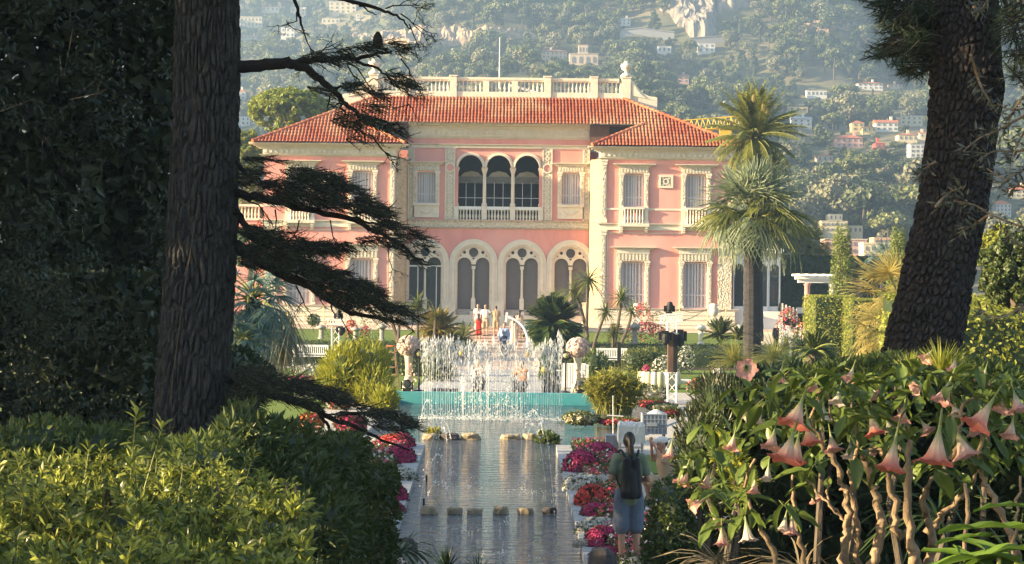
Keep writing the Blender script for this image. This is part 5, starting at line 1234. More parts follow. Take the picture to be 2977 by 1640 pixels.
# trees near the villa
def tree(name, label, u, v, Y, rx, rz, zg, mt, nc=40, per=110, L=.3, kind='clump', ry=None, up=.3, cr=.22, lo=.5, trunk=.25, cat='tree', fork=4):
    c = P(u, v, Y); a, h = rx * Y / F, rz * Y / F; b = np.array((c[0], Y, zg)); t = thing(name, label, cat, tuple(b)); m_ = MB()
    cc, cd = shell(c, (a * .86, (ry or a) * .86, h * .86), nc, lo, up)
    for q in cc:
        k = a * cr * (.7 + .6 * NR.random()); d = rdirs(per); patches(m_, q + d * (k, k, k * .75) * (.75 + .3 * NR.random((per, 1))), d, L, L * .7, 0, .6)
    m_.build('crown', M[mt], t); m_ = MB()
    m_.tube(wander(b - (0, 0, .3), c - (0, 0, h * .5), 6, .05 * a), np.linspace(trunk, trunk * .6, 6), 8)
    for q in cc[:: max(1, nc // fork)][:fork]: m_.tube(wander(c - (0, 0, h * .6), q, 5, .04 * a), np.linspace(trunk * .5, trunk * .1, 5), 5)
    m_.build('trunk', M['bark'], t); return t
tree('umbrella_pine', 'round-topped umbrella pine glowing yellow-green left of the villa roof', 842, 322, 150, 138, 70, .9, 'leaf_umbrella', 420, 46, .26, up=.5, cr=.085, lo=.72, trunk=.4)
tree('garden_tree', 'yellowish leafy tree between the left trunk and the villa corner', 715, 460, 138, 60, 95, .9, 'leaf_umbrella', 160, 50, .26, cr=.13)
tree('garden_tree', 'dark leafy tree low beside the villa corner at left', 745, 590, 132, 55, 60, .9, 'leaf_hill', 130, 46, .26, cr=.14)
tree('garden_tree', 'dense dark tree below the side terrace at left', 730, 720, 112, 70, 75, .9, 'leaf_hedge', 140, 46, .22, cr=.14)
tree('garden_tree', 'large leafy tree at the right edge behind the pine', 2960, 790, 36, 130, 130, 0, 'leaf_clip', 240, 60, .11, cr=.12)
tree('garden_tree', 'bright bushy tree just right of the leaning pine trunk', 2905, 735, 44, 70, 95, 0, 'leaf_hedge_yellow', 150, 46, .11, cr=.14)
tree('garden_tree', 'bushy tree behind the glazed bow of the villa', 2275, 690, 140, 70, 70, .9, 'leaf_hill_dark', 36, 110, .3)
tree('garden_tree', 'tawny tree rising behind the golden fan palm', 2500, 800, 120, 45, 50, .9, 'leaf_hill', 26, 90, .25)
# ball topiary, round bushes and small beds on the lawn
bush('topiary_ball', 'clipped round topiary ball on the left lawn', 'topiary', [(912, 931, 18, 17, .32, 0)], 106, 'leaf_hedge', .1, .06, 420, zg=.95)
def flowerbed(name, label, u, v, Y, rx, rz, mts, n, zg=0.0, group=None, L=.09, fl=.5):
    c = P(u, v, Y); t = thing(name, label, 'flowers', (c[0], Y, zg), group=group); a, h = rx * Y / F, rz * Y / F
    h0 = h; top = c[2] + h; h = max(h * .5, (top - zg) / 2); c = np.array((c[0], Y, zg + h))
    m_ = MB(); p, d = shell((c[0], Y, c[2]), (a, a * .7, h), n, .6); leaves(m_, p, nrm(d + rdirs(n) * .7), L, L * .6); m_.build('leaf_mass', M['leaf_hedge'], t)
    for k, mt in enumerate(mts):
        m_ = MB(); nn = int(n * fl / len(mts)); p, d = shell((c[0], Y, c[2]), (a * 1.03, a * .72, h * 1.05), nn, .85, .25 + .5 * (h > h0 * 1.3)); patches(m_, p, d, L * 1.1, L, 0, .5); m_.build('blossom', M[mt], t)
    return t
fb = flowerbed
fb('flower_bed', 'bright pink and red flower bed by the cordylines on the lawn', 1878, 962, 92, 62, 26, ['petal_magenta', 'petal_red'], 700, .7)
fb('flower_bed', 'orange-red flowers at the feet of the cordylines', 1790, 958, 91, 24, 18, ['petal_orange'], 200, .7)
fb('flowering_shrub', 'tall shrub with a red flower head before the plinth', 1868, 908, 100, 30, 28, ['petal_red'], 380, .9)
fb('flowering_shrub', 'dusky pink flowering bush right of the red-headed shrub', 1912, 930, 100, 26, 26, ['petal_rose'], 300, .9, fl=.25)
fb('flower_bed', 'red flower bed on the lawn behind the left light tower', 1022, 952, 96, 20, 22, ['petal_red'], 260, .75)
fb('flower_bed', 'small red flower patch right of the left flower bed', 1062, 956, 96, 14, 10, ['petal_red'], 110, .75)
fb('flowering_shrub', 'brownish flowering bush in front of the left wing', 1082, 938, 97, 34, 28, ['petal_rose'], 380, .75, fl=.15)
fb('flowering_shrub', 'pink and orange flowers in a pot near the glass railing', 2293, 925, 96, 34, 30, ['petal_magenta', 'petal_orange'], 500, .9)
fb('flower_bed', 'mixed orange flowers right of the pergola column', 2345, 960, 90, 40, 24, ['petal_orange', 'petal_rose'], 420, .8, fl=.3)
fb('flower_bed', 'white-flowered shrub under the light tower', 1935, 1070, 72, 42, 36, ['petal_white'], 520)
fb('flower_bed', 'dark red flower clump left of the light tower base', 1885, 1075, 72.5, 22, 16, ['petal_magenta'], 200, fl=.35)
fb('flower_bed', 'dry reddish bedding plants along the lawn path', 2035, 1112, 64, 40, 14, ['petal_orange', 'petal_magenta'], 300, fl=.25)
fb('flower_bed', 'bleached white twiggy shrub in front of the right hedge', 1995, 1050, 80, 26, 44, ['petal_white'], 260, fl=.6)
fb('flower_bed', 'white flower mass on the pool bank below the light tower', 1880, 1155, 60, 62, 34, ['petal_cream', 'petal_white'], 900)
fb('flower_bed', 'red flower drift in front of the white flower mass', 1895, 1182, 57.5, 40, 20, ['petal_red', 'petal_magenta'], 420, fl=1)
fb('flower_bed', 'cream flowers above the laundry cart', 1925, 1205, 56, 44, 20, ['petal_cream'], 420, fl=.9)
fb('flower_bed', 'deep pink flowers right of the laundry cart', 1955, 1235, 53.5, 24, 24, ['petal_magenta', 'petal_red'], 360, fl=1)
fb('flower_bed', 'pink flower strip behind the white draped cart', 1805, 1240, 50, 62, 17, ['petal_magenta', 'petal_red'], 520, fl=1)
fb('flower_bed', 'cream grass-like flowers on the right pool corner', 1690, 1240, 50, 52, 34, ['petal_cream'], 700, fl=.6)
fb('flower_bed', 'white flowers in front of the left bench', 905, 1085, 74, 60, 26, ['petal_white'], 560, fl=.5)
fb('flower_bed', 'pink flower strip under the white flowers at left', 880, 1105, 70, 60, 12, ['petal_magenta'], 360, fl=.6)
fb('flower_bed', 'coral and white flowers half hidden by the lowest cedar branch', 985, 1170, 55, 46, 26, ['petal_red', 'petal_white'], 480, fl=.7)
fb('flower_bed', 'orange flowers glimpsed behind the lowest cedar branch', 900, 1225, 45, 40, 24, ['petal_orange', 'petal_red'], 420, fl=.6)
fb('flower_bed', 'magenta flowers glimpsed under the lowest cedar branch', 1020, 1235, 46, 48, 30, ['petal_magenta'], 520, fl=.9)
fb('flower_bed', 'mixed bedding behind the stone lantern on the left lawn', 962, 945, 99, 20, 16, ['petal_orange'], 180, .75, fl=.3)
fb('flower_bed', 'pale pink flowers at the very right edge of the lawn', 2440, 985, 76, 18, 22, ['petal_magenta'], 180, .2, fl=.4)
# mounds of bedding flowers along the canal
def mound_mesh(mt, seed, m2='leaf_grey', n=900):
    global NR
    NR = np.random.default_rng(seed); a = MB(); p, d = shell((0, 0, .1), (1, 1, .85), n // 2, .5); p = p[p[:, 2] > -.05]; d = rdirs(len(p)); leaves(a, p, nrm(p + d * .8), .2, .1)
    b = MB(); p, d = shell((0, 0, .12), (1, 1, .88), n, .88, .4); k = p[:, 2] > .02; q = fbm(p * 1.7 + seed, 2); k &= q > -.16; p, d = p[k], d[k]; patches(b, p, d, .17, .15, 0, .6)
    return a.mesh('leaf_mass', M[m2]), b.mesh('blossom', M[mt])
MM = {'magenta': mound_mesh('petal_magenta', 3, 'leaf_dark', 1500), 'red': mound_mesh('petal_red', 4, 'leaf_dark', 1500), 'white': mound_mesh('petal_white', 5, 'leaf_grey', 1300), 'cream': mound_mesh('petal_cream', 6, 'leaf_grey', 1000)}
NR = np.random.default_rng(77)
def mound(kind, u, v, rx, rz, zr, label, grp):
    """v is where the mound meets the ground"""
    b = G(u, v, 0.0); s = b[1] / F; t = thing('flower_mound', label, 'flowers', tuple(b), RD.uniform(0, 6), group=grp)
    for nm, me in zip(('leaf_mass', 'blossom'), MM[kind]):
        o = put(nm, me, t); o.scale = (rx * s * 1.12, rx * s * 1.05, rz * s * 1.05)
def border(label, x0, x1, y0, y1):
    t = thing('flower_border', label, 'flower bed', ((x0 + x1) / 2, (y0 + y1) / 2, 0)); n = int((y1 - y0) * 240); m_ = MB()
    p = np.stack([NR.uniform(x0, x1, n), NR.uniform(y0, y1, n), NR.random(n) * .16], -1); leaves(m_, p, rdirs(n) * .7 + (0, 0, .6), .10, .045); m_.build('leaf_mass', M['leaf_clip'], t)
    for mt in ('petal_white', 'petal_magenta', 'petal_red'): m_ = MB(); k = int(n * {'petal_white': .12, 'petal_magenta': .4, 'petal_red': .16}[mt]); p = np.stack([NR.uniform(x0, x1, k), NR.uniform(y0, y1, k), .12 + NR.random(k) * .12], -1); p = p[fbm(p * np.array((1.2, 1.2, 0)) + len(mt), 2) > -.03]; patches(m_, p, np.array((0, 0, 1.0)) + 0 * p, .06, .055, 0, .8); m_.build('blossom', M[mt], t)
border('low mixed flower border along the right canal kerb under the mounds', 1.36, 2.15, 23.5, 42.8)
border('low mixed flower border along the left canal kerb under the mounds', -2.95, -2.26, 27, 43)
GR, GL = 'bedding flowers along the right canal kerb', 'bedding flowers along the left canal kerb'
mound('magenta', 1745, 1335, 50, 48, 0, 'magenta mound beside the blue-grey crate cart', GR)
mound('magenta', 1690, 1372, 54, 62, 0, 'large magenta mound farthest along the right kerb', GR)
mound('white', 1700, 1425, 62, 48, 0, 'silvery white mound between magenta and scarlet mounds', GR)
mound('white', 1760, 1420, 40, 40, 0, 'silvery white mound touching the woman in the backpack', GR)
mound('red', 1722, 1472, 52, 62, 0, 'scarlet mound catching the sun left of the backpack', GR)
mound('magenta', 1735, 1500, 46, 38, 0, 'pink mound directly below the scarlet one', GR)
mound('white', 1738, 1548, 60, 44, 0, 'white mound beside the woman\'s blue shorts', GR)
mound('magenta', 1752, 1590, 52, 60, 0, 'magenta mound beside the woman\'s bare calves', GR)
mound('magenta', 1762, 1632, 48, 42, 0, 'magenta mound nearest, above the dark rock', GR)
mound('white', 1700, 1590, 30, 26, 0, 'small white tuft on the right kerb by the dark rock', GR)
mound('magenta', 1165, 1300, 40, 42, 0, 'magenta mound farthest along the left kerb', GL)
mound('red', 1142, 1305, 46, 42, 0, 'wine-red mound behind the left magenta mounds', GL)
mound('magenta', 1165, 1345, 44, 52, 0, 'magenta mound on the left kerb below the cedar tip', GL)
mound('white', 1158, 1395, 52, 40, 0, 'silvery white mound on the left kerb beside the dark hedge', GL)
mound('magenta', 1152, 1455, 34, 46, 0, 'magenta mound half behind the dark hedge', GL)
mound('magenta', 1148, 1490, 30, 30, 0, 'pink mound lowest on the left kerb by the hedge', GL)
# ------------------------------------------------------------------ water: curtain fountain, little jets, stepping stones
NR = np.random.default_rng(41); RD.seed(41)
OCT = np.array([(1, 0, 0), (-1, 0, 0), (0, 1, 0), (0, -1, 0), (0, 0, 1), (0, 0, -1)], float); OCF = np.array([(0, 2, 4), (2, 1, 4), (1, 3, 4), (3, 0, 4), (2, 0, 5), (1, 2, 5), (3, 1, 5), (0, 3, 5)])
def drops(mb, p, r, st=1.6, m=0):
    n = len(p); r = np.broadcast_to(r, n) * (0.5 + NR.random(n)); v = p[:, None] + OCT[None] * r[:, None, None] * np.array((1, 1, st))
    mb.add(v.reshape(-1, 3), (np.arange(n)[:, None, None] * 6 + OCF[None]).reshape(-1, 3), m)
def jet_mesh(h, head, seed):
    global NR
    NR = np.random.default_rng(seed); m_ = MB(); z = np.linspace(0, h * .93, 9)
    m_.tube(np.stack([NR.normal(size=9) * .004, NR.normal(size=9) * .004, z], -1), np.linspace(.0045, .006, 9), 5)
    n = 32; s = NR.random(n) ** .6; p = np.stack([NR.normal(size=n) * (.012 + .022 * s), NR.normal(size=n) * (.012 + .022 * s), h * (.35 + .68 * s)], -1); drops(m_, p, .0055 + .005 * s, 4.0)
    n = int(22 * head); p = np.stack([NR.normal(size=n) * .035, NR.normal(size=n) * .035, h * (1.0 - np.abs(NR.normal(size=n)) * .07)], -1); drops(m_, p, .009, 2.2)
    n = 14; p = np.stack([NR.normal(size=n) * .05, NR.normal(size=n) * .05, h * NR.random(n)], -1); drops(m_, p, .006, 2.5)
    return m_.mesh('water_jet', M['spray'], True)
JM = [jet_mesh(1.0, 1.0, 50 + k) for k in range(7)]
NR = np.random.default_rng(43)
fx0, fx1, FY = -2.45, 1.40, 53.0
ft = thing('curtain_fountain', 'curtain of tall white fountain jets across the pool before the turquoise wall', 'fountain', (-.5, FY, WZ))
for k in range(62):
    x = lerp(fx0, fx1, k / 61) + RD.uniform(-.012, .012); e = abs(x + .5) / 1.95
    o = put('water_jet', JM[k % 7], ft, np.array((x, FY + RD.uniform(-.05, .05), WZ)) - WO['curtain_fountain'], RD.uniform(0, 6)); o.scale = (1.05, 1.05, 2.02 + .14 * e + RD.uniform(-.16, .12) + (.12 if k in (11, 12, 31, 60) else 0))
for k in range(11):
    x = -.5 + RD.uniform(-1, 1) * .85; o = put('water_jet', JM[k % 7], ft, np.array((x, FY - .5 + RD.uniform(-.15, .15), WZ)) - WO['curtain_fountain'], RD.uniform(0, 6)); s = RD.uniform(1.2, 1.75); o.scale = (1.3, 1.3, s * (1 - .3 * abs(x + .5)))
m_ = MB()
n = 1500; p = np.stack([NR.uniform(fx0 - .1, fx1 + .1, n), FY - .25 + NR.normal(size=n) * .26, WZ + np.abs(NR.normal(size=n)) * .06], -1); drops(m_, p, .014, .7)
n = 400; p = np.stack([-.5 + NR.normal(size=n) * .5, FY - .5 + NR.normal(size=n) * .2, WZ + np.abs(NR.normal(size=n)) * .75], -1); drops(m_, p, .013, 1.8)
tag(m_.build('splash', M['spray'], ft, True), kind='stuff')
def bubbler(u, v, label, r=.22):
    b = G(u, v, WZ); t = thing('water_bubbler', label, 'fountain', tuple(b), group='bubbling jets in the canal'); m_ = MB()
    n = 70; p = b + np.stack([NR.normal(size=n) * r, NR.normal(size=n) * r * .7, np.abs(NR.normal(size=n)) * .025], -1); drops(m_, p, .008, .7)
    n = 22; p = b + np.stack([NR.normal(size=n) * r * .15, NR.normal(size=n) * r * .15, np.abs(NR.normal(size=n)) * .12], -1); drops(m_, p, .009, 1.4)
    m_.build('foam', M['spray'], t)
for u, v, lb in ((1316, 1384, 'far left bubbling jet between the two rows of stones'), (1522, 1384, 'far right bubbling jet between the two rows of stones'), (1366, 1418, 'bubbling jet left of middle, behind the six near stones'), (1520, 1432, 'bubbling jet right of middle, behind the six near stones'), (1345, 1540, 'bubbling jet in front of the near stones, left'), (1472, 1526, 'brightest bubbling jet, just in front of the middle near stones'), (1460, 1618, 'nearest bubbling jet at the foot of the picture')): bubbler(u, v, lb)
def arc_jet(p, q, h, label):
    t = thing('water_arc', label, 'water jet', tuple(p), group='arching jets over the canal'); s = np.linspace(0, 1, 26)[:, None]
    c = p * (1 - s) + q * s; c[:, 2:] += 4 * h * s * (1 - s); m_ = MB(); m_.tube(c, np.linspace(.005, .003, 26), 4); m_.build('stream', M['spray'], t)
    m_ = MB(); n = 36; a = NR.random(n); pp = np.stack([np.interp(a, s[:, 0], c[:, i]) for i in range(3)], -1) + NR.normal(size=(n, 3)) * (.012 + .03 * a[:, None]); drops(m_, pp, .011, 1.3); m_.build('drops', M['spray'], t)
    m_ = MB(); m_.tube([p - (0, 0, .1), p + (0, 0, .12)], .02, 6); m_.build('nozzle', M['black'], t)
arc_jet(G(1312, 1278, WZ), G(1215, 1500, WZ), .9, 'long thin jet arching from the far stones to the left kerb')
arc_jet(G(1560, 1278, WZ), G(1612, 1500, WZ), .9, 'long thin jet arching from the far stones to the right kerb')
arc_jet(G(1532, 1278, WZ), G(1585, 1400, WZ), .7, 'shorter jet arching beside the long right one')
arc_jet(G(1300, 1290, WZ), G(1255, 1420, WZ), .7, 'shorter jet arching beside the long left one')
arc_jet(G(1232, 1470, WZ), G(1312, 1452, WZ), .35, 'low jet curving over the leftmost near stone')
arc_jet(G(1240, 1400, WZ), G(1300, 1380, WZ), .45, 'low jet curving in from the left kerb farther off')
arc_jet(G(1218, 1250, WZ), G(1262, 1232, WZ), .7, 'small spray arching at the left pool corner')
arc_jet(G(1585, 1290, WZ), G(1520, 1262, WZ), .7, 'small spray arching at the right pool corner')
def stone(u, v, w_, h_, label, grp, m='rock', flat=.8):
    b = G(u, v, WZ); s = b[1] / F; m_ = MB(); n = 14; pr = [(.05, -.4), (.95, -.4), (1.0, .1), (.98, .62), (.88, .9), (.5, 1.0), (.05, 1.0)]
    m_.lathe(pr, n); V = m_.V[0]; V *= np.array((w_ * s / 2, w_ * s / 2 * flat, h_ * s * .8)); V += np.stack([fbm(V * 9 + u + i * 17, 3) for i in range(3)], -1) * np.array((.6, .6, .45)) * w_ * s * .5; V += b
    tag(m_.build('stepping_stone', M[m], None, False, tuple(b)), label, 'stone', grp)
g1, g2 = 'row of six round stones across the near canal', 'row of boulders across the mouth of the canal'
for u, w_, h_, m, lb in ((1248, 52, 30, 'rock', 'leftmost stone of the near row, broad with a flat top'), (1322, 44, 27, 'rock', 'second near stone from the left, mottled and broken'), (1381, 46, 20, 'rock', 'third near stone from the left, low and two-toned'), (1454, 45, 27, 'rock', 'fourth near stone from the left, sunlit sandy drum'), (1529, 48, 22, 'rock', 'fifth near stone from the left, dark-sided'), (1595, 40, 24, 'rock_dark', 'rightmost stone of the near row, dark and rounded')): stone(u, 1493, w_, h_, lb, g1, m)
for u, w_, h_, m, lb in ((1250, 46, 22, 'rock', 'pale boulder at the left end of the far row, by the kerb'), (1308, 58, 22, 'rock_dark', 'dark cracked boulder second from left in the far row'), (1367, 58, 22, 'rock', 'rounded sandy boulder left of the gap in the far row'), (1485, 56, 18, 'rock', 'flat boulder right of the gap in the far row'), (1540, 52, 20, 'rock', 'boulder second right of the gap in the far row'), (1585, 36, 24, 'rock', 'pale boulder at the right end of the far row by the lilies')): stone(u, 1277, w_, h_, lb, g2, m)
bush('water_plant', 'green water plant with yellow flowers at the left pool corner', 'water plant', [(1262, 1272, 20, 24, .25, 0)], 46, 'leaf_bamboo', .12, .08, 240, core=False, stems=False, zg=WZ)
bush('water_plant', 'dark green water lilies at the right pool corner', 'water plant', [(1598, 1288, 26, 26, .3, 0), (1580, 1275, 20, 20, .3, .4)], 45, 'leaf_hedge', .12, .08, 420, core=False, stems=False, zg=WZ)
for x, s, lb in ((G(1640, 1230, WZ), .16, 'lily pads floating below the reed clump'),):
    t = thing('lily_pads', lb, 'water lilies', tuple(x)); 
    for k in range(26):
        a = x + (NR.uniform(-.2, 1.3), NR.uniform(-.6, 1.6), .006); m_ = MB(); v = [a + (math.cos(q) * .1, math.sin(q) * .1, .002) for q in np.linspace(.3, 6.0, 12)]; m_.add(v, [tuple(range(12))]); m_.build('lily_pad', M['leaf_hedge'], t)

# ------------------------------------------------------------------ wedding things round the pool
def vase(u, vb_, label, ball):
    Y = 60.6; b = P(u, vb_, Y); b[2] = .26; s = Y / F; t = thing('flower_vase', label, 'vase', tuple(b)); m_ = MB()
    m_.lathe([(.20, 0), (.22, .05), (.15, .25), (.105, .5), (.10, .8), (.13, 1.05), (.16, 1.12), (.13, 1.125)], 16, b); m_.build('vase_body', M['gold_glass'], t, True)
    c = b + (0, 0, 1.42); R_ = .38; m_ = MB(); m_.lathe([(.02, -.8 * R_), (.6 * R_, -.7 * R_), (.86 * R_, 0), (.6 * R_, .68 * R_), (.02, .86 * R_)], 12, c); m_.build('flower_foam', M['petal_rose'], t)
    d = sphere_dirs(200, -1.2, 1.57)
    rose = MB(); rose.lathe([(.012, -.02), (.036, .0), (.044, .02), (.032, .035), (.022, .022), (.008, .036)], 7)
    rm = rose.mesh('rose', M['petal_rose'], True)
    for q in d:
        o = put('rose', rm, t, c + q * R_ * .92 * (1, 1, .88) - WO[t.name]); o.rotation_euler = Vector(q).to_track_quat('Z', 'Y').to_euler()
    m_ = MB(); p = b + (.06, -.1, .1) + NR.normal(size=(70, 3)) * (.10, .06, .28) * 1.0 + (0, 0, .25); patches(m_, p, rdirs(70), .09, .08); m_.build('trailing_flowers', M['petal_rose'], t)
vase(1187, 1146, 'tall glowing vase with a ball of pale roses, left end of the turquoise wall', 1)
vase(1679, 1152, 'tall glowing vase with a ball of pink roses, right end of the turquoise wall', 1)
def round_lamp(u, v, vb_, label, Y=60.4):
    c = P(u, v, Y); b = np.array((c[0], Y, .262)); t = thing('stage_lamp', label, 'lamp', tuple(b), group='round lamps on black stands'); m_ = MB()
    pr = [(.115, -.05), (.15, -.05), (.15, .05), (.115, .05)]; k = MB(); k.lathe(pr + [pr[0]], 20); V = k.V[0][:, [0, 2, 1]] + c; 
    m_.add(V, k.F[0][0]); m_.build('ring', M['black'], t); m_ = MB(); k = MB(); k.lathe([(.01, -.07), (.06, -.06), (.10, -.02), (.11, .03), (.01, .04)], 14); m_.add(k.V[0][:, [0, 2, 1]] + c, k.F[0][0]); m_.build('reflector', M['brass'], t, True)
    m_ = MB(); m_.tube([b, c - (0, 0, .15)], .03, 8); m_.lathe([(.16, 0), (.16, .03), (.04, .05)], 12, b); m_.build('stand', M['black'], t)
round_lamp(1219, 1028, 1145, 'round brass lamp in a black ring beside the left rose vase')
round_lamp(1645, 1034, 1150, 'round brass lamp in a black ring beside the right rose vase')
def ball_lamp(u, v, label, Y):
    c = P(u, v, Y); b = np.array((c[0], Y, .02)); t = thing('globe_lantern', label, 'lantern', tuple(b), group='yellow globe lanterns behind the fountain'); m_ = MB(); r = .1
    m_.lathe([(.01, -r), (r * .7, -r * .7), (r, 0), (r * .7, r * .7), (.01, r)], 12, c); m_.build('globe', M['yellow'], t, True); m_ = MB(); m_.tube([b, c], .012, 6); m_.build('stake', M['black'], t)
ball_lamp(1341, 1026, 'yellow globe lantern on a stake seen through the left jets', 66); ball_lamp(1534, 1030, 'yellow globe lantern on a stake by the arched white pole', 68); ball_lamp(1582, 1074, 'lowest yellow globe lantern, among the white tables', 66)
def spot(u, v, label, s=1.0, Y=60.2):
    b = P(u, v, Y); b[2] = .265; t = thing('spotlight', label, 'spotlight', tuple(b), group='black spotlights on the pool wall'); m_ = MB()
    m_.box(b[0] - .13, b[0] + .13, Y - .1, Y + .1, b[2], b[2] + .07); m_.build('base', M['black'], t); m_ = MB()
    for d in (-1, 1): m_.box(*sorted((b[0] + d * .15, b[0] + d * .19)), Y - .05, Y + .05, b[2] + .05, b[2] + .3)
    m_.box(b[0] - .19, b[0] + .19, Y - .05, Y + .05, b[2] + .071, b[2] + .1); m_.build('yoke', M['black'], t); k = MB(); k.lathe([(.02, -.16), (.10, -.15), (.135, 0), (.135, .12), (.02, .13)], 14); m_ = MB(); V = k.V[0][:, [0, 2, 1]] * (1, -1, 1); m_.add(V + b + (0, -.02, .24), k.F[0][0]); m_.build('lamp_head', M['black'], t, True)
    m_ = MB(); k = MB(); k.lathe([(.01, 0), (.10, .0), (.10, .01), (.01, .012)], 14); m_.add(k.V[0][:, [0, 2, 1]] * (1, -1, 1) + b + (0, -.155, .24), k.F[0][0]); m_.build('lens', M['glass'], t)
spot(1183, 1142, 'black moving spotlight at the foot of the left rose vase'); spot(1690, 1150, 'black moving spotlight at the foot of the right rose vase')
for u0, u1, v0, v1, Y, lb in ((1575, 1632, 1095, 1146, 62, 'black slatted flight case on the stage, right of the fountain centre'), (1490, 1530, 1112, 1142, 62, 'low black flight case behind the middle jets'), (1255, 1330, 1132, 1143, 62.5, 'long flat black stage box behind the left jets'), (1372, 1398, 1126, 1143, 62, 'small rounded grey stage monitor near the middle')):
    p, q = P(u0, v1, Y), P(u1, v0, Y); z0 = .013; t = thing('equipment_case', lb, 'case', ((p[0] + q[0]) / 2, Y, z0)); h = max(.15, q[2] - z0); m_ = MB(); m_.box(p[0], q[0], Y, Y + .5, z0 + .06, z0 + h); m_.build('case_body', M['black'], t)
    m_ = MB()
    for x in np.linspace(p[0] + .03, q[0] - .03, max(3, int((q[0] - p[0]) / .12))): m_.box(x - .012, x + .012, Y - .02, Y - .002, z0 + .06, z0 + h)
    m_.build('ribs', M['steel'], t); m_ = MB()
    for x in (p[0] + .06, q[0] - .06): m_.box(x - .03, x + .03, Y + .05, Y + .12, z0, z0 + .059)
    m_.build('castors', M['black'], t)
def cloth_table(u0, u1, v0, Y, label, round_=False):
    p, q = P(u0, v0, Y), P(u1, v0, Y); c = (p + q) / 2; r = (q[0] - p[0]) / 2; z = c[2]; t = thing('cloth_table', label, 'table', (c[0], Y, .012)); m_ = MB()
    if round_: m_.lathe([(r * .98, z - .03), (r, z), (.01, z + .003)], 20, (c[0], Y + r, 0)); m_.build('tabletop', M['cloth'], t); m_ = MB(); m_.tube([(c[0], Y + r, .012), (c[0], Y + r, z - .03)], .03, 8); m_.lathe([(r * .6, .012), (r * .55, .04), (.04, .06)], 14, (c[0], Y + r, 0)); m_.build('pedestal', M['white'], t)
    else:
        m_.box(p[0], q[0], Y, Y + .7, z - .04, z); m_.build('tabletop', M['cloth'], t); m_ = MB(); xs_ = np.linspace(p[0], q[0], 19)
        v = [(x, Y - .02 - .008 * (i % 2), zz) for zz in (.03, z - .042) for i, x in enumerate(xs_)]; m_.add(v, [(i, i + 1, i + 20, i + 19) for i in range(18)]); m_.box(p[0], p[0] + .02, Y + .002, Y + .7, .03, z - .042); m_.box(q[0] - .02, q[0], Y + .002, Y + .7, .03, z - .042); m_.build('tablecloth', M['cloth'], t)
cloth_table(1638, 1704, 1058, 68, 'white draped table right of the fountain, behind the rose vase'); cloth_table(1616, 1634, 1076, 66, 'little round white table left of the draped table', True)
cloth_table(1690, 1712, 1062, 70, 'second white draped table half behind the reed clump')
cloth_table(2358, 2440, 1062, 72, 'white cloth table behind the brugmansia at right')
t = thing('arched_pole', 'tall white pole bending over to the left, behind the fountain', 'pole', tuple(G(1537, 1105, .02))); Y = WO['arched_pole'][1]; m_ = MB()
pts = smooth_path([P(u, v, Y) for u, v in ((1537, 1105), (1536, 1020), (1533, 980), (1521, 950), (1502, 932), (1478, 921))], 5); m_.tube(pts, .05, 10); m_.build('pole_tube', M['white'], t, True); m_ = MB(); m_.obox(P(1474, 908, Y), P(1470, 937, Y), .09, .09); m_.build('lamp_head', M['white'], t)
def bench(u0, u1, v0, v1, Y, label, rot=0):
    p, q = P(u0, v1, Y), P(u1, v0, Y); c = (p + q) / 2; W_ = q[0] - p[0]; z0 = .02; t = thing('garden_bench', label, 'bench', (c[0], Y, z0), rot, 'white slatted benches before the hedges'); o = WO[t.name]
    def pt(nm, *bx): 
        m_ = MB(); m_.box(*bx); put(nm, m_.mesh(nm, M['white']), t)
    hw = W_ / 2
    for k in range(4): pt('seat_slat', -hw, hw, -.5 + k * .115, -.5 + k * .115 + .095, .42, .45)
    for s in (-1, 1):
        for y in (-.48, -.06): pt('leg', *sorted((s * hw, s * (hw - .07))), y, y + .06, 0, .418 if y < -.3 else .92)
        pt('armrest', *sorted((s * (hw + .01), s * (hw - .08))), -.52, .0, .64, .69)
        pt('arm_post', *sorted((s * (hw - .005), s * (hw - .065))), -.475, -.42, .452, .638)
    pt('top_rail', -hw + .072, hw - .072, -.045, .0, .84, .93); pt('bottom_rail', -hw + .072, hw - .072, -.045, .0, .5, .56)
    n = 16
    for k in range(n): x = lerp(-hw + .13, hw - .13, k / (n - 1)); pt('back_slat', x - .022, x + .022, -.035, -.012, .562, .838)
bench(851, 955, 1010, 1068, 84.6, 'white slatted garden bench on the left, above the white flowers'); bench(1733, 1826, 1020, 1070, 84.4, 'white slatted garden bench on the right, behind the leaning trunk')
t = thing('step_ladder', 'wooden step ladder with an orange top beside the left rose vase', 'ladder', tuple(G(1133, 1128, .02))); o = WO['step_ladder']; s = 1.45
def lad(nm, a, b, wx=.045, m='wood'): m_ = MB(); m_.obox(o + np.array(a), o + np.array(b), wx, .03); m_.build(nm, M[m], t)
lad('stile', (-.22, 0, 0), (-.13, .28, s)); lad('stile', (.26, -.05, 0), (.14, .24, s)); lad('rear_leg', (-.24, .75, 0), (-.13, .33, s)); lad('rear_leg', (.30, .72, 0), (.14, .30, s))
for k in range(5): f_ = (k + .8) / 5.6; lad('tread', (lerp(-.22, -.13, f_), lerp(0, .28, f_) - .01, s * f_), (lerp(.26, .14, f_), lerp(-.05, .24, f_) - .01, s * f_), .09)
m_ = MB(); m_.box(o[0] - .15, o[0] + .16, o[1] + .2, o[1] + .4, s, s + .05); m_.build('top_cap', mat('orange', (.75, .22, .08), (.68, .19, .07), sc=5, rough=.5), t)
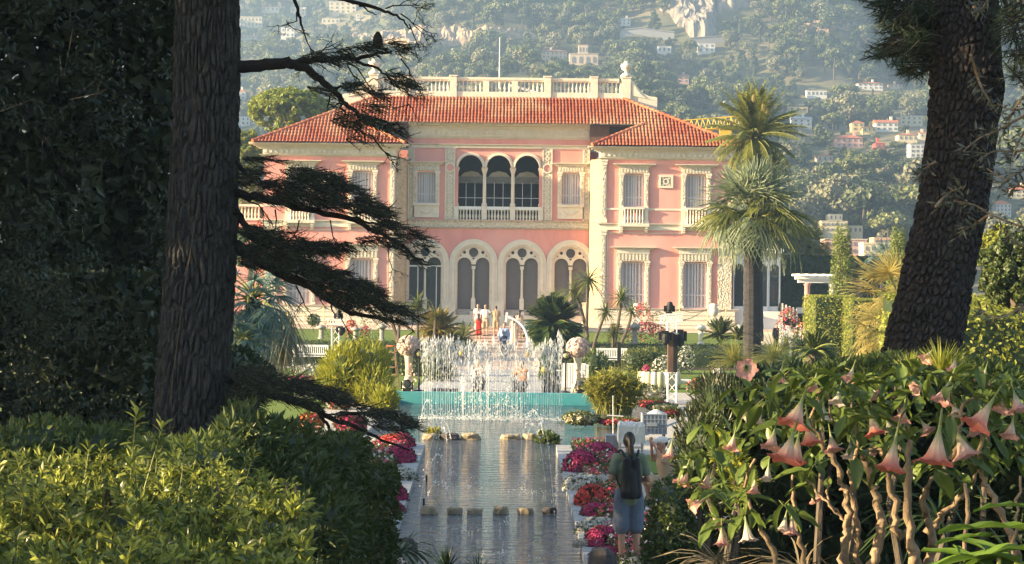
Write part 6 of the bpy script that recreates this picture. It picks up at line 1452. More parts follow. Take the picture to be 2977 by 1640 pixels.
# light towers
def truss(t, x, y, z0, z1, w_, m='white', nm='truss', n=None):
    m_ = MB(); n = n or max(2, int((z1 - z0) / (w_ * 1.1)))
    cs = [(x - w_ / 2, y - w_ / 2), (x + w_ / 2, y - w_ / 2), (x + w_ / 2, y + w_ / 2), (x - w_ / 2, y + w_ / 2)]
    for c in cs: m_.tube([(*c, z0), (*c, z1)], .022, 6)
    for k in range(n):
        za, zb = lerp(z0, z1, k / n), lerp(z0, z1, (k + 1) / n)
        for i in range(4): a, b = cs[i], cs[(i + 1) % 4]; a, b = (a, b) if k % 2 else (b, a); m_.tube([(*a, za), (*b, zb)], .013, 5, 0, False)
    m_.build(nm, M[m], t)
def htruss(t, p, q, w_, m='white'):
    p, q = np.array(p), np.array(q); m_ = MB(); n = 7
    for dy, dz in ((0, 0), (w_, 0), (0, w_), (w_, w_)): m_.tube([p + (0, dy, dz), q + (0, dy, dz)], .02, 6)
    for k in range(n):
        a, b = lerp(p, q, k / n), lerp(p, q, (k + 1) / n); m_.tube([a, b + (0, 0, w_)], .012, 5, 0, False); m_.tube([a + (0, 0, w_), b], .012, 5, 0, False)
    m_.build('cross_truss', M[m], t)
def moving_head(t, c, s=1.0, up=False):
    c = np.array(c); m_ = MB(); k = 1 if up else -1; m_.box(c[0] - .12 * s, c[0] + .12 * s, c[1] - .1, c[1] + .1, *sorted((c[2], c[2] + k * .08 * s))); hd = c + (0.03, 0, k * .26 * s)
    m_.lathe([(.03, -.18 * s), (.12 * s, -.12 * s), (.135 * s, .05 * s), (.09 * s, .18 * s), (.02, .2 * s)], 10, hd); m_.obox(c + (-.14 * s, 0, k * .05), c + (-.14 * s, 0, k * .3 * s), .04, .1); m_.obox(c + (.17 * s, 0, k * .05), c + (.17 * s, 0, k * .3 * s), .04, .1); m_.build('lamp_head', M['black'], t, False)
b = G(1953, 1172, .02); t = thing('light_tower', 'tall light tower wrapped in dark cloth on a white truss foot', 'light tower', tuple(b)); Y = b[1]
zc0, zc1, zt = P(1953, 1082, Y)[2], P(1950, 972, Y)[2], P(1950, 930, Y)[2]
truss(t, b[0], Y, .05, zc0, .27); m_ = MB(); m_.box(b[0] - .42, b[0] + .42, Y - .42, Y + .42, .02, .05); m_.build('base_plate', M['steel'], t)
m_ = MB(); m_.box(b[0] - .145, b[0] + .02, Y - .16, Y + .16, zc0 + .002, zc1); m_.box(b[0] + .022, b[0] + .15, Y - .155, Y + .155, zc0 + .002, zc1, 1); m_.build('cloth_wrap', [M['wood_dark'], M['black']], t)
truss(t, b[0] - .02, Y, zc1, zt - .1, .28, nm='head_frame', n=2); htruss(t, (b[0] - .42, Y - .12, zt - .12), (b[0] + .30, Y - .12, zt - .04), .24)
moving_head(t, (b[0] - .26, Y - .2, zc1 + .12)); moving_head(t, (b[0] + .2, Y + .1, zc1 + .15), 1.2); moving_head(t, (b[0] - .12, Y, zt + .2), .8, True)
m_ = MB(); m_.tube(smooth_path([P(1975, 933, Y), P(2015, 922, Y + 25), P(2052, 900, 112)], 5), .016, 5); m_.build('cable', M['wood_dark'], t)
b = G(975, 1072, .02); b = np.array((P(975, 1040, 79)[0], 79, .02)); t = thing('light_tower', 'slender white truss light tower behind the yellow bamboo shrub', 'light tower', tuple(b)); Y = 79
truss(t, b[0], Y, .05, P(975, 950, Y)[2], .30); m_ = MB(); m_.box(b[0] - .4, b[0] + .4, Y - .4, Y + .4, .02, .05); m_.build('base_plate', M['steel'], t); htruss(t, (b[0] - .36, Y - .12, P(975, 945, Y)[2]), (b[0] + .36, Y - .12, P(975, 945, Y)[2]), .24); moving_head(t, (b[0] + .1, Y, P(975, 930, Y)[2]), .9, True); moving_head(t, (b[0] + .2, Y - .1, P(975, 948, Y)[2]), .9)
b = np.array((P(1800, 1030, 77)[0], 77, .03)); t = thing('speaker_column', 'thin black loudspeaker column in front of the right bench', 'loudspeaker', tuple(b)); m_ = MB(); m_.box(b[0] - .07, b[0] + .07, 77, 77.14, .6, P(1800, 995, 77)[2]); m_.build('cabinet', M['black'], t); m_ = MB(); m_.tube([(b[0], 77.07, .03), (b[0], 77.07, .6)], .025, 6); m_.lathe([(.2, .03), (.2, .05), (.03, .07)], 12, (b[0], 77.07, 0)); m_.build('stand', M['black'], t)
# carts
b = G(1900, 1277, 0.0); t = thing('laundry_cart', 'grey ribbed laundry cart on castors filled with white linen', 'cart', tuple(b)); m_ = MB(); hw, hd, z0, z1 = .29, .30, .14, .62; x, y = b[0], b[1]
m_.box(x - hw, x + hw, y - hd, y + hd, z0, z0 + .04)
for a in ((x - hw, x + hw, y - hd, y - hd + .02), (x - hw, x + hw, y + hd - .02, y + hd), (x - hw, x - hw + .02, y - hd + .021, y + hd - .021), (x + hw - .02, x + hw, y - hd + .021, y + hd - .021)): m_.box(*a, z0 + .041, z1)
m_.build('tub', M['cart'], t)
for k in range(7): m_ = MB(); xx = lerp(x - hw + .02, x + hw - .02, k / 6); m_.box(xx - .012, xx + .012, y - hd - .02, y - hd - .002, z0, z1); m_.build('rib', M['cart'], t)
for k in range(5): m_ = MB(); zz = lerp(z0 + .02, z1 - .02, k / 4); m_.box(x - hw - .005, x + hw + .005, y - hd - .032, y - hd - .022, zz - .01, zz + .01); m_.build('rail', M['cart'], t)
m_ = MB(); m_.box(x - .2, x + .06, y - hd - .045, y - hd - .034, .33, .42); m_.build('label_plate', M['steel'], t)
for sx in (-1, 1):
    for sy in (-1, 1): m_ = MB(); k = MB(); k.lathe([(.05, -.015), (.05, .015)], 12); m_.add(k.V[0][:, [2, 0, 1]] + (x + sx * .24, y + sy * .24, .05), np.concatenate([k.F[0][0]])); m_.obox((x + sx * .24, y + sy * .24, .05), (x + sx * .24, y + sy * .24, z0), .04, .03); m_.build('castor', M['black'], t)
t2 = thing('linen', 'white linen heaped in the grey laundry cart', 'linen', (x + .05, y, z1 - .1)); V = []; g = 9
for i in range(g):
    for j in range(g): a, c = i / (g - 1) * 2 - 1, j / (g - 1) * 2 - 1; V.append((x + .06 + a * .22, y + c * .24, z1 - .06 + .11 * (1 - a * a) * (1 - c * c) + .05 * RD.random()))
m_ = MB(); m_.add(V, [(i * g + j, (i + 1) * g + j, (i + 1) * g + j + 1, i * g + j + 1) for i in range(g - 1) for j in range(g - 1)]); m_.build('sheet', M['cloth'], t2, True)
b = G(1834, 1322, 0.0); t = thing('draped_trolley', 'metal trolley draped with crumpled white cloth before the woman', 'trolley', tuple(b)); x, y = b[0], b[1]; m_ = MB()
for sx in (-.24, .24):
    for sy in (-.2, .2): m_.tube([(x + sx, y + sy, .04), (x + sx, y + sy, .68)], .015, 6)
for zz in (.15, .40, .62): m_.box(x - .25, x + .25, y - .21, y + .21, zz, zz + .02)
m_.build('frame', M['steel'], t)
m_ = MB(); g = 15; V = []
for i in range(g):
    for j in range(g): a, c = i / (g - 1) * 2 - 1, j / (g - 1) * 2 - 1; e = max(abs(a), abs(c)); V.append((x + np.clip(a * 1.5, -1, 1) * .28 + RD.uniform(-.012, .012), y + np.clip(c * 1.5, -1, 1) * .24 + RD.uniform(-.012, .012), .70 - max(0, e - .66) * 1.2 + RD.uniform(-.015, .02) - (.03 if (i + j) % 2 else 0)))
m_.add(V, [(i * g + j, (i + 1) * g + j, (i + 1) * g + j + 1, i * g + j + 1) for i in range(g - 1) for j in range(g - 1)]); m_.build('cloth_cover', M['cloth'], t)
b = G(1781, 1318, 0.0); t = thing('crate_cart', 'low blue-grey crate on a dark wooden dolly beside the magenta mound', 'crate', tuple(b)); x, y = b[0], b[1]; m_ = MB(); m_.box(x - .15, x + .15, y, y + .4, .08, .36); m_.build('crate_body', M['cart'], t); m_ = MB(); m_.box(x - .16, x + .16, y - .01, y + .41, .36, .39); m_.build('rim', M['cart'], t); m_ = MB(); m_.box(x - .17, x + .2, y - .02, y + .42, .03, .079); m_.build('dolly', M['wood_dark'], t)
for s in (-.12, .14):
    m_ = MB(); k = MB(); k.lathe([(.03, -.015), (.03, .015)], 10); m_.add(k.V[0][:, [2, 0, 1]] + (x + s, y + .03, .03), k.F[0][0]); m_.build('castor', M['black'], t)
b = G(1782, 1272, 0.0); t = thing('sign_post', 'thin white pole with a short crossbar standing at the pond edge', 'pole', tuple(b)); Y = b[1]; m_ = MB(); m_.tube([b, P(1782, 1150, Y)], .010, 6); m_.build('pole_tube', M['white'], t); m_ = MB(); m_.obox(P(1765, 1207, Y - .03), P(1812, 1210, Y - .03), .015, .022); m_.build('crossbar', M['white'], t); m_ = MB(); m_.lathe([(.12, 0), (.12, .02), (.02, .04)], 10, b); m_.build('foot', M['white'], t)
# lounge furniture
b = G(1918, 1132, .035); t = thing('curved_sofa', 'cream curved sofa with fluted back left of the light tower', 'sofa', tuple(b)); x, y = b[0], b[1]
for k in range(9): a = math.radians(200 + k * 17.5); m_ = MB(); c = (x + .55 * math.cos(a) * 1.25, y + .5 + .55 * math.sin(a)); m_.lathe([(.10, .06), (.125, .2), (.125, .5), (.10, .6), (.01, .63)], 8, (c[0], c[1], .03)); m_.build('back_cushion', M['cloth'] if k % 2 else M['petal_cream'], t, True)
m_ = MB(); m_.lathe([(.55, .08), (.58, .2), (.56, .36), (.02, .38)], 18, (x, y + .5, .03), sx=1.15, sy=.9); m_.build('seat', M['cloth'], t, True); m_ = MB(); m_.lathe([(.5, .0), (.5, .08)], 14, (x, y + .5, .03), sx=1.15, sy=.9); m_.build('plinth', M['wood_dark'], t)
b = G(1983, 1130, .035); t = thing('footstool', 'long white upholstered footstool right of the light tower', 'stool', tuple(b)); x, y = b[0], b[1]; m_ = MB(); m_.box(x - .32, x + .32, y, y + .4, .24, .36); m_.build('cushion', M['white'], t)
for sx in (-.28, .28):
    for sy in (.04, .36): m_ = MB(); m_.tube([(x + sx, y + sy, .035), (x + sx, y + sy, .239)], .018, 6); m_.build('leg', M['white'], t)
b = G(2090, 1124, .035); t = thing('planter_stand', 'cream box planter with white flowers under a black wire frame', 'planter', tuple(b)); x, y = b[0], b[1]; m_ = MB(); m_.box(x - .2, x + .2, y, y + .4, .05, .42); m_.box(x - .23, x + .23, y - .03, y + .43, .42, .47); m_.build('box', M['petal_cream'], t)
m_ = MB(); p, d = shell((x, y + .2, .56), (.24, .2, .14), 240, .6); patches(m_, p, d, .08, .07); m_.build('blossom', M['petal_white'], t); m_ = MB()
for sx in (-.18, -.06, .06, .18): m_.tube([(x + sx, y + .1, .5), (x + sx * .8, y + .1, .95)], .008, 4)
m_.tube([(x - .16, y + .1, .95), (x + .16, y + .1, .95)], .008, 4); m_.build('wire_frame', M['black'], t)
# stone pedestals, urns, rope barriers
def pedestal(u, v0, v1, Y, label, m='stone_grey'):
    p, q = P(u, v1, Y), P(u, v0, Y); h = q[2] - p[2]; t = thing('stone_pedestal', label, 'pedestal', tuple(p), group='stone posts with carved tops on the lawn'); m_ = MB(); m_.lathe([(.17, 0), (.17, .08 * h), (.12, .12 * h), (.115, .62 * h), (.16, .68 * h)], 10, p); m_.build('shaft', M[m], t); m_ = MB(); m_.lathe([(.14, .68 * h), (.25, .74 * h), (.26, .82 * h), (.15, .92 * h), (.03, h)], 10, p); m_.build('carved_top', M[m], t, True)
pedestal(2037, 942, 1002, 91, 'sandy stone post with a carved top right of the light tower', 'stone'); pedestal(1845, 938, 1000, 91, 'grey stone post in the pink flower bed'); pedestal(934, 944, 985, 95, 'grey stone post on the left lawn beside the topiary ball'); pedestal(1034, 950, 988, 95, 'grey stone post by the red flowers on the left lawn'); pedestal(2147, 944, 990, 93, 'sandy stone post half behind the fan palm trunk', 'stone'); pedestal(1110, 940, 990, 96, 'grey stone post behind the grey-stemmed cordyline')
def urn(u, v0, v1, Y, label, m, prof):
    p, q = P(u, v1, Y), P(u, v0, Y); h = q[2] - p[2]; t = thing('garden_urn', label, 'urn', tuple(p)); m_ = MB(); m_.lathe([(r * h, z * h) for r, z in prof if z > .2], 14, p); m_.build('urn_body', M[m], t, True); m_ = MB(); m_.box(p[0] - .2 * h, p[0] + .2 * h, Y - .2 * h, Y + .2 * h, p[2] - .3, p[2] + .12 * h); m_.lathe([(.16 * h, .12 * h), (.08 * h, .2 * h), (.12 * h, .26 * h)], 12, p); m_.build('foot', M[m], t)
urn(1851, 882, 935, 112, 'big white jar standing before the right wing plinth', 'white', [(.1, .21), (.28, .4), (.34, .62), (.3, .82), (.16, .93), (.2, 1)]); urn(2074, 882, 932, 113, 'carved cream urn on a foot under the ground-floor window', 'stone', [(.1, .21), (.24, .35), (.3, .6), (.22, .75), (.26, .9), (.1, 1)])
urn(925, 928, 940, 106, 'small squat stone jar beside the topiary ball', 'stone_grey', [(.3, .21), (.6, .5), (.5, .9), (.3, 1)])
def rope_barrier(us, v0, v1, Y, label):
    ps = [P(u, v1, Y) for u in us]; t = thing('rope_barrier', label, 'barrier', tuple(ps[0]))
    for p in ps: m_ = MB(); m_.tube([p, p + (0, 0, .8)], .025, 6); m_.lathe([(.15, 0), (.14, .03), (.03, .05)], 10, p); m_.build('post', M['brass'], t)
    for p, q in zip(ps[:-1], ps[1:]): s = np.linspace(0, 1, 9)[:, None]; c = p * (1 - s) + q * s + np.array((0, 0, .76)); c[:, 2:] -= .9 * s * (1 - s); m_ = MB(); m_.tube(c, .02, 5); m_.build('rope', M['wood_dark'], t)
rope_barrier((836, 884, 940, 996), 890, 928, 115, 'brown rope sagging between posts before the left wing'); rope_barrier((1975, 2057, 2110), 890, 935, 114, 'brown rope barrier before the right wing window')
# pergola, railing, sign, white chair, crane
Y = 112; t = thing('pergola', 'white pergola beam on a round pinkish column by the hedge', 'pergola', (P(2347, 935, Y)[0], Y, .9)); p, q = P(2312, 822, Y), P(2425, 803, Y); m_ = MB(); m_.box(p[0] + .15, q[0], Y - .2, Y + .2, p[2], lerp(p[2], q[2], .5)); m_.box(p[0], q[0], Y - .32, Y + .32, lerp(p[2], q[2], .5), q[2]); m_.build('beam', M['white'], t)
for u in (2347, 2420): c = P(u, 822, Y); m_ = MB(); m_.lathe([(.26, .8), (.26, .95), (.19, 1.02), (.16, c[2] - .2), (.22, c[2] - .12), (.24, c[2] - .003)], 14, (c[0], Y, 0)); m_.build('column', M['pink'] if u < 2400 else M['white'], t, True)
for k in range(5): m_ = MB(); x = lerp(p[0] + .2, q[0] - .1, k / 4); m_.box(x - .05, x + .05, Y - .6, Y + 2.5, q[2] + .002, q[2] + .12); m_.build('rafter', M['white'], t)
Y0 = 122; t = thing('glass_railing', 'row of white posts with dark glass panels beside the bow', 'railing', tuple(P(2245, 915, Y0)))
for k in range(8):
    u = 2243 + k * 10.5; Yk = Y0 - k * 1.6; a, c = P(u, 906 + k * 4, Yk), P(u, 870 + k * 4, Yk); m_ = MB(); m_.box(a[0] - .04, a[0] + .04, Yk - .04, Yk + .04, a[2], c[2]); m_.build('post', M['white'], t)
    if k < 7: a2, c2 = P(u + 10.5, 908 + k * 4 + 4, Yk - 1.6), P(u + 10.5, 876 + k * 4, Yk - 1.6); m_ = MB(); m_.add([a + (.05, 0, 0), a2 - (.05, 0, 0), c2 - (.05, 0, 0), c + (.05, 0, -.1)], [(0, 1, 2, 3)]); m_.build('glass_panel', M['dark'], t)
Y = 104; t = thing('info_sign', 'pale blue-grey information board on two dark legs', 'sign', tuple(P(2330, 960, Y))); a, c = P(2316, 911, Y), P(2345, 894, Y); m_ = MB(); m_.box(a[0], c[0], Y, Y + .05, a[2], c[2]); m_.build('board', M['cart'], t)
for u in (2320, 2341): c = P(u, 911, Y); m_ = MB(); m_.box(c[0] - .03, c[0] + .03, Y + .005, Y + .045, .0, c[2] - .002); m_.build('leg', M['black'], t)
Y = 104; b = P(2281, 1020, Y); b[2] = .02; t = thing('white_armchair', 'tall white chair beside the person in black', 'chair', tuple(b)); x = b[0]; zt = P(2281, 946, Y)[2]
def cb(nm, *bx): m_ = MB(); m_.box(*bx); m_.build(nm, M['white'], t)
cb('seat', x - .3, x + .3, Y - .55, Y, .5, .58); cb('backrest', x - .3, x + .3, Y + .002, Y + .06, .55, zt)
for sx in (-.27, .27):
    for sy in (-.5, -.05): cb('leg', x + sx - .03, x + sx + .03, Y + sy - .03, Y + sy + .03, .02, .498)
    cb('armrest', x + sx - .035, x + sx + .035, Y - .55, Y - .002, .8, .86); cb('arm_post', x + sx - .025, x + sx + .025, Y - .52, Y - .46, .582, .798)
Y = 150; t = thing('crane_jib', 'yellow lattice crane jib showing over the right roof end', 'crane', tuple(P(2035, 900, Y))); p, q = P(1985, 382, Y), P(2150, 340 + 30, Y); m_ = MB()
for dz, dy in ((0, -.5), (0, .5), (.85, 0)): m_.tube([p + (0, dy, dz), q + (0, dy, dz)], .06, 6)
m_.build('chord', M['yellow'], t); m_ = MB(); n = 10
for k in range(n): a, c, mid = lerp(p, q, k / n), lerp(p, q, (k + 1) / n), lerp(p, q, (k + .5) / n) + (0, 0, .85); m_.tube([a + (0, -.5, 0), mid], .035, 5); m_.tube([mid, c + (0, -.5, 0)], .035, 5); m_.tube([a + (0, .5, 0), mid], .035, 5)
m_.build('lattice', M['yellow'], t); m_ = MB(); c = lerp(p, q, .75); m_.box(c[0] - .45, c[0] + .45, Y - .45, Y + .45, 0, c[2]); m_.build('mast', M['yellow'], t)
# ------------------------------------------------------------------ people
NR = np.random.default_rng(61)
def capsule(mb, p0, p1, r0, r1, n=12, sx=1.0):
    p0, p1 = np.array(p0, float), np.array(p1, float); d = p1 - p0; L = np.linalg.norm(d); d = d / L if L > 1e-6 else np.array((0, 0, 1.0))
    pts, rr = [], []
    for a in np.linspace(-math.pi / 2 + .15, 0, 4): pts.append(p0 + d * r0 * math.sin(a)); rr.append(r0 * math.cos(a))
    for a in np.linspace(0, math.pi / 2 - .15, 4): pts.append(p1 + d * r1 * math.sin(a)); rr.append(r1 * math.cos(a))
    k = len(pts); pts[3] = p0; pts[4] = p1 if L > 1e-6 else p0 + d * 1e-3
    mb.tube(pts, rr, n)
def ellip(mb, c, r, n=14):
    m_ = MB(); a = np.linspace(-math.pi / 2 + .12, math.pi / 2 - .12, 10); m_.lathe([(math.cos(q), math.sin(q)) for q in a], n); mb.add(m_.V[0] * np.array(r) + np.array(c), m_.F[0][0])
    b = mb.n - len(m_.V[0])
    for f, _ in m_.F[1:]: mb.F.append((f + b, 0))
def fuse(mb, vox, m, name, sm=2):
    """one continuous skin round overlapping shapes"""
    me = mb.mesh(name, m); o = bpy.data.objects.new('t', me); C.objects.link(o)
    md = o.modifiers.new('r', 'REMESH'); md.mode = 'VOXEL'; md.voxel_size = vox; md.use_smooth_shade = True
    s2 = o.modifiers.new('s', 'SMOOTH'); s2.factor = .5; s2.iterations = sm
    dg = bpy.context.evaluated_depsgraph_get(); e = o.evaluated_get(dg); r = bpy.data.meshes.new_from_object(e)
    bpy.data.objects.remove(o); bpy.data.meshes.remove(me); r.name = name
    if not r.materials: r.materials.append(m)
    return r
def person(label, pos, h, rot, pose=None, outfit=(), vox=.022, hair='hair', group=None, head_turn=0.0, lean=0.0):
    """local frame: the figure faces -y, its left is +x"""
    J = dict(hipL=(.10, 0, .92), hipR=(-.10, 0, .92), kneeL=(.105, -.01, .49), kneeR=(-.105, -.01, .49), ankL=(.11, .02, .08), ankR=(-.11, .02, .08),
             shL=(.185, 0, 1.42), shR=(-.185, 0, 1.42), elL=(.24, .02, 1.13), elR=(-.24, .02, 1.13), wrL=(.24, -.06, .88), wrR=(-.24, -.06, .88), waist=(0, 0, 1.08), chest=(0, 0, 1.30), neck=(0, .01, 1.50), head=(0, -.01, 1.635))
    J.update(pose or {}); J = {k: np.array(v, float) for k, v in J.items()}
    t = thing('person', label, 'person', tuple(pos), rot, group); sc = h / 1.75
    hd = J['head']; f = np.array((math.sin(head_turn), -math.cos(head_turn), 0)); sd = np.array((math.cos(head_turn), math.sin(head_turn), 0))
    B = MB()
    ellip(B, hd + (0, 0, .015), (.078, .092, .112)); capsule(B, hd + f * .05 - (0, 0, .06), hd + f * .045 - (0, 0, .07), .048, .045)
    capsule(B, hd + f * .085 + (0, 0, .01), hd + f * .102 - (0, 0, .02), .012, .015, 8)
    for s in (-1, 1): capsule(B, hd + sd * s * .078 + (0, 0, .02), hd + sd * s * .08 - (0, 0, .02), .016, .012, 8)
    capsule(B, J['neck'] - (0, 0, .05), hd - (0, 0, .08), .055, .05)
    capsule(B, (J['hipL'] + J['hipR']) / 2 + (.05, 0, .04), (J['hipL'] + J['hipR']) / 2 + (-.05, 0, .04), .115, .115)
    hc = (J['hipL'] + J['hipR']) / 2
    for s in (-1, 1): capsule(B, hc + (s * .05, 0, .05), J['waist'] + (s * .045, 0, 0), .105, .095); capsule(B, J['waist'] + (s * .045, 0, 0), J['chest'] + (s * .06, 0, 0), .095, .108)
    capsule(B, J['chest'] + (.06, 0, .02), J['neck'] + (.05, .01, -.06), .10, .06); capsule(B, J['chest'] + (-.06, 0, .02), J['neck'] + (-.05, .01, -.06), .10, .06)
    for s in 'LR':
        capsule(B, J['neck'] + (0, 0, -.06), J['sh' + s], .06, .052); capsule(B, J['sh' + s], J['el' + s], .05, .038); capsule(B, J['el' + s], J['wr' + s], .038, .026)
        capsule(B, J['hip' + s], J['knee' + s], .085, .056); capsule(B, J['knee' + s], J['ank' + s] * .45 + J['knee' + s] * .55 + (0, .015, 0), .052, .052); capsule(B, J['ank' + s] * .45 + J['knee' + s] * .55 + (0, .015, 0), J['ank' + s], .052, .034)
        a = J['ank' + s]; capsule(B, a - (0, -.03, .045), a + (0, -.15, -.045), .034, .03)
        d = nrm(J['wr' + s] - J['el' + s]); w_ = J['wr' + s]; capsule(B, w_, w_ + d * .075, .028, .034)
    body = fuse(B, vox, M['skin'], 'body')
    # fingers, rooted in the palm
    v = np.zeros(len(body.vertices) * 3); body.vertices.foreach_get('co', v); K = MB(); K.add(v.reshape(-1, 3), [tuple(p.vertices) for p in body.polygons])
    for s, sg in (('L', 1), ('R', -1)):
        d = nrm(J['wr' + s] - J['el' + s]); a = nrm(np.cross(d, (sg * 1.0, .15, .1))); w_ = J['wr' + s]; n_ = np.cross(d, a)
        for k, (L, off) in enumerate(((.068, -.027), (.078, -.009), (.074, .009), (.058, .026))): r0 = w_ + d * .085 + a * off; K.tube([r0 - d * .02, r0 + d * L * .5 + n_ * .004 * sg, r0 + d * L * .85 + n_ * .022 * sg, r0 + d * L + n_ * .036 * sg], [.0095, .009, .008, .006], 6)
        K.tube([w_ + d * .03 - a * .025, w_ + d * .06 - a * .05, w_ + d * .09 - a * .052], [.012, .010, .007], 6)
    t.scale = (.92 if vox < .015 else .96, .95, 1); bm_ = K.mesh('body', M['skin'], True, None); o = put('body', bm_, t); o.scale = (sc,) * 3
    def piece(nm, m, caps, vx=None, sm=2):
        q = MB()
        for c in caps:
            if len(c) == 2: ellip(q, *c)
            else: capsule(q, *c)
        o_ = put(nm, fuse(q, vx or vox, M[m], nm, sm), t); o_.scale = (sc,) * 3; return o_
    e = .018
    def torso(ex, low): 
        c = []
        for s in (-1, 1): c += [(low + (s * .055, 0, 0), J['waist'] + (s * .05, 0, 0), .115 + ex, .10 + ex), (J['waist'] + (s * .05, 0, 0), J['chest'] + (s * .065, 0, 0), .10 + ex, .11 + ex), (J['chest'] + (s * .065, 0, .02), J['neck'] + (s * .06, .01, -.075), .10 + ex, .058 + ex)]
        return c
    for it in outfit:
        k, m = it[0], it[1]
        if k in ('shirt', 'tee', 'vest', 'top'):
            c = torso(e, hc + (0, 0, -.02 if k != 'vest' else .06))
            if k != 'vest':
                for s in 'LR':
                    c.append((J['neck'] + (0, .005, -.075), J['sh' + s], .06 + e, .056 + e))
                    if k == 'tee': mid = J['sh' + s] * .38 + J['el' + s] * .62; c.append((J['sh' + s], mid, .052 + e, .055 + e))
                    if k == 'shirt': c += [(J['sh' + s], J['el' + s], .05 + e, .042 + e), (J['el' + s], J['wr' + s], .042 + e, .032 + e * .6)]
            piece({'tee': 't_shirt'}.get(k, k), m, c)
        elif k in ('trousers', 'shorts'):
            c = [(hc + (.05, 0, .06), hc + (-.05, 0, .06), .125 + e * .6, .125 + e * .6)]; fl = it[2] if len(it) > 2 else 1.0
            for s in 'LR':
                if k == 'trousers': c += [(J['hip' + s], J['knee' + s], .092 + e, .066 + e), (J['knee' + s], J['ank' + s] + (0, 0, .0), .066 + e, .05 + e)]
                else: c += [(J['hip' + s], J['hip' + s] * .12 + J['knee' + s] * .88, .10 + e, .085 * fl + e)]
            piece(k, m, c)
        elif k == 'dress':
            c = torso(e, hc); z1 = it[2]; bot = np.array((hc[0], hc[1] + .01, z1)); 
            for s in (-1, 1): c += [(hc + (s * .06, 0, .04), bot + (s * .08, 0, .05), .12 + e, it[3])]
            piece('dress', m, c)
        elif k == 'shoes': piece('shoes', m, [(J['ank' + s] - (0, -.03, .038), J['ank' + s] + (0, -.16, -.046), .042, .036) for s in 'LR'])
        elif k == 'hair_short': piece('hair', m, [(hd + (0, .018, .035), (.084, .092, .10))], min(vox, .018), 1)
        elif k == 'hair_long': piece('hair', m, [(hd + (0, .02, .03), (.088, .096, .105)), (hd + (0, .06, 0), hd + (0, .09, -.28), .075, .05)], min(vox, .018), 1)
        elif k == 'ponytail': piece('hair', m, [(hd + (0, .018, .03), (.088, .10, .108)), (hd + (0, .1, .03), hd + (0, .12, -.03), .042, .04), (hd + (0, .12, -.03), hd + (-.02, .135, -.2), .042, .045), (hd + (-.02, .135, -.2), hd + (-.05, .13, -.42), .045, .018)], .014, 1)
        elif k == 'cap': piece('cap', m, [(hd + (0, .0, .06), (.098, .108, .075)), (hd + f * .08 + (0, 0, .055), hd + f * .16 + (0, 0, .045), .05, .04)], .016, 1)
    if vox < .03:
        for s in (-1, 1):
            m_ = MB(); ellip(m_, hd + f * .088 + sd * s * .032 + (0, 0, .022), (.011, .006, .007), 8); o_ = put('eye', m_.mesh('eye', M['dark']), t); o_.scale = (sc,) * 3
    return t, J
FACE, AWAY = 0.0, math.pi
# the woman with the backpack, on the path beside the flower mounds
wp = G(1826, 1648, 0.0)
arms = dict(elL=(.27, .04, 1.16), elR=(-.27, .03, 1.15), wrL=(.14, -.20, 1.14), wrR=(-.13, -.20, 1.12), head=(0, -.035, 1.635), ankL=(.10, .03, .08), ankR=(-.12, .0, .08), kneeR=(-.11, -.03, .49))
t, J = person('woman seen from behind in a grey-green T-shirt, blue shorts and dark ponytail', wp, 1.70, AWAY + .12, arms,
       [('tee', 'c_olive'), ('shorts', 'c_denim', 1.22), ('shoes', 'c_black'), ('ponytail', 'hair')], .013)
bp = thing('backpack', 'limp black drawstring backpack on the woman\'s back', 'backpack', tuple(wp + (0, 0, .95)), AWAY + .12); sc = 1.70 / 1.75
q = MB()
for s in (-1, 1): capsule(q, (s * .075, .17, .13 - .1), (s * .06, .165, .42), .085, .065)
capsule(q, (0, .2, .02), (0, .19, .25), .095, .08); capsule(q, (-.1, .17, -.01), (.1, .17, -.01), .06, .06)
bp.scale = (.92, .95, 1); o = put('bag', fuse(q, .015, M['black'], 'bag'), bp); o.scale = (sc,) * 3
for s in (-1, 1):
    m_ = MB(); m_.tube(smooth_path([(s * .07, .13, .44), (s * .12, .06, .545), (s * .14, -.06, .53), (s * .165, -.115, .40), (s * .18, -.05, .22), (s * .13, .12, .04)], 4), .017, 6); o = put('strap', m_.mesh('strap', M['black'], True), bp); o.scale = (sc,) * 3
m_ = MB(); m_.tube([(.0, .155, .44), (.02, .14, .50), (-.02, .13, .50), (0, .155, .44)], .008, 5); o = put('drawstring', m_.mesh('drawstring', M['black']), bp); o.scale = (sc,) * 3
# visitors and staff
def on_step(u, Y): k = int((Y - 104) / 1.4 + 1e-6); return np.array((P(u, 950, Y)[0], Y, .02 + (min(k, 7) + 1) * 1.18 / 8 if Y > 104 else .02))
V_ = .03
person('man in a dark waistcoat and light blue shirt walking towards the pool', on_step(1466, 97), 1.78, FACE, dict(ankL=(.10, -.16, .10), kneeL=(.10, -.16, .50), ankR=(-.10, .12, .08), elL=(.27, .03, 1.14), elR=(-.27, .03, 1.14)), [('shirt', 'c_sky'), ('vest2', 'c_navy'), ('vest', 'c_navy'), ('trousers', 'c_navy'), ('shoes', 'c_black'), ('hair_short', 'hair')], V_)
person('woman in a short red dress standing on the steps with her back turned', on_step(1391, 107.6), 1.64, AWAY, dict(elR=(-.22, -.08, 1.2), wrR=(-.1, -.2, 1.38), elL=(.22, -.08, 1.2), wrL=(.08, -.2, 1.38)), [('dress', 'c_red', .52, .13), ('shoes', 'c_red'), ('hair_long', 'hair')], V_)
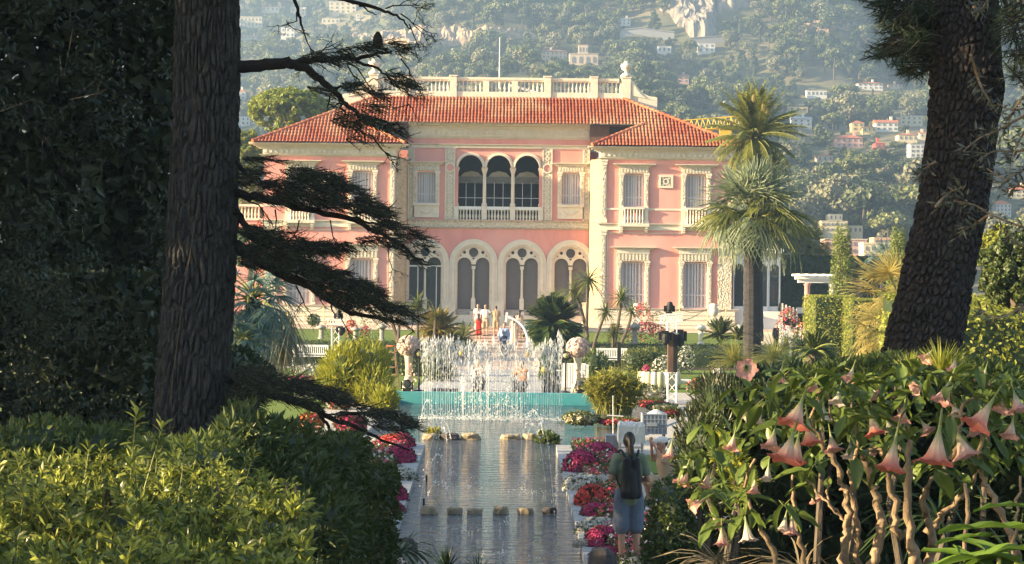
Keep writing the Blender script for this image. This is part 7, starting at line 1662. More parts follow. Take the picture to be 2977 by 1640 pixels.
person('man in a white shirt and beige shorts with an arm round the fair woman', on_step(1411, 110.9), 1.82, AWAY, dict(elR=(-.34, .02, 1.28), wrR=(-.48, -.04, 1.3), elL=(.28, .02, 1.15), wrL=(.27, -.05, .9)), [('tee', 'c_white'), ('shorts', 'c_khaki', 1.1), ('shoes', 'c_black'), ('hair_short', 'hair_fair')], V_)
person('fair-haired woman in white beside the man in beige shorts', on_step(1389, 111.2), 1.7, AWAY, dict(elL=(.26, -.03, 1.2)), [('tee', 'c_white'), ('trousers', 'c_white'), ('shoes', 'c_white'), ('hair_long', 'hair_fair')], V_)
person('man in khaki shirt and shorts standing alone with folded arms', on_step(1442, 110.9), 1.76, AWAY, dict(elR=(-.25, -.03, 1.16), wrR=(-.06, -.18, 1.18), elL=(.25, -.03, 1.16), wrL=(.06, -.2, 1.15)), [('tee', 'c_khaki'), ('shorts', 'c_khaki', 1.1), ('shoes', 'c_white'), ('hair_short', 'hair')], V_)
person('woman in a long cream dress climbing the steps beside the white pole', on_step(1494, 106.2), 1.7, AWAY, None, [('dress', 'c_cream', .1, .17), ('shoes', 'c_white'), ('hair_long', 'hair')], V_)
person('woman in a rosy dress half hidden beside the big cycad', on_step(1510, 108.2), 1.68, AWAY, dict(elL=(.3, 0, 1.2), wrL=(.36, -.1, 1.02)), [('dress', 'petal_rose', .55, .15), ('shoes', 'c_white'), ('hair_long', 'hair')], V_)
person('person in black standing beside the tall white chair', np.array((P(2257, 980, 107)[0], 107, .02)), 1.74, FACE + .5, dict(elL=(.3, .0, 1.15), wrL=(.38, -.08, .92)), [('shirt', 'c_black'), ('trousers', 'c_black'), ('shoes', 'c_black'), ('hair_short', 'hair')], V_)
sit = dict(hipL=(.10, 0, .30), hipR=(-.10, 0, .30), kneeL=(.14, -.36, .42), kneeR=(-.14, -.36, .42), ankL=(.13, -.28, .08), ankR=(-.13, -.28, .08), waist=(0, .0, .46), chest=(0, -.04, .68), neck=(0, -.06, .88), head=(0, -.09, 1.01),
           shL=(.185, -.05, .80), shR=(-.185, -.05, .80), elL=(.25, -.2, .62), elR=(-.25, -.2, .62), wrL=(.1, -.34, .80), wrR=(-.1, -.34, .80))
person('person in a pale grey cap crouching to photograph the pool, behind the shrubs', np.array((*P(1938, 1320, 31.5)[:2], .0)), 1.72, -1.25, dict(sit, wrL=(.07, -.26, .98), wrR=(-.07, -.26, .98), elL=(.22, -.18, .74), elR=(-.22, -.18, .74)), [('tee', 'c_khaki'), ('shorts', 'c_khaki', 1.1), ('shoes', 'c_black'), ('hair_short', 'hair'), ('cap', 'c_white')], .018)
person('dark-haired child in a white shirt sitting on the grass behind the cap wearer', np.array((*P(1966, 1320, 37.5)[:2], .03)), 1.15, AWAY, dict(sit), [('tee', 'c_white'), ('shorts', 'c_navy', 1.1), ('shoes', 'c_black'), ('hair_short', 'hair')], .03)
person('worker in a pink top crouching on the stage behind the left jets', np.array((*P(1386, 1100, 66)[:2], .014)), 1.7, FACE + .4, dict(sit), [('shirt', 'petal_rose'), ('trousers', 'c_navy'), ('shoes', 'c_black'), ('hair_short', 'hair')], V_)
person('worker in a coral top crouching on the stage behind the right jets', np.array((*P(1520, 1120, 64)[:2], .014)), 1.7, FACE - .6, dict(sit), [('shirt', 'petal_orange'), ('trousers', 'c_navy'), ('shoes', 'c_black'), ('hair_short', 'hair')], V_)
person('dark-haired person sitting behind the white cloth table at right', np.array((*P(2452, 1062, 74)[:2], .04)), 1.7, FACE, dict(sit), [('tee', 'petal_rose'), ('trousers', 'c_navy'), ('shoes', 'c_black'), ('hair_short', 'hair')], V_)
# ------------------------------------------------------------------ near trees
NR = np.random.default_rng(81); RD.seed(81)
def barked(root, pts, rr, m, ns=72, nz_=190, ridge=.022, sz=(9, 9, 1.6), plates=False, name='trunk'):
    """a trunk whose bark ridges are real relief"""
    t = np.linspace(0, 1, len(pts)); zs = np.array(pts)[:, 2]; zt = np.concatenate([np.linspace(zs[0], 1.9, 12)[:-1], np.linspace(1.9, 6.0, nz_ - 41), np.linspace(6.0, zs[-1], 31)[1:]]); nz_ = len(zt)
    p = np.stack([np.interp(zt, zs, np.array(pts)[:, i]) for i in range(3)], -1); r = np.interp(zt, zs, rr); k = np.ones(25) / 25
    for i in range(2): p[:, i] = np.convolve(np.pad(p[:, i], 12, 'edge'), k, 'valid')
    r = np.convolve(np.pad(r, 12, 'edge'), k, 'valid')
    a = np.linspace(0, 2 * math.pi, ns, endpoint=False); A, Z_ = np.meshgrid(a, zt); base = np.stack([np.cos(A) * .26, np.sin(A) * .26, Z_], -1)
    wob = fbm(base * np.array((7, 7, 2.2)), 3); nx, ch = sz; gx = A / (2 * math.pi) * nx + wob * 1.6; gy = Z_ / ch + fbm(base * np.array((9, 9, 4)) + 4, 2) * 1.2
    ix, iy = np.floor(gx).astype(int), np.floor(gy).astype(int); f1 = np.full(A.shape, 9.0); f2 = f1.copy(); hgt = np.zeros(A.shape)
    for dx in (-1, 0, 1):
        for dy in (-1, 0, 1):
            cx, cy = ix + dx, iy + dy; h1 = _tab[cx % nx % 64, cy % 64, 5]; h2 = _tab[cx % nx % 64, cy % 64, 9]; d = np.hypot(cx + .15 + .7 * h1 - gx, (cy + h2 - gy) * .9)
            n1 = d < f1; f2 = np.where(n1, f1, np.minimum(f2, d)); hgt = np.where(n1, _tab[cx % nx % 64, cy % 64, 3], hgt); f1 = np.where(n1, d, f1)
    e = np.clip((f2 - f1) / .42, 0, 1); e = e * e * (3 - 2 * e); d = (e - 1) * ridge + (hgt - .5) * ridge * .5 * e + fbm(base * np.array((40, 40, 22)), 2) * ridge * .25
    base = np.stack([np.cos(A), np.sin(A), Z_], -1); R_ = r[:, None] + d + fbm(base * np.array((1, 1, .8)), 2) * .03
    V = np.stack([p[:, 0][:, None] + np.cos(A) * R_, p[:, 1][:, None] + np.sin(A) * R_, base[..., 2]], -1).reshape(-1, 3)
    i0 = np.arange(nz_ - 1)[:, None] * ns + np.arange(ns)[None]; i1 = np.arange(nz_ - 1)[:, None] * ns + (np.arange(ns)[None] + 1) % ns
    m_ = MB(); m_.add(V, np.stack([i0, i1, i1 + ns, i0 + ns], -1).reshape(-1, 4)); return m_.build(name, m, root, False)
Y = 13.0
b = P(550, 1340, Y); b[2] = float(gz(b[0], Y)) - .1
cedar = thing('cedar_tree', 'large cedar with a thick furrowed trunk and drooping branches at left', 'tree', tuple(b))
prof = [(598, -700, 172), (600, -200, 184), (601, 0, 190), (595, 400, 198), (580, 800, 212), (558, 1150, 222), (553, 1300, 234), (552, 1420, 262)]
pts = [np.array((*P(552, 1420, Y)[:2], b[2]))] + [P(u, v, Y) for u, v, w_ in prof[::-1]]; rr = [.36] + [w_ / 2 * Y / F for u, v, w_ in prof[::-1]]
pts.append(pts[-1] + (0, .1, 8)); rr.append(.06)
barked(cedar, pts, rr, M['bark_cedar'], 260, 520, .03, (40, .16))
m_ = MB(); m_.tube(smooth_path([P(u, v, Y - rr[2] - .012) for u, v in ((503, 1290), (500, 1130), (518, 980), (535, 850), (552, 740), (566, 650), (577, 600))], 4), .0035, 5); m_.build('creeper', M['bark'], cedar)
def branch(path, r0, r1, Yb=Y, Ye=None, name='branch', n=4):
    Ye = Yb if Ye is None else Ye; k = len(path); p = smooth_path([P(u, v, lerp(Yb, Ye, i / (k - 1))) for i, (u, v) in enumerate(path)], n)
    p[1:-1] += NR.normal(size=(len(p) - 2, 3)) * .006; m_ = MB(); m_.tube(p, np.linspace(r0, r1, len(p)), 7); m_.build(name, M['branch'], cedar); return p
TW_P, TW_D = [], []
def twigs(mb, p, d0, L, depth, r):
    """bare forked twigs"""
    d = nrm(d0 + NR.normal(size=3) * .35); q = p + d * L; mid = (p + q) / 2 + NR.normal(size=3) * L * .08; mb.tube([p, mid, q], [r, r * .8, r * .5], 4, 0, False)
    TW_P.append(q); TW_D.append(d)
    if depth:
        for _ in range(2 + (NR.random() < .5)): twigs(mb, lerp(mid, q, NR.random()), d + NR.normal(size=3) * .6 + (0, 0, -.1), L * .68, depth - 1, r * .62)
def spray(paths_px, pads, Yb, along=None, label=None):
    pass
def pad(blobs, Yd, n=1.0):
    """flat drooping sprays of needles: (u, v, ru, rv, slope)"""
    m_ = MB(); tw = MB()
    for u, v, ru, rv, sl_ in blobs:
        a = math.pi * ru * rv; k = int(a / 46 * n); uu, vv = NR.uniform(-1, 1, k * 2), NR.uniform(-1, 1, k * 2); ok = (uu ** 2 + vv ** 2 < 1) & (fbm(np.stack([(u + uu * ru) / 26, (v + vv * rv) / 10, uu * 0 + Yd], -1), 2) > -.13)
        uu, vv = uu[ok], vv[ok]
        for x, y in zip(uu, vv):
            yy = Yd + NR.normal() * .28; c = P(u + x * ru, v + y * rv + x * ru * sl_, yy); d = nrm(np.array((.6 + .5 * NR.random(), NR.normal() * .5, -.25 + NR.normal() * .3))); L = .07 + .07 * NR.random()
            tw.tube([c, c + d * L], [.003, .0015], 3, 0, False)
            nn = 10; s = NR.random((nn, 1)); needles(m_, c + d * L * s, nrm(rdirs(nn) + d * .35 + (0, 0, .25)), .032, .0032)
    tag(m_.build('needle_spray', M['leaf_cedar'], cedar), kind='stuff'); tag(tw.build('twigs', M['branch'], cedar), kind='stuff')
s1 = lambda pts, ox=650, oy=0, k=3.378: [(ox + x / k, oy + y / k) for x, y in pts]
br = branch(s1([(120, 650), (400, 640), (600, 622), (680, 630)]), .045, .036, Y, 13.0)
branch(s1([(640, 624), (850, 590), (1000, 582), (1300, 578), (1480, 530), (1650, 510)]), .026, .008)
dn = branch(s1([(660, 628), (800, 680), (950, 780), (1100, 920), (1200, 1020), (1310, 1110), (1335, 1240), (1390, 1400)]), .034, .004)
branch(s1([(1290, 600), (1450, 640), (1560, 720), (1680, 830), (1800, 920)]), .012, .003); branch(s1([(1060, 860), (1250, 850), (1400, 800)]), .012, .004); branch(s1([(1130, 960), (1150, 1040), (1200, 1110)]), .01, .003); branch(s1([(1050, 880), (1035, 1000), (1020, 1090)]), .007, .003); branch(s1([(1310, 1110), (1500, 1170), (1700, 1210), (1820, 1320)]), .016, .003)
branch(s1([(680, -40), (740, 120), (770, 240), (800, 300)]), .014, .004); branch(s1([(1120, -20), (1400, 50), (1620, 120), (1760, 210), (1850, 290)]), .016, .004); branch(s1([(1330, 40), (1420, 100), (1500, 140)]), .007, .003)
s4 = lambda pts: s1(pts, 680, 560, 3.547)
branch(s4([(-40, 10), (200, 40), (450, 90), (800, 180), (1080, 235), (1400, 370), (1650, 510), (1900, 680), (2000, 720)]), .034, .005)
branch(s4([(1080, 235), (1280, 270), (1500, 330), (1800, 370)]), .012, .004); branch(s4([(20, 180), (110, 320), (210, 470), (330, 560), (500, 590)]), .026, .008)
branch(s4([(-60, 520), (120, 610), (250, 700), (500, 840), (700, 920), (900, 1020), (1050, 1130), (1200, 1240), (1500, 1300), (1720, 1345)]), .052, .007); branch(s4([(830, 980), (980, 1110), (1040, 1250)]), .012, .004); branch(s4([(500, 640), (760, 740), (980, 850), (1250, 960), (1450, 1060)]), .016, .004)
s6 = lambda pts: s1(pts, 600, 1140, 2.839)
branch(s6([(150, -110), (450, 0), (700, 60), (900, 150), (1050, 210), (1250, 300), (1450, 400), (1680, 480)]), .034, .006); branch(s6([(920, 160), (990, 260), (1040, 330), (1150, 335), (1330, 320)]), .014, .004); branch(s6([(1100, 170), (1350, 180), (1600, 240), (1750, 290)]), .014, .004)
branch(s1([(-20, 1190), (100, 1320), (300, 1390)], 690, 120), .02, .006)
tw = MB()
for p, d, L, dp in ((P(876, 70, Y), (.2, 0, -1), .22, 4), (P(862, 35, Y), (-.5, 0, -.6), .16, 3), (P(1165, 40, Y), (1, 0, -.4), .18, 4), (P(1120, 25, Y), (1, 0, .2), .16, 3), (P(1190, 70, Y), (.5, 0, -1), .15, 3), (P(905, 175, Y), (.7, 0, .4), .14, 3), (P(1085, 400, Y), (.4, 0, -1), .16, 3), (P(1065, 350, Y), (-.6, 0, -.7), .15, 3), (P(1050, 320, Y), (1, 0, -.3), .16, 3),
                    (P(800, 610, Y), (.3, 0, -1), .16, 3), (P(870, 640, Y), (.2, 0, -1), .15, 3), (P(720, 585, Y), (.2, 0, -1), .16, 3), (P(960, 640, Y), (.5, 0, -1), .15, 3), (P(1120, 690, Y), (.4, 0, -1), .16, 3), (P(860, 830, Y), (.0, 0, -1), .16, 3), (P(985, 905, Y), (.3, 0, -1), .15, 3), (P(1150, 930, Y), (.9, 0, -.3), .16, 3), (P(1020, 880, Y), (.3, 0, 1), .12, 2), (P(1165, 170, Y), (.8, 0, -.8), .15, 4), (P(1010, 190, Y), (.4, 0, -1), .14, 3), (P(1040, 200, Y), (.5, 0, -1), .14, 3), (P(1180, 250, Y), (.4, 0, -1), .14, 3)): twigs(tw, np.array(p), np.array(d, float), L, dp, .006)
tag(tw.build('bare_twigs', M['branch'], cedar), kind='stuff')
m_ = MB(); k = np.arange(len(TW_P)); needles(m_, np.repeat(np.array(TW_P), 5, 0), nrm(np.repeat(np.array(TW_D), 5, 0) * .5 + rdirs(5 * len(TW_P))), .025, .003); m_.build('needle_spray', M['leaf_cedar'], cedar)
pad([(920, 160, 70, 13, -.12), (1010, 150, 60, 14, -.2), (1085, 132, 70, 16, -.1), (1150, 135, 34, 20, .35), (980, 180, 45, 10, 0)], 13.0, .8)
pad([(1040, 255, 60, 18, .05), (1090, 275, 30, 12, .2), (1150, 230, 40, 26, .3), (1190, 260, 24, 22, .6), (920, 262, 50, 10, .15)], 13.0, .75)
pad([(1000, 350, 42, 26, .1), (1080, 352, 60, 16, .15), (1140, 380, 46, 13, .35), (960, 300, 20, 12, 0), (1070, 310, 40, 12, .1), (1040, 395, 40, 10, -.2)], 13.0, .8)
pad([(720, 485, 40, 26, .05), (760, 465, 60, 9, .1), (700, 520, 30, 20, 0), (860, 510, 55, 28, .1), (930, 520, 60, 28, .15), (990, 555, 60, 30, .25), (800, 540, 60, 20, .1)], 13.1, 1.35)
pad([(900, 570, 100, 32, .12), (1010, 590, 70, 30, .2), (1075, 600, 50, 26, .3), (1110, 635, 30, 22, .3), (780, 575, 60, 16, .1)], 13.0, 1.45)
pad([(1170, 675, 60, 18, .22), (1100, 665, 40, 18, .1), (1215, 715, 22, 14, .5), (1180, 740, 46, 12, .55), (1120, 700, 40, 16, .3)], 13.0, .9)
pad([(745, 680, 60, 24, .2), (830, 700, 70, 26, .2), (720, 740, 36, 34, 0), (900, 720, 60, 20, .05), (800, 745, 70, 26, .25), (960, 720, 60, 16, .05), (1040, 700, 60, 10, -.2)], 13.15, 1.5)
pad([(860, 770, 70, 30, .3), (930, 800, 70, 32, .25), (1000, 810, 60, 26, .25), (1060, 845, 50, 26, .3), (960, 860, 70, 26, .45), (780, 770, 40, 20, .3)], 13.0, 1.5)
pad([(1060, 880, 60, 22, .3), (1130, 895, 60, 16, .2), (1190, 915, 30, 9, .3), (1120, 925, 60, 8, .15), (1010, 850, 60, 26, .35)], 13.0, 1.2)
pad([(720, 1090, 60, 30, .05), (800, 1110, 80, 22, .1), (900, 1130, 80, 22, .15), (960, 1150, 50, 18, .3), (700, 1150, 50, 26, .2), (860, 1165, 60, 12, .2), (760, 1140, 60, 16, .2)], 12.7, 1.5)
pad([(1060, 1195, 70, 16, .1), (1120, 1210, 60, 16, .15), (1170, 1225, 40, 14, .3), (1000, 1215, 50, 10, .2), (1120, 1240, 60, 8, .2)], 12.7, 1.25)
cp = P(1098, 128, 12.95); m_ = MB(); m_.lathe([(.004, -.03), (.022, -.025), (.033, .0), (.034, .03), (.026, .06), (.012, .082), (.003, .086)], 10, cp); m_.build('cone', M['branch'], cedar, True)
# upper crown of the cedar, above the picture, which throws the shade
m_ = MB()
for k in range(16):
    z = 6.0 + k * .55; a = k * 2.4; r = 3.2 - .1 * k; d = rdirs(230); q = np.array((pts[-2][0] + math.cos(a) * r * .55, Y + math.sin(a) * r * .55, z)) + d * (r * .6, r * .6, .28); patches(m_, q, d * (.2, .2, 1), .32, .12)
m_.build('crown', M['leaf_cedar'], cedar)

# leaning pine at right
prof = [(2850, -900, 150), (2822, -300, 178), (2808, 0, 192), (2806, 180, 205), (2810, 265, 222), (2800, 330, 206), (2775, 560, 208), (2722, 800, 218), (2690, 950, 226), (2668, 1060, 236), (2650, 1180, 260)]
Yp = 13.0; b = P(2640, 1250, Yp); b[2] = float(gz(b[0], Yp)) - .1
pine = thing('pine_tree', 'dark leaning pine with deeply plated bark at right', 'tree', tuple(b))
pts = [np.array((b[0], Yp, b[2]))] + [P(u, v, Yp) for u, v, w_ in prof[::-1]]; rr = [.34] + [w_ / 2 * Yp / F for u, v, w_ in prof[::-1]]; pts.append(pts[-1] + (.2, 0, 6)); rr.append(.08)
barked(pine, pts, rr, M['bark_pine'], 260, 520, .026, (38, .065))
def pine_spray(blobs, Yd, n):
    m_ = MB(); tw = MB()
    for u, v, ru, rv in blobs:
        for k in range(int(ru * rv / 60 * n)):
            a = NR.uniform(0, 6.28); r = math.sqrt(NR.random()); c = P(u + ru * r * math.cos(a), v + rv * r * math.sin(a), Yd + NR.normal() * .35); d = nrm(np.array((-.5 + NR.normal() * .5, NR.normal() * .4, -.25 + NR.normal() * .4)))
            tw.tube([c - d * .12, c + d * .05], [.004, .003], 4, 0, False); nn = 20; s = NR.random((nn, 1)); needles(m_, c - d * .05 + d * .12 * s, nrm(d * 1.0 + rdirs(nn) * .75), .085, .0034)
    m_.build('needle_tufts', M['leaf_pine'], pine); tag(tw.build('twigs', M['branch'], pine), kind='stuff')
pine_spray([(2640, 10, 90, 60), (2560, -10, 60, 30), (2680, 80, 50, 70), (2630, 110, 60, 50), (2660, 170, 60, 50), (2585, 150, 50, 26), (2690, 30, 40, 60), (2560, 155, 30, 14), (2620, 60, 60, 40), (2660, 205, 50, 18), (2690, 130, 30, 80)], 13.3, 1.25)
pine_spray([(2950, 60, 50, 60), (2960, 140, 46, 60), (2940, 20, 50, 40), (2985, 200, 40, 50), (2950, 210, 24, 20)], 12.6, .9)
for path, r in (([(2740, -40), (2690, 60), (2640, 120), (2560, 140)], .022), ([(2720, 150), (2680, 165), (2640, 200)], .015), ([(2900, -60), (2940, 60), (2970, 160)], .02)):
    m_ = MB(); m_.tube(smooth_path([P(u, v, Yp + .1) for u, v in path], 4), np.linspace(r, .006, (len(path) - 1) * 4 + 1), 6); m_.build('branch', M['branch'], pine)
m_ = MB()
for k in range(12):
    z = 7.0 + k * .5; a = k * 2.4; d = rdirs(170); q = np.array((4.2 + math.cos(a) * 1.8, Yp + math.sin(a) * 1.8, z)) + d * (1.5, 1.5, .4); patches(m_, q, d * (.3, .3, 1), .3, .14)
m_.build('crown', M['leaf_pine'], pine)

# dark evergreen thicket filling the left edge
def thicket(label, u0, u1, Y_, zt, n, mt, L, W, seed, name='evergreen_tree', dep=1.4):
    global NR
    NR = np.random.default_rng(seed); x0, x1 = P(u0, 700, Y_)[0], P(u1, 700, Y_)[0]; xc, hw = (x0 + x1) / 2, (x1 - x0) / 2; zb = float(gz(xc, min(Y_, 23))) - .1; t = thing(name, label, 'tree', (xc, Y_, zb)); m_ = MB(); core = MB()
    nl = int(n / 60)
    for k in range(nl):
        q = np.array((xc + NR.uniform(-1, 1) * hw, 0, NR.uniform(zb, zt))); q[1] = Y_ + dep * .5 * ((q[0] - xc) / hw) ** 2 * .6 + fbm(q[None] / .8 + seed, 2)[0] * 1.1; r = .16 + .2 * NR.random(); p, d = shell(q, (r, r, r * .7), 60, .4); leaves(m_, p, nrm(rdirs(60) + d * .5 + (0, -.15, -.3)), L, W)
    n2 = 9000; p = np.stack([xc + NR.uniform(-1, 1, n2) * hw * .96, Y_ + .75 + NR.random(n2) * .8, NR.uniform(zb, zt, n2)], -1); patches(core, p, np.array((0, -1.0, 0.2))[None] + 0 * p, .17, .12, 0, 1.1)
    core.build('inner_growth', M['leaf_ivy'], t); m_.build('foliage', M[mt], t)
    m_ = MB(); m_.tube(wander((xc, Y_ + 1.5, zb - .2), (xc, Y_ + 1.5, zt - .5), 6, .06), np.linspace(.22, .06, 6), 8); m_.build('trunk', M['bark_cedar'], t); tw_ = MB()
    for k in range(22): p = np.array((xc + NR.uniform(-hw, hw), Y_ - dep * .62, NR.uniform(zb + .5, zb + 4.5))); tw_.tube(smooth_path([p, p + NR.normal(size=3) * .12, p + NR.normal(size=3) * .22], 3), [.003, .003, .0025, .0025, .002, .002, .0015], 4, 0, False)
    tag(tw_.build('bare_twigs', M['bark_cedar'], t), kind='stuff'); return t
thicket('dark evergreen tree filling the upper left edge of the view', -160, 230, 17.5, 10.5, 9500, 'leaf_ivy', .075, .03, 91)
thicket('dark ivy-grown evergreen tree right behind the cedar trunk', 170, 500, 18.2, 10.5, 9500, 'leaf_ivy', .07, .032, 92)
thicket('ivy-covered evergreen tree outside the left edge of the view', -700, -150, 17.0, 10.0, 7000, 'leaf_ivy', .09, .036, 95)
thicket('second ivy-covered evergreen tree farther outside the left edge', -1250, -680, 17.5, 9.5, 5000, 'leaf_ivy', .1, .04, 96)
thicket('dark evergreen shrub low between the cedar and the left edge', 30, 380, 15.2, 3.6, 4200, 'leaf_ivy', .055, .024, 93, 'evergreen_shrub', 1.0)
# unseen trees added left of the picture to shade the near garden
def added_shade_tree(label, x, y, z0, z1, r, n, seed):
    global NR
    NR = np.random.default_rng(seed); g = float(gz(x, min(max(y, 5), 23))); t = thing('added_shade_tree', label, 'tree', (x, y, g)); m_ = MB(); nc = n // 60
    for k in range(nc):
        a = NR.uniform(0, 6.28); q = math.sqrt(NR.random()) * r; c = np.array((x + math.cos(a) * q, y + math.sin(a) * q, NR.uniform(z0 + .5, z1))); d = rdirs(60); patches(m_, c + d * (.9, .9, .5), d, .42, .3)
    m_.build('crown', M['leaf_dark'], t); m_ = MB(); m_.tube(wander((x, y, g - .2), (x, y, z1 - .5), 6, .1), np.linspace(.3, .08, 6), 9); m_.build('trunk', M['bark_cedar'], t)
added_shade_tree('unseen evergreen added left of the viewer, crown held high to let sun under', -11.0, 5.0, 6.0, 11, 3.3, 4200, 101)
ld = thing('added_dapple_sprays', 'unseen low evergreen sprays added left of the viewer to dapple the sun', 'tree', (-11.2, 5.2, 1.9)); m_ = MB(); NR = np.random.default_rng(107)  # unseen sprays, put in to break the sun into dapples
for k in range(26): c = np.array((-11 + NR.normal() * .6, NR.uniform(3.6, 8.2), NR.uniform(3.8, 6.2))); d = rdirs(16); patches(m_, c + d * (.34, .34, .16), d, .26, .16)
m_.build('crown', M['leaf_dark'], ld); m_ = MB(); m_.tube([(-11.2, 5.2, 1.7), (-11.1, 5.0, 4.2), (-11, 5.1, 6.2)], [.12, .08, .03], 7); m_.build('trunk', M['bark_cedar'], ld)
added_shade_tree('unseen broad evergreen added for shade left of the dark thicket', -12.0, 12.4, 1.6, 11, 3.9, 7200, 102)
added_shade_tree('unseen evergreen added for shade on the left lawn, first from the thicket', -13.5, 19.0, 1.0, 10, 3.8, 6400, 103)
added_shade_tree('unseen evergreen added for shade on the left lawn, second from the thicket', -14.5, 27.0, .8, 6.8, 3.8, 5000, 104)
added_shade_tree('unseen evergreen added for shade on the left lawn, third from the thicket', -15.5, 34.5, .8, 6.0, 3.6, 4000, 105)

# ------------------------------------------------------------------ near shrubs, left
NR = np.random.default_rng(111)
def leaf_shape(mb, base, d, L, W, m=0, bend=.25, up=(0, 0, 1.0)):
    """one obovate leaf with a midrib fold, 6 cross-sections"""
    d = nrm(d); s = np.cross(d, np.array(up) + NR.normal(size=3) * .15); s = nrm(s); u = np.cross(s, d); V = []
    ts = (0, .18, .42, .66, .86, 1); ws = (.05, .34, .74, 1.0, .72, .02)
    for t, w_ in zip(ts, ws):
        c = base + d * L * t - u * bend * L * t * t; V += [c - s * w_ * W / 2 + u * W * .12 * w_, c, c + s * w_ * W / 2 + u * W * .12 * w_]
    mb.add(V, [(3 * i + a, 3 * i + a + 1, 3 * i + a + 4, 3 * i + a + 3) for i in range(5) for a in (0, 1)], m)
def shoot_mesh(seed, nl=14, H_=.10, L=.052, W=.0175, mt='leaf_laurel'):
    global NR
    NR = np.random.default_rng(seed); m_ = MB(); m_.tube([(0, 0, -.1), (.004, 0, 0), (0, .004, H_)], [.0035, .003, .0022], 5, 1, False)
    for k in range(nl):
        z = H_ * (.25 + .78 * (k / nl) ** .6); a = k * 2.399; el = lerp(-.05, 1.15, (k / nl) ** 1.5); leaf_shape(m_, np.array((0, 0, z)), np.array((math.cos(a) * math.cos(el), math.sin(a) * math.cos(el), math.sin(el))), L * NR.uniform(.75, 1.15), W * NR.uniform(.85, 1.1), 0, .2)
    return m_.mesh('shoot', [M[mt], M['stem_green']])
SH = [shoot_mesh(120 + k) for k in range(4)]; SHT = shoot_mesh(130, 22, .22, .06, .02)
NR = np.random.default_rng(131)
bush('laurel_bush', 'glossy bush continuing the laurel hedge outside the left edge', 'shrub', [(-250, 1500, 180, 170, .6, 0), (-480, 1480, 180, 170, .6, .3), (-700, 1500, 180, 190, .6, .2)], 8.6, 'leaf_laurel', .055, .02, 4200, zg=1.9, jit=.8)
lb = thing('laurel_hedge', 'sunlit bushy hedge of glossy whorled leaves across the lower left', 'hedge', (-1.6, 8, float(gz(-1.6, 8)) - .1))
topv = lambda u: np.interp(u, [-200, 0, 90, 160, 260, 330, 400, 480, 560, 650, 760, 860, 950], [1330, 1350, 1330, 1325, 1350, 1350, 1345, 1375, 1385, 1355, 1380, 1430, 1500])
fol = MB(); cnt = 0
for k in range(1250):
    u = NR.uniform(-160, 900); f = NR.random(); v = topv(u) + 24 + f * (1760 - topv(u)); Yk = lerp(9.2, 6.7, f ** .8) + fbm(np.array([u / 80, v / 50, 3.0])) * 2.0 + NR.normal() * .15
    c = P(u, v, Yk); d = Vector((NR.normal() * .45 - .15, -.35 - .4 * f + NR.normal() * .35, .9)).normalized()
    if cnt < 290 and (k % 4 == 0):
        o = put('shoot', SH[k % 4], lb, c - WO[lb.name]); o.rotation_euler = d.to_track_quat('Z', 'Y').to_euler(); s = NR.uniform(.8, 1.25); o.scale = (s, s, s); cnt += 1
    else:
        nl = 11; a = np.arange(nl) * 2.4 + NR.random() * 6; el = NR.uniform(-.3, 1.2, nl); dd = np.stack([np.cos(a) * np.cos(el), np.sin(a) * np.cos(el), np.sin(el)], -1) * .9 + np.array(d) * .4; leaves(fol, c + np.array(d)[None] * NR.random((nl, 1)) * .08, dd, .05, .018, 0, .12, .6)
for u, v, s in ((385, 1300, 1.15), (425, 1345, 1.2), (240, 1380, 1.0), (300, 1365, .9), (520, 1370, 1.0), (90, 1400, 1.0), (620, 1360, .9), (700, 1380, .9)):
    o = put('shoot', SHT, lb, P(u, v + 70, 8.2) - WO[lb.name]); o.rotation_euler = (NR.normal() * .12, NR.normal() * .12, NR.random() * 6); o.scale = (s, s, s)
tag(fol.build('foliage', M['leaf_laurel'], lb), kind='stuff'); m_ = MB()
for u, v, rx, rz in ((-60, 1640, 260, 230), (180, 1600, 260, 250), (420, 1620, 260, 250), (640, 1640, 240, 240),): c = P(u, v, 9.0); s = 9 / F; m_.lathe([(.03, -1.6), (.7, -1.0), (.95, -.3), (.85, .35), (.5, .8), (.03, .95)], 12, c, sx=rx * s, sy=.55, ) if False else m_.lathe([(.03 * rx * s, -1.6 * rz * s), (.7 * rx * s, -rz * s), (.95 * rx * s, -.3 * rz * s), (.85 * rx * s, .35 * rz * s), (.5 * rx * s, .8 * rz * s), (.03, .95 * rz * s)], 12, c, sy=1.2)
m_.build('inner_growth', M['leaf_dark'], lb)
m_ = MB()
for k in range(14): c = P(NR.uniform(0, 900), 1640, 8.3); m_.tube(wander((c[0], c[1], float(gz(c[0], 8.3)) - .1), c + (NR.normal() * .05, 0, .35), 5, .02), np.linspace(.014, .005, 5), 5)
m_.build('stem', M['bark'], lb)
g = float(gz(-1, 10.5)) - .1
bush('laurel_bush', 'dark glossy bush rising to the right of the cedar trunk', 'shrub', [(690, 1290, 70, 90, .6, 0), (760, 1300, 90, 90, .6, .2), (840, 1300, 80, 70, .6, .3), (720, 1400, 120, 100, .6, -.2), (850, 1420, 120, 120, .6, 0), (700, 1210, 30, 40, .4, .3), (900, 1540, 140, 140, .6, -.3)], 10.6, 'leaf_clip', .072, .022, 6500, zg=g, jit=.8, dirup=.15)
bush('clipped_hedge', 'dark clipped block hedge stepping down toward the canal', 'hedge', [(985, 1330, 90, 66, .7, 0), (980, 1440, 95, 90, .7, 0), (985, 1560, 100, 110, .7, 0), (1030, 1300, 40, 36, .6, .2), (940, 1300, 60, 34, .6, .2)], 11.8, 'leaf_clip', .05, .02, 6500, zg=g - .4, jit=1.2, dirup=0)
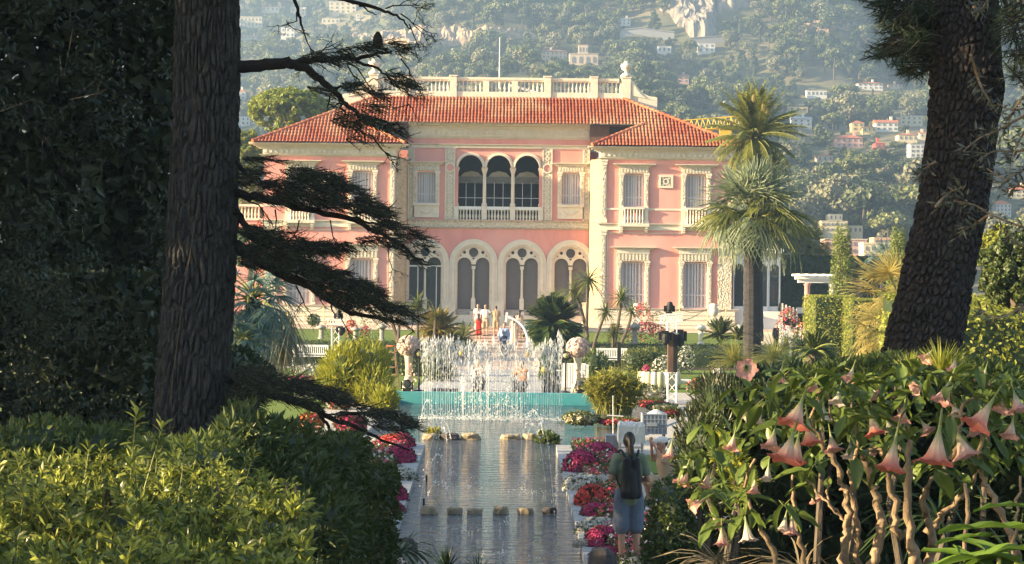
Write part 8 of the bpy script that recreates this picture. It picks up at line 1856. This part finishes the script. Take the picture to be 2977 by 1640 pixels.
bush('clipped_hedge', 'lowest dark clipped hedge beside the canal kerb', 'hedge', [(1100, 1410, 58, 58, .6, 0), (1095, 1500, 62, 70, .6, 0), (1085, 1590, 70, 90, .6, 0), (1130, 1400, 26, 40, .4, 0)], 13.2, 'leaf_clip', .05, .022, 4200, zg=g - .7, jit=1.2, dirup=0)
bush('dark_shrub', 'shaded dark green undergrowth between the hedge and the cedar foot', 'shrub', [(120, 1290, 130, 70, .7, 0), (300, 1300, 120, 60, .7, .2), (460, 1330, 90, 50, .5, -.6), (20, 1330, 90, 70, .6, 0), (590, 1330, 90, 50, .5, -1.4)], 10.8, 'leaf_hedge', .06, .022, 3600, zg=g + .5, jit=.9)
bush('dark_shrub', 'dark tangled shrub between the cedar trunk and the villa', 'shrub', [(690, 1060, 60, 50, .6, 0), (740, 1100, 60, 50, .6, .5), (700, 1130, 60, 40, .5, 0)], 20, 'leaf_dark', .07, .03, 1500, zg=0)
# agave, grasses and rocks at the end of the canal
def near_tuft(name, label, u, v, Yt, r, n, mt, lo, hi, w_, droop): b = P(u, v, Yt); t = thing(name, label, 'plant', tuple(b)); m_ = MB(); rosette(m_, b, r, n, lo, hi, w_, 0, droop); m_.build('leaf_blades', M[mt], t)
near_tuft('agave', 'grey-green agave with arching pale leaves at the canal foot', 1165, 1610, 19.5, .46, 46, 'leaf_blue', .1, 1.3, .05, .75)
near_tuft('grass_clump', 'dark grass clump standing in the near end of the canal', 1300, 1660, 21, .34, 90, 'leaf_cycad', .5, 1.5, .016, .3); near_tuft('grass_clump', 'small dark grass clump right of the first one', 1390, 1665, 21, .26, 60, 'leaf_cycad', .5, 1.5, .015, .3)
for u, v, w_, h_, Yr, lb_, m in ((1750, 1662, 92, 74, 23.2, 'dark rounded rock by the woman\'s feet', 'rock_dark'), (1180, 1650, 66, 90, 20.5, 'upright brown rock behind the agave', 'rock_dark'), (1105, 1650, 60, 44, 20, 'low flat grey stone at the hedge foot', 'rock_dark')):
    c = P(u, v, Yr); s = Yr / F; m_ = MB(); m_.lathe([(.05, -.3), (1, -.2), (1.0, .3), (.85, .75), (.5, .95), (.05, 1.0)], 14); V = m_.V[0]; V *= np.array((w_ * s / 2, w_ * s * .4, h_ * s)); V += np.stack([fbm(V * 7 + u + i * 9, 3) for i in range(3)], -1) * .12; V += c; tag(m_.build('rock', M[m], None, False, tuple(c)), lb_, 'rock')
flowerbed('flower_bed', 'pale pink flowers at the woman\'s feet', 1838, 1640, 21.6, 40, 20, ['petal_rose'], 300, .0, L=.035, fl=.3); flowerbed('flower_bed', 'pink and white flowers at the bottom edge by the agave', 1150, 1642, 19, 70, 22, ['petal_rose'], 300, .1, L=.04, fl=.5)

# ------------------------------------------------------------------ near shrubs, right
g = float(gz(2.5, 9)) - .1
bush('ivy_hedge', 'dark small-leaved hedge hiding the woman\'s right leg', 'hedge', [(1950, 1465, 58, 76, .6, 0), (1945, 1560, 74, 100, .6, 0), (2005, 1440, 70, 80, .6, .2), (1925, 1650, 66, 60, .5, 0), (2030, 1600, 80, 100, .6, 0)], 17, 'leaf_hedge', .05, .03, 5200, zg=.3, jit=1.2, dirup=0)
bush('feathery_shrub', 'dark feathery conifer-like shrub left of the trumpet flowers', 'shrub', [(2080, 1180, 60, 90, .5, 0), (2030, 1270, 60, 90, .5, 0), (2120, 1290, 80, 110, .5, .2), (2060, 1400, 80, 90, .5, 0), (2150, 1180, 60, 80, .5, .3), (2000, 1340, 40, 60, .4, -.1), (2180, 1420, 80, 90, .5, .2)], 11.5, 'leaf_ivy', .06, .010, 7000, zg=g - .5, jit=.6, dirup=.9)
bush('sunlit_leaf_patch', 'leaf patch coloured golden for sunlight inside the dark shrubs', 'shrub', [(2120, 1330, 44, 50, .25, 0), (2160, 1400, 34, 40, .2, 0), (2095, 1290, 26, 24, .2, 0)], 10.6, 'leaf_lime', .05, .018, 520, core=False, zg=g, jit=1.0)  # yellow leaf colour paints a patch of sun into the shrubs
bush('laurel_thicket', 'deep green thicket behind the trumpet flowers', 'shrub', [(2250, 1200, 150, 130, .7, 0), (2420, 1160, 170, 110, .7, 0), (2600, 1130, 160, 90, .7, .3), (2780, 1150, 170, 100, .7, 0), (2940, 1200, 140, 130, .7, 0), (2300, 1400, 170, 160, .7, .3), (2520, 1400, 190, 190, .7, .4), (2760, 1380, 190, 190, .7, .4), (2960, 1420, 160, 190, .7, .2), (2200, 1560, 150, 130, .7, .2), (2450, 1620, 200, 140, .7, .3), (2750, 1630, 200, 140, .7, .3), (2960, 1640, 160, 140, .7, .2), (3120, 1250, 160, 150, .7, 0), (3150, 1480, 170, 200, .7, 0), (3320, 1350, 160, 170, .7, 0)], 11.8, 'leaf_dark', .085, .032, 15000, zg=g - .3, jit=1.0)
bush('laurel_bush', 'dull green bush at the foot of the leaning pine', 'shrub', [(2480, 1085, 100, 34, .5, 0), (2600, 1075, 90, 40, .5, 0), (2740, 1075, 100, 40, .5, 0), (2870, 1110, 100, 50, .5, 0), (2380, 1110, 80, 30, .5, 0)], 11.0, 'leaf_hedge', .06, .018, 3400, core=False, zg=g, jit=.8, dirup=.4)
near_tuft('rosemary', 'upright sunlit rosemary sprig in front of the pine foot', 2735, 1080, 9.2, .17, 60, 'leaf_hedge_yellow', .6, 1.5, .008, .1)
for u, v, lb_ in ((2765, 1085, 'second rosemary sprig right of the tallest one'), (2650, 1090, 'short rosemary sprig left against the dark trunk')): near_tuft('rosemary', lb_, u, v, 9.2, .12, 46, 'leaf_hedge_yellow', .6, 1.5, .008, .1)
near_tuft('grass_clump', 'dry straw-coloured leaves under the lowest trumpet flowers', 2080, 1630, 9.5, .34, 44, 'leaf_dry', -.1, 1.0, .014, .5)
near_tuft('grass_clump', 'dry fallen leaves at the foot of the trumpet bush stems', 2330, 1660, 9.8, .4, 44, 'leaf_dry', -.1, 1.0, .014, .5)
near_tuft('grass_clump', 'dark strap leaves behind the bare stems at right', 2720, 1500, 10.2, .5, 36, 'leaf_cycad', .0, 1.0, .022, .7)

# angel's trumpet
BY = 8.6; bb = np.array((P(2550, 1700, BY)[0], BY, g)); brug = thing('trumpet_bush', 'large bush hung with peach and red trumpet flowers on bare tan stems', 'shrub', tuple(bb))
z3 = lambda pts, Yb=BY: [P(1900 + x / 2.027, 940 + y / 2.027, Yb) for x, y in pts]
STEMS = [([(1110, 1500), (1120, 1419), (1135, 1250), (1150, 1180), (1140, 1000), (1105, 930), (1060, 790), (1000, 720), (930, 560)], .032, .010, 8.6), ([(1215, 1500), (1200, 1300), (1180, 1100), (1165, 900), (1165, 880), (1195, 760), (1205, 560)], .022, .009, 8.7),
         ([(1270, 1500), (1285, 1419), (1330, 1250), (1340, 1150), (1310, 1050), (1290, 960), (1265, 860), (1225, 780)], .036, .015, 8.5), ([(1570, 1500), (1500, 1250), (1440, 1230), (1400, 1000), (1380, 880)], .03, .014, 8.6), ([(1560, 1500), (1535, 1380), (1510, 1200), (1490, 900), (1512, 690)], .032, .016, 8.4),
         ([(1600, 1500), (1625, 1380), (1645, 1250), (1600, 1100), (1600, 980), (1670, 870)], .034, .012, 8.7), ([(1610, 1240), (1700, 1130), (1800, 1030), (1880, 930), (1890, 800)], .026, .012, 8.9), ([(2160, 1500), (2120, 1300), (2080, 1180), (1990, 1010), (1930, 900), (1920, 780), (1930, 600)], .026, .010, 8.5),
         ([(1745, 805), (1785, 720), (1800, 580), (1850, 470), (1930, 420)], .014, .007, 8.3), ([(1840, 1500), (1845, 1200), (1832, 940)], .016, .009, 8.0), ([(720, 1500), (700, 1330), (620, 1180), (540, 1000), (600, 800)], .02, .008, 9.0), ([(900, 1500), (860, 1250), (820, 1000), (830, 850)], .018, .008, 9.0), ([(870, 890), (980, 1010), (1090, 1120), (1140, 1200)], .006, .009, 8.6), ([(1040, 900), (1025, 1040), (1090, 1120)], .006, .008, 8.6), ([(1240, 780), (1330, 740), (1350, 780)], .013, .016, 8.7), ([(2110, 1500), (2130, 1150), (2160, 900)], .012, .006, 8.2), ([(1500, 650), (1430, 400), (1390, 330)], .01, .005, 8.8), ([(920, 560), (1000, 400), (1080, 650)], .008, .005, 8.7)]
for pts_, r0, r1, Yb in STEMS:
    p = smooth_path(z3(pts_, Yb), 5); p[1:-1] += NR.normal(size=(len(p) - 2, 3)) * .006; r = .78 * np.linspace(r0, r1, len(p)) * (1 + .12 * NR.normal(size=len(p))); m_ = MB(); m_.tube(p, r, 9); m_.build('stem', M['bark_pale'], brug, True)
def trumpet_mesh(m, seed):
    global NR
    NR = np.random.default_rng(seed); n, k = 40, 16; a = np.linspace(0, 2 * math.pi, n, endpoint=False); V = []
    for i in range(k):
        t = i / (k - 1); r = .045 + .08 * t + .30 * max(0, t - .12) ** 1.35 + (.13 * ((t - .72) / .28) ** 1.7 if t > .72 else 0); lobe = np.cos(a * 5); pt = np.maximum(0, np.cos(a * 5)) ** 4
        e = max(0, (t - .7) / .3); rr = r * (1 + .09 * e * lobe + .06 * np.cos(a * 10 + t) * min(1, t * 2)) + NR.normal(size=n) * .022 * e; z = t - .05 * e * e * 2 + .045 * e * pt + NR.normal(size=n) * .02 * e
        V.append(np.stack([np.cos(a) * rr, np.sin(a) * rr, z * np.ones(n)], -1))
    m_ = MB(); i0 = np.arange(k - 1)[:, None] * n + np.arange(n)[None]; i1 = np.arange(k - 1)[:, None] * n + (np.arange(n)[None] + 1) % n; m_.add(np.concatenate(V), np.stack([i0, i1, i1 + n, i0 + n], -1).reshape(-1, 4)); m_.lathe([(.02, -.42), (.03, -.38), (.04, -.2), (.045, 0), (.05, .2)], 7, m=1); return m_.mesh('flower', [m, M['stem_green']], True)
TR = {c: trumpet_mesh(M['trumpet_' + c], 140 + i) for i, c in enumerate(('red', 'pink', 'white'))}
FL = [((880, 440), (815, 615), 'red', 1.15, 8.1), ((905, 550), (930, 725), 'red', .9, 8.3), ((825, 640), (765, 825), 'red', 1.1, 8.0), ((855, 650), (835, 835), 'red', .8, 8.15), ((1270, 525), (1312, 665), 'red', .95, 8.3), ((1432, 655), (1385, 885), 'red', .85, 8.2), ((1687, 600), (1655, 845), 'red', 1.0, 8.0), ((1785, 630), (1850, 805), 'pink', 1.1, 8.3), ((2005, 440), (1890, 625), 'red', .9, 8.1),
      ((615, 478), (535, 560), 'white', 1.0, 8.4), ((645, 490), (600, 575), 'white', .95, 8.4), ((715, 620), (688, 745), 'pink', 1.1, 8.4), ((2085, 420), (2055, 525), 'pink', 1.2, 8.4), ((2120, 395), (2155, 525), 'pink', 1.1, 8.3), ((1755, 320), (1690, 475), 'pink', .9, 8.4), ((1765, 460), (1785, 548), 'white', 1.2, 8.4), ((205, 825), (160, 955), 'pink', .9, 8.6), ((325, 1020), (215, 1085), 'pink', .8, 8.6), ((400, 1195), (400, 1315), 'pink', .8, 8.4), ((540, 1140), (560, 1295), 'white', .8, 8.4),
      ((785, 1105), (758, 1235), 'white', .6, 8.5), ((815, 1115), (812, 1255), 'pink', .65, 8.5), ((1235, 380), (1300, 440), 'pink', 1.5, 8.8), ((1575, 570), (1625, 645), 'pink', 1.2, 8.6), ((1240, 750), (1295, 775), 'pink', 1.6, 9.0), ((925, 960), (965, 1055), 'pink', 1.0, 8.9), ((345, 1120), (385, 1185), 'pink', 1.5, 8.9), ((1610, 360), (1530, 395), 'pink', 1.0, 8.5), ((1470, 350), (1430, 440), 'pink', .9, 9.0), ((1370, 560), (1400, 640), 'white', 1.0, 8.9), ((1000, 470), (1010, 590), 'white', .9, 9.1), ((1640, 160), (1600, 220), 'pink', 1.2, 9.3), ((110, 690), (90, 800), 'pink', .8, 8.9), ((1100, 380), (1075, 480), 'white', 1.0, 8.5), ((1180, 250), (1150, 340), 'pink', 1.0, 8.7), ((960, 300), (935, 400), 'pink', 1.0, 8.6), ((480, 640), (455, 750), 'pink', .9, 8.6), ((600, 900), (590, 1010), 'pink', .8, 8.7), ((1860, 560), (1895, 660), 'pink', 1.0, 8.4), ((2120, 560), (2095, 680), 'pink', 1.0, 8.3), ((1480, 470), (1455, 580), 'pink', 1.0, 8.5), ((1960, 260), (1935, 350), 'pink', 1.0, 8.6), ((760, 250), (735, 340), 'pink', .9, 8.7), ((1040, 640), (1062, 760), 'pink', 1.0, 8.5), ((1160, 690), (1150, 800), 'white', .9, 8.8), ((680, 820), (668, 930), 'white', .8, 8.7), ((330, 870), (300, 970), 'pink', .8, 8.6), ((1780, 200), (1760, 290), 'pink', .9, 8.8)]
for (a, c, kind, wd, Yf) in FL:
    p, q = z3([a], Yf)[0], z3([c], Yf - .03)[0]; d = Vector(q - p); L = d.length; o = put('flower', TR[kind], brug, p - WO[brug.name]); o.rotation_euler = d.to_track_quat('Z', 'Y').to_euler(); o.rotation_euler.rotate_axis('Z', RD.uniform(0, 6)); w_ = max(L * .9 * wd, .065); o.scale = (w_, w_, L)
p = z3([(540, 285)], 8.6)[0]; o = put('flower', TR['pink'], brug, p + (.02, .13, .02) - WO[brug.name]); o.rotation_euler = Vector((-.1, -1, -.1)).to_track_quat('Z', 'Y').to_euler(); o.scale = (.095, .095, .11)
def big_leaf(seed, L=1.0, W=.42, bend=.35):
    global NR
    NR = np.random.default_rng(seed); m_ = MB(); ts = np.linspace(0, 1, 9); V = []
    for t in ts:
        w_ = W * (math.sin(math.pi * min(1, t * .97 + .03)) ** .8) * (1.12 - .35 * t) if 0 < t < 1 else .015; c = np.array((L * t, 0, -bend * L * t ** 2.0)); wave = .04 * math.sin(t * 17 + seed)
        for k, y in enumerate((-1, -.5, 0, .5, 1)): V.append(c + (0, y * w_ / 2, abs(y) * W * .22 + wave * abs(y) * .6 + .01 * NR.normal() * abs(y)))
    m_.add(V, [(5 * i + k, 5 * i + k + 1, 5 * i + k + 6, 5 * i + k + 5) for i in range(8) for k in range(4)]); m_.tube([(-.25, 0, .02), (0, 0, .0)], [.012, .014], 5, 1); return m_
BLM = [big_leaf(150 + k, 1, .36 + .05 * k, .25 + .15 * k).mesh('leaf', [M['leaf_trumpet'], M['stem_green']], True) for k in range(4)]
NR = np.random.default_rng(161)
def put_leaf(c, az, el, s, me, root, roll=0.0): o = put('leaf', me, root, np.array(c) - WO[root.name]); o.rotation_euler = (roll, -el, az); o.scale = (s, s, s); return o
ends = [(930, 560), (1205, 560), (1225, 780), (1380, 880), (880, 420), (1270, 510), (1430, 640), (1690, 570), (1790, 560), (2010, 410), (615, 470), (715, 600), (2090, 400), (1755, 310), (210, 800), (320, 1010), (400, 1180), (545, 1110), (800, 1090), (1240, 370), (1380, 320), (1500, 420), (960, 330), (1080, 300), (820, 300), (1930, 420), (1890, 780), (1670, 860), (1832, 930), (1320, 520), (1600, 300), (1900, 280), (2050, 330), (640, 400), (300, 760), (560, 990), (880, 880), (1450, 260), (1150, 420), (2140, 650), (1750, 420)]
nl = 0
for x, y in ends:
    for k in range(8):
        c = z3([(x + NR.normal() * 40, y + NR.normal() * 26)], BY + NR.normal() * .22)[0]; put_leaf(c, NR.uniform(0, 6.28), NR.uniform(-.75, .35), NR.uniform(.06, .145), BLM[nl % 4], brug, NR.uniform(-.5, .5)); nl += 1
m_ = MB()
for k in range(420):
    x, y = NR.uniform(250, 2200), NR.uniform(200, 760) + 160 * NR.random(); c = z3([(x, y + max(0, 900 - x) * .25)], 9.3 + NR.normal() * .3)[0]; a = NR.uniform(0, 6.28); leaf_shape(m_, c, np.array((math.cos(a), math.sin(a), NR.uniform(-.7, .3))), NR.uniform(.08, .15), NR.uniform(.035, .055), 0, .4)
tag(m_.build('foliage', M['leaf_trumpet'], brug), kind='stuff')
# broad canna leaves in the bottom corner
cn = thing('canna', 'broad bright green canna leaves in the bottom right corner', 'plant', tuple(P(2930, 1700, 7.2)))
CM = [big_leaf(170 + k, 1, .26 + .05 * k, .2 + .2 * k).mesh('leaf', [M['leaf_broad'], M['stem_green']], True) for k in range(3)]
for u, v, az, el, s in ((2960, 1640, 2.9, .35, .34), (2990, 1600, 3.0, .1, .30), (2900, 1680, 2.5, .75, .28), (2985, 1540, 3.25, .15, .34), (2850, 1690, 1.9, .7, .22), (2960, 1690, 2.2, .9, .30), (2995, 1480, 3.1, .3, .2), (2880, 1560, 3.3, .05, .22), (2990, 1660, 2.7, .45, .36)): put_leaf(P(u, v, 7.2), az, el, s, CM[int(u) % 3], cn)
m_ = MB()
for u in (2900, 2950, 2990): m_.tube([P(u, 1800, 7.25), P(u + 4, 1620, 7.2)], [.014, .009], 6)
m_.build('stem', M['stem_green'], cn)
# olive sprays reaching in from the right
ol = thing('olive_tree', 'thin olive sprays with narrow leaves in front of the leaning pine', 'tree', (3.2, 8.0, float(gz(3.2, 8)) - .1)); OP, OD = [], []
m_ = MB(); m_.tube(smooth_path([(3.2, 8.0, 1.6), (3.3, 7.8, 2.6), (3.2, 7.6, 3.6), (3.4, 7.6, 4.8)], 5), np.linspace(.07, .02, 16), 8); m_.build('trunk', M['bark'], ol)
def olive_branch(path, r=.006, dens=1.0):
    p = smooth_path([P(u, v, 7.2 + NR.normal() * .05) for u, v in path], 5); m_ = MB(); m_.tube(p, np.linspace(r, .002, len(p)), 5); m_.build('branch', M['bark_pale'], ol); k = int(26 * len(path) * dens / 2); s = NR.random(k) * .85 + .15; q = np.stack([np.interp(s, np.linspace(0, 1, len(p)), p[:, i]) for i in range(3)], -1); OP.append(q + NR.normal(size=(k, 3)) * .012); OD.append(nrm(rdirs(k) * .8 + (-.5, 0, -.15)))
for pa in ([(3030, 690), (2981, 663), (2887, 627), (2831, 595), (2772, 584)], [(2871, 627), (2830, 655), (2784, 678)], [(2990, 330), (2900, 380), (2850, 400), (2800, 440)], [(2823, 160), (2847, 237), (2871, 284), (2900, 330)], [(3010, 250), (2960, 300), (2930, 360), (2900, 420)], [(3020, 330), (2980, 380), (2950, 440), (2930, 500)], [(3020, 420), (2960, 440), (2890, 440), (2840, 470)], [(3010, 480), (2960, 500), (2920, 520), (2870, 490)], [(3020, 300), (2950, 320), (2900, 300)], [(2720, 470), (2690, 490), (2670, 510)], [(2830, 20), (2850, 30), (2870, 0)], [(3000, 560), (2960, 540), (2910, 560)], [(3010, 740), (2950, 700), (2910, 660)], [(3010, 880), (2960, 900), (2900, 925), (2850, 905)], [(2720, 600), (2760, 560), (2800, 545)]): olive_branch(pa)
k = 1500; p_, d_ = shell((3.4, 7.7, 4.7), (.9, .7, .8), k, .1); OP.append(p_); OD.append(nrm(d_ + rdirs(k)))
m_ = MB(); leaves(m_, np.concatenate(OP), np.concatenate(OD), .042, .009, 0, .1, .5); m_.build('foliage', M['leaf_olive'], ol)
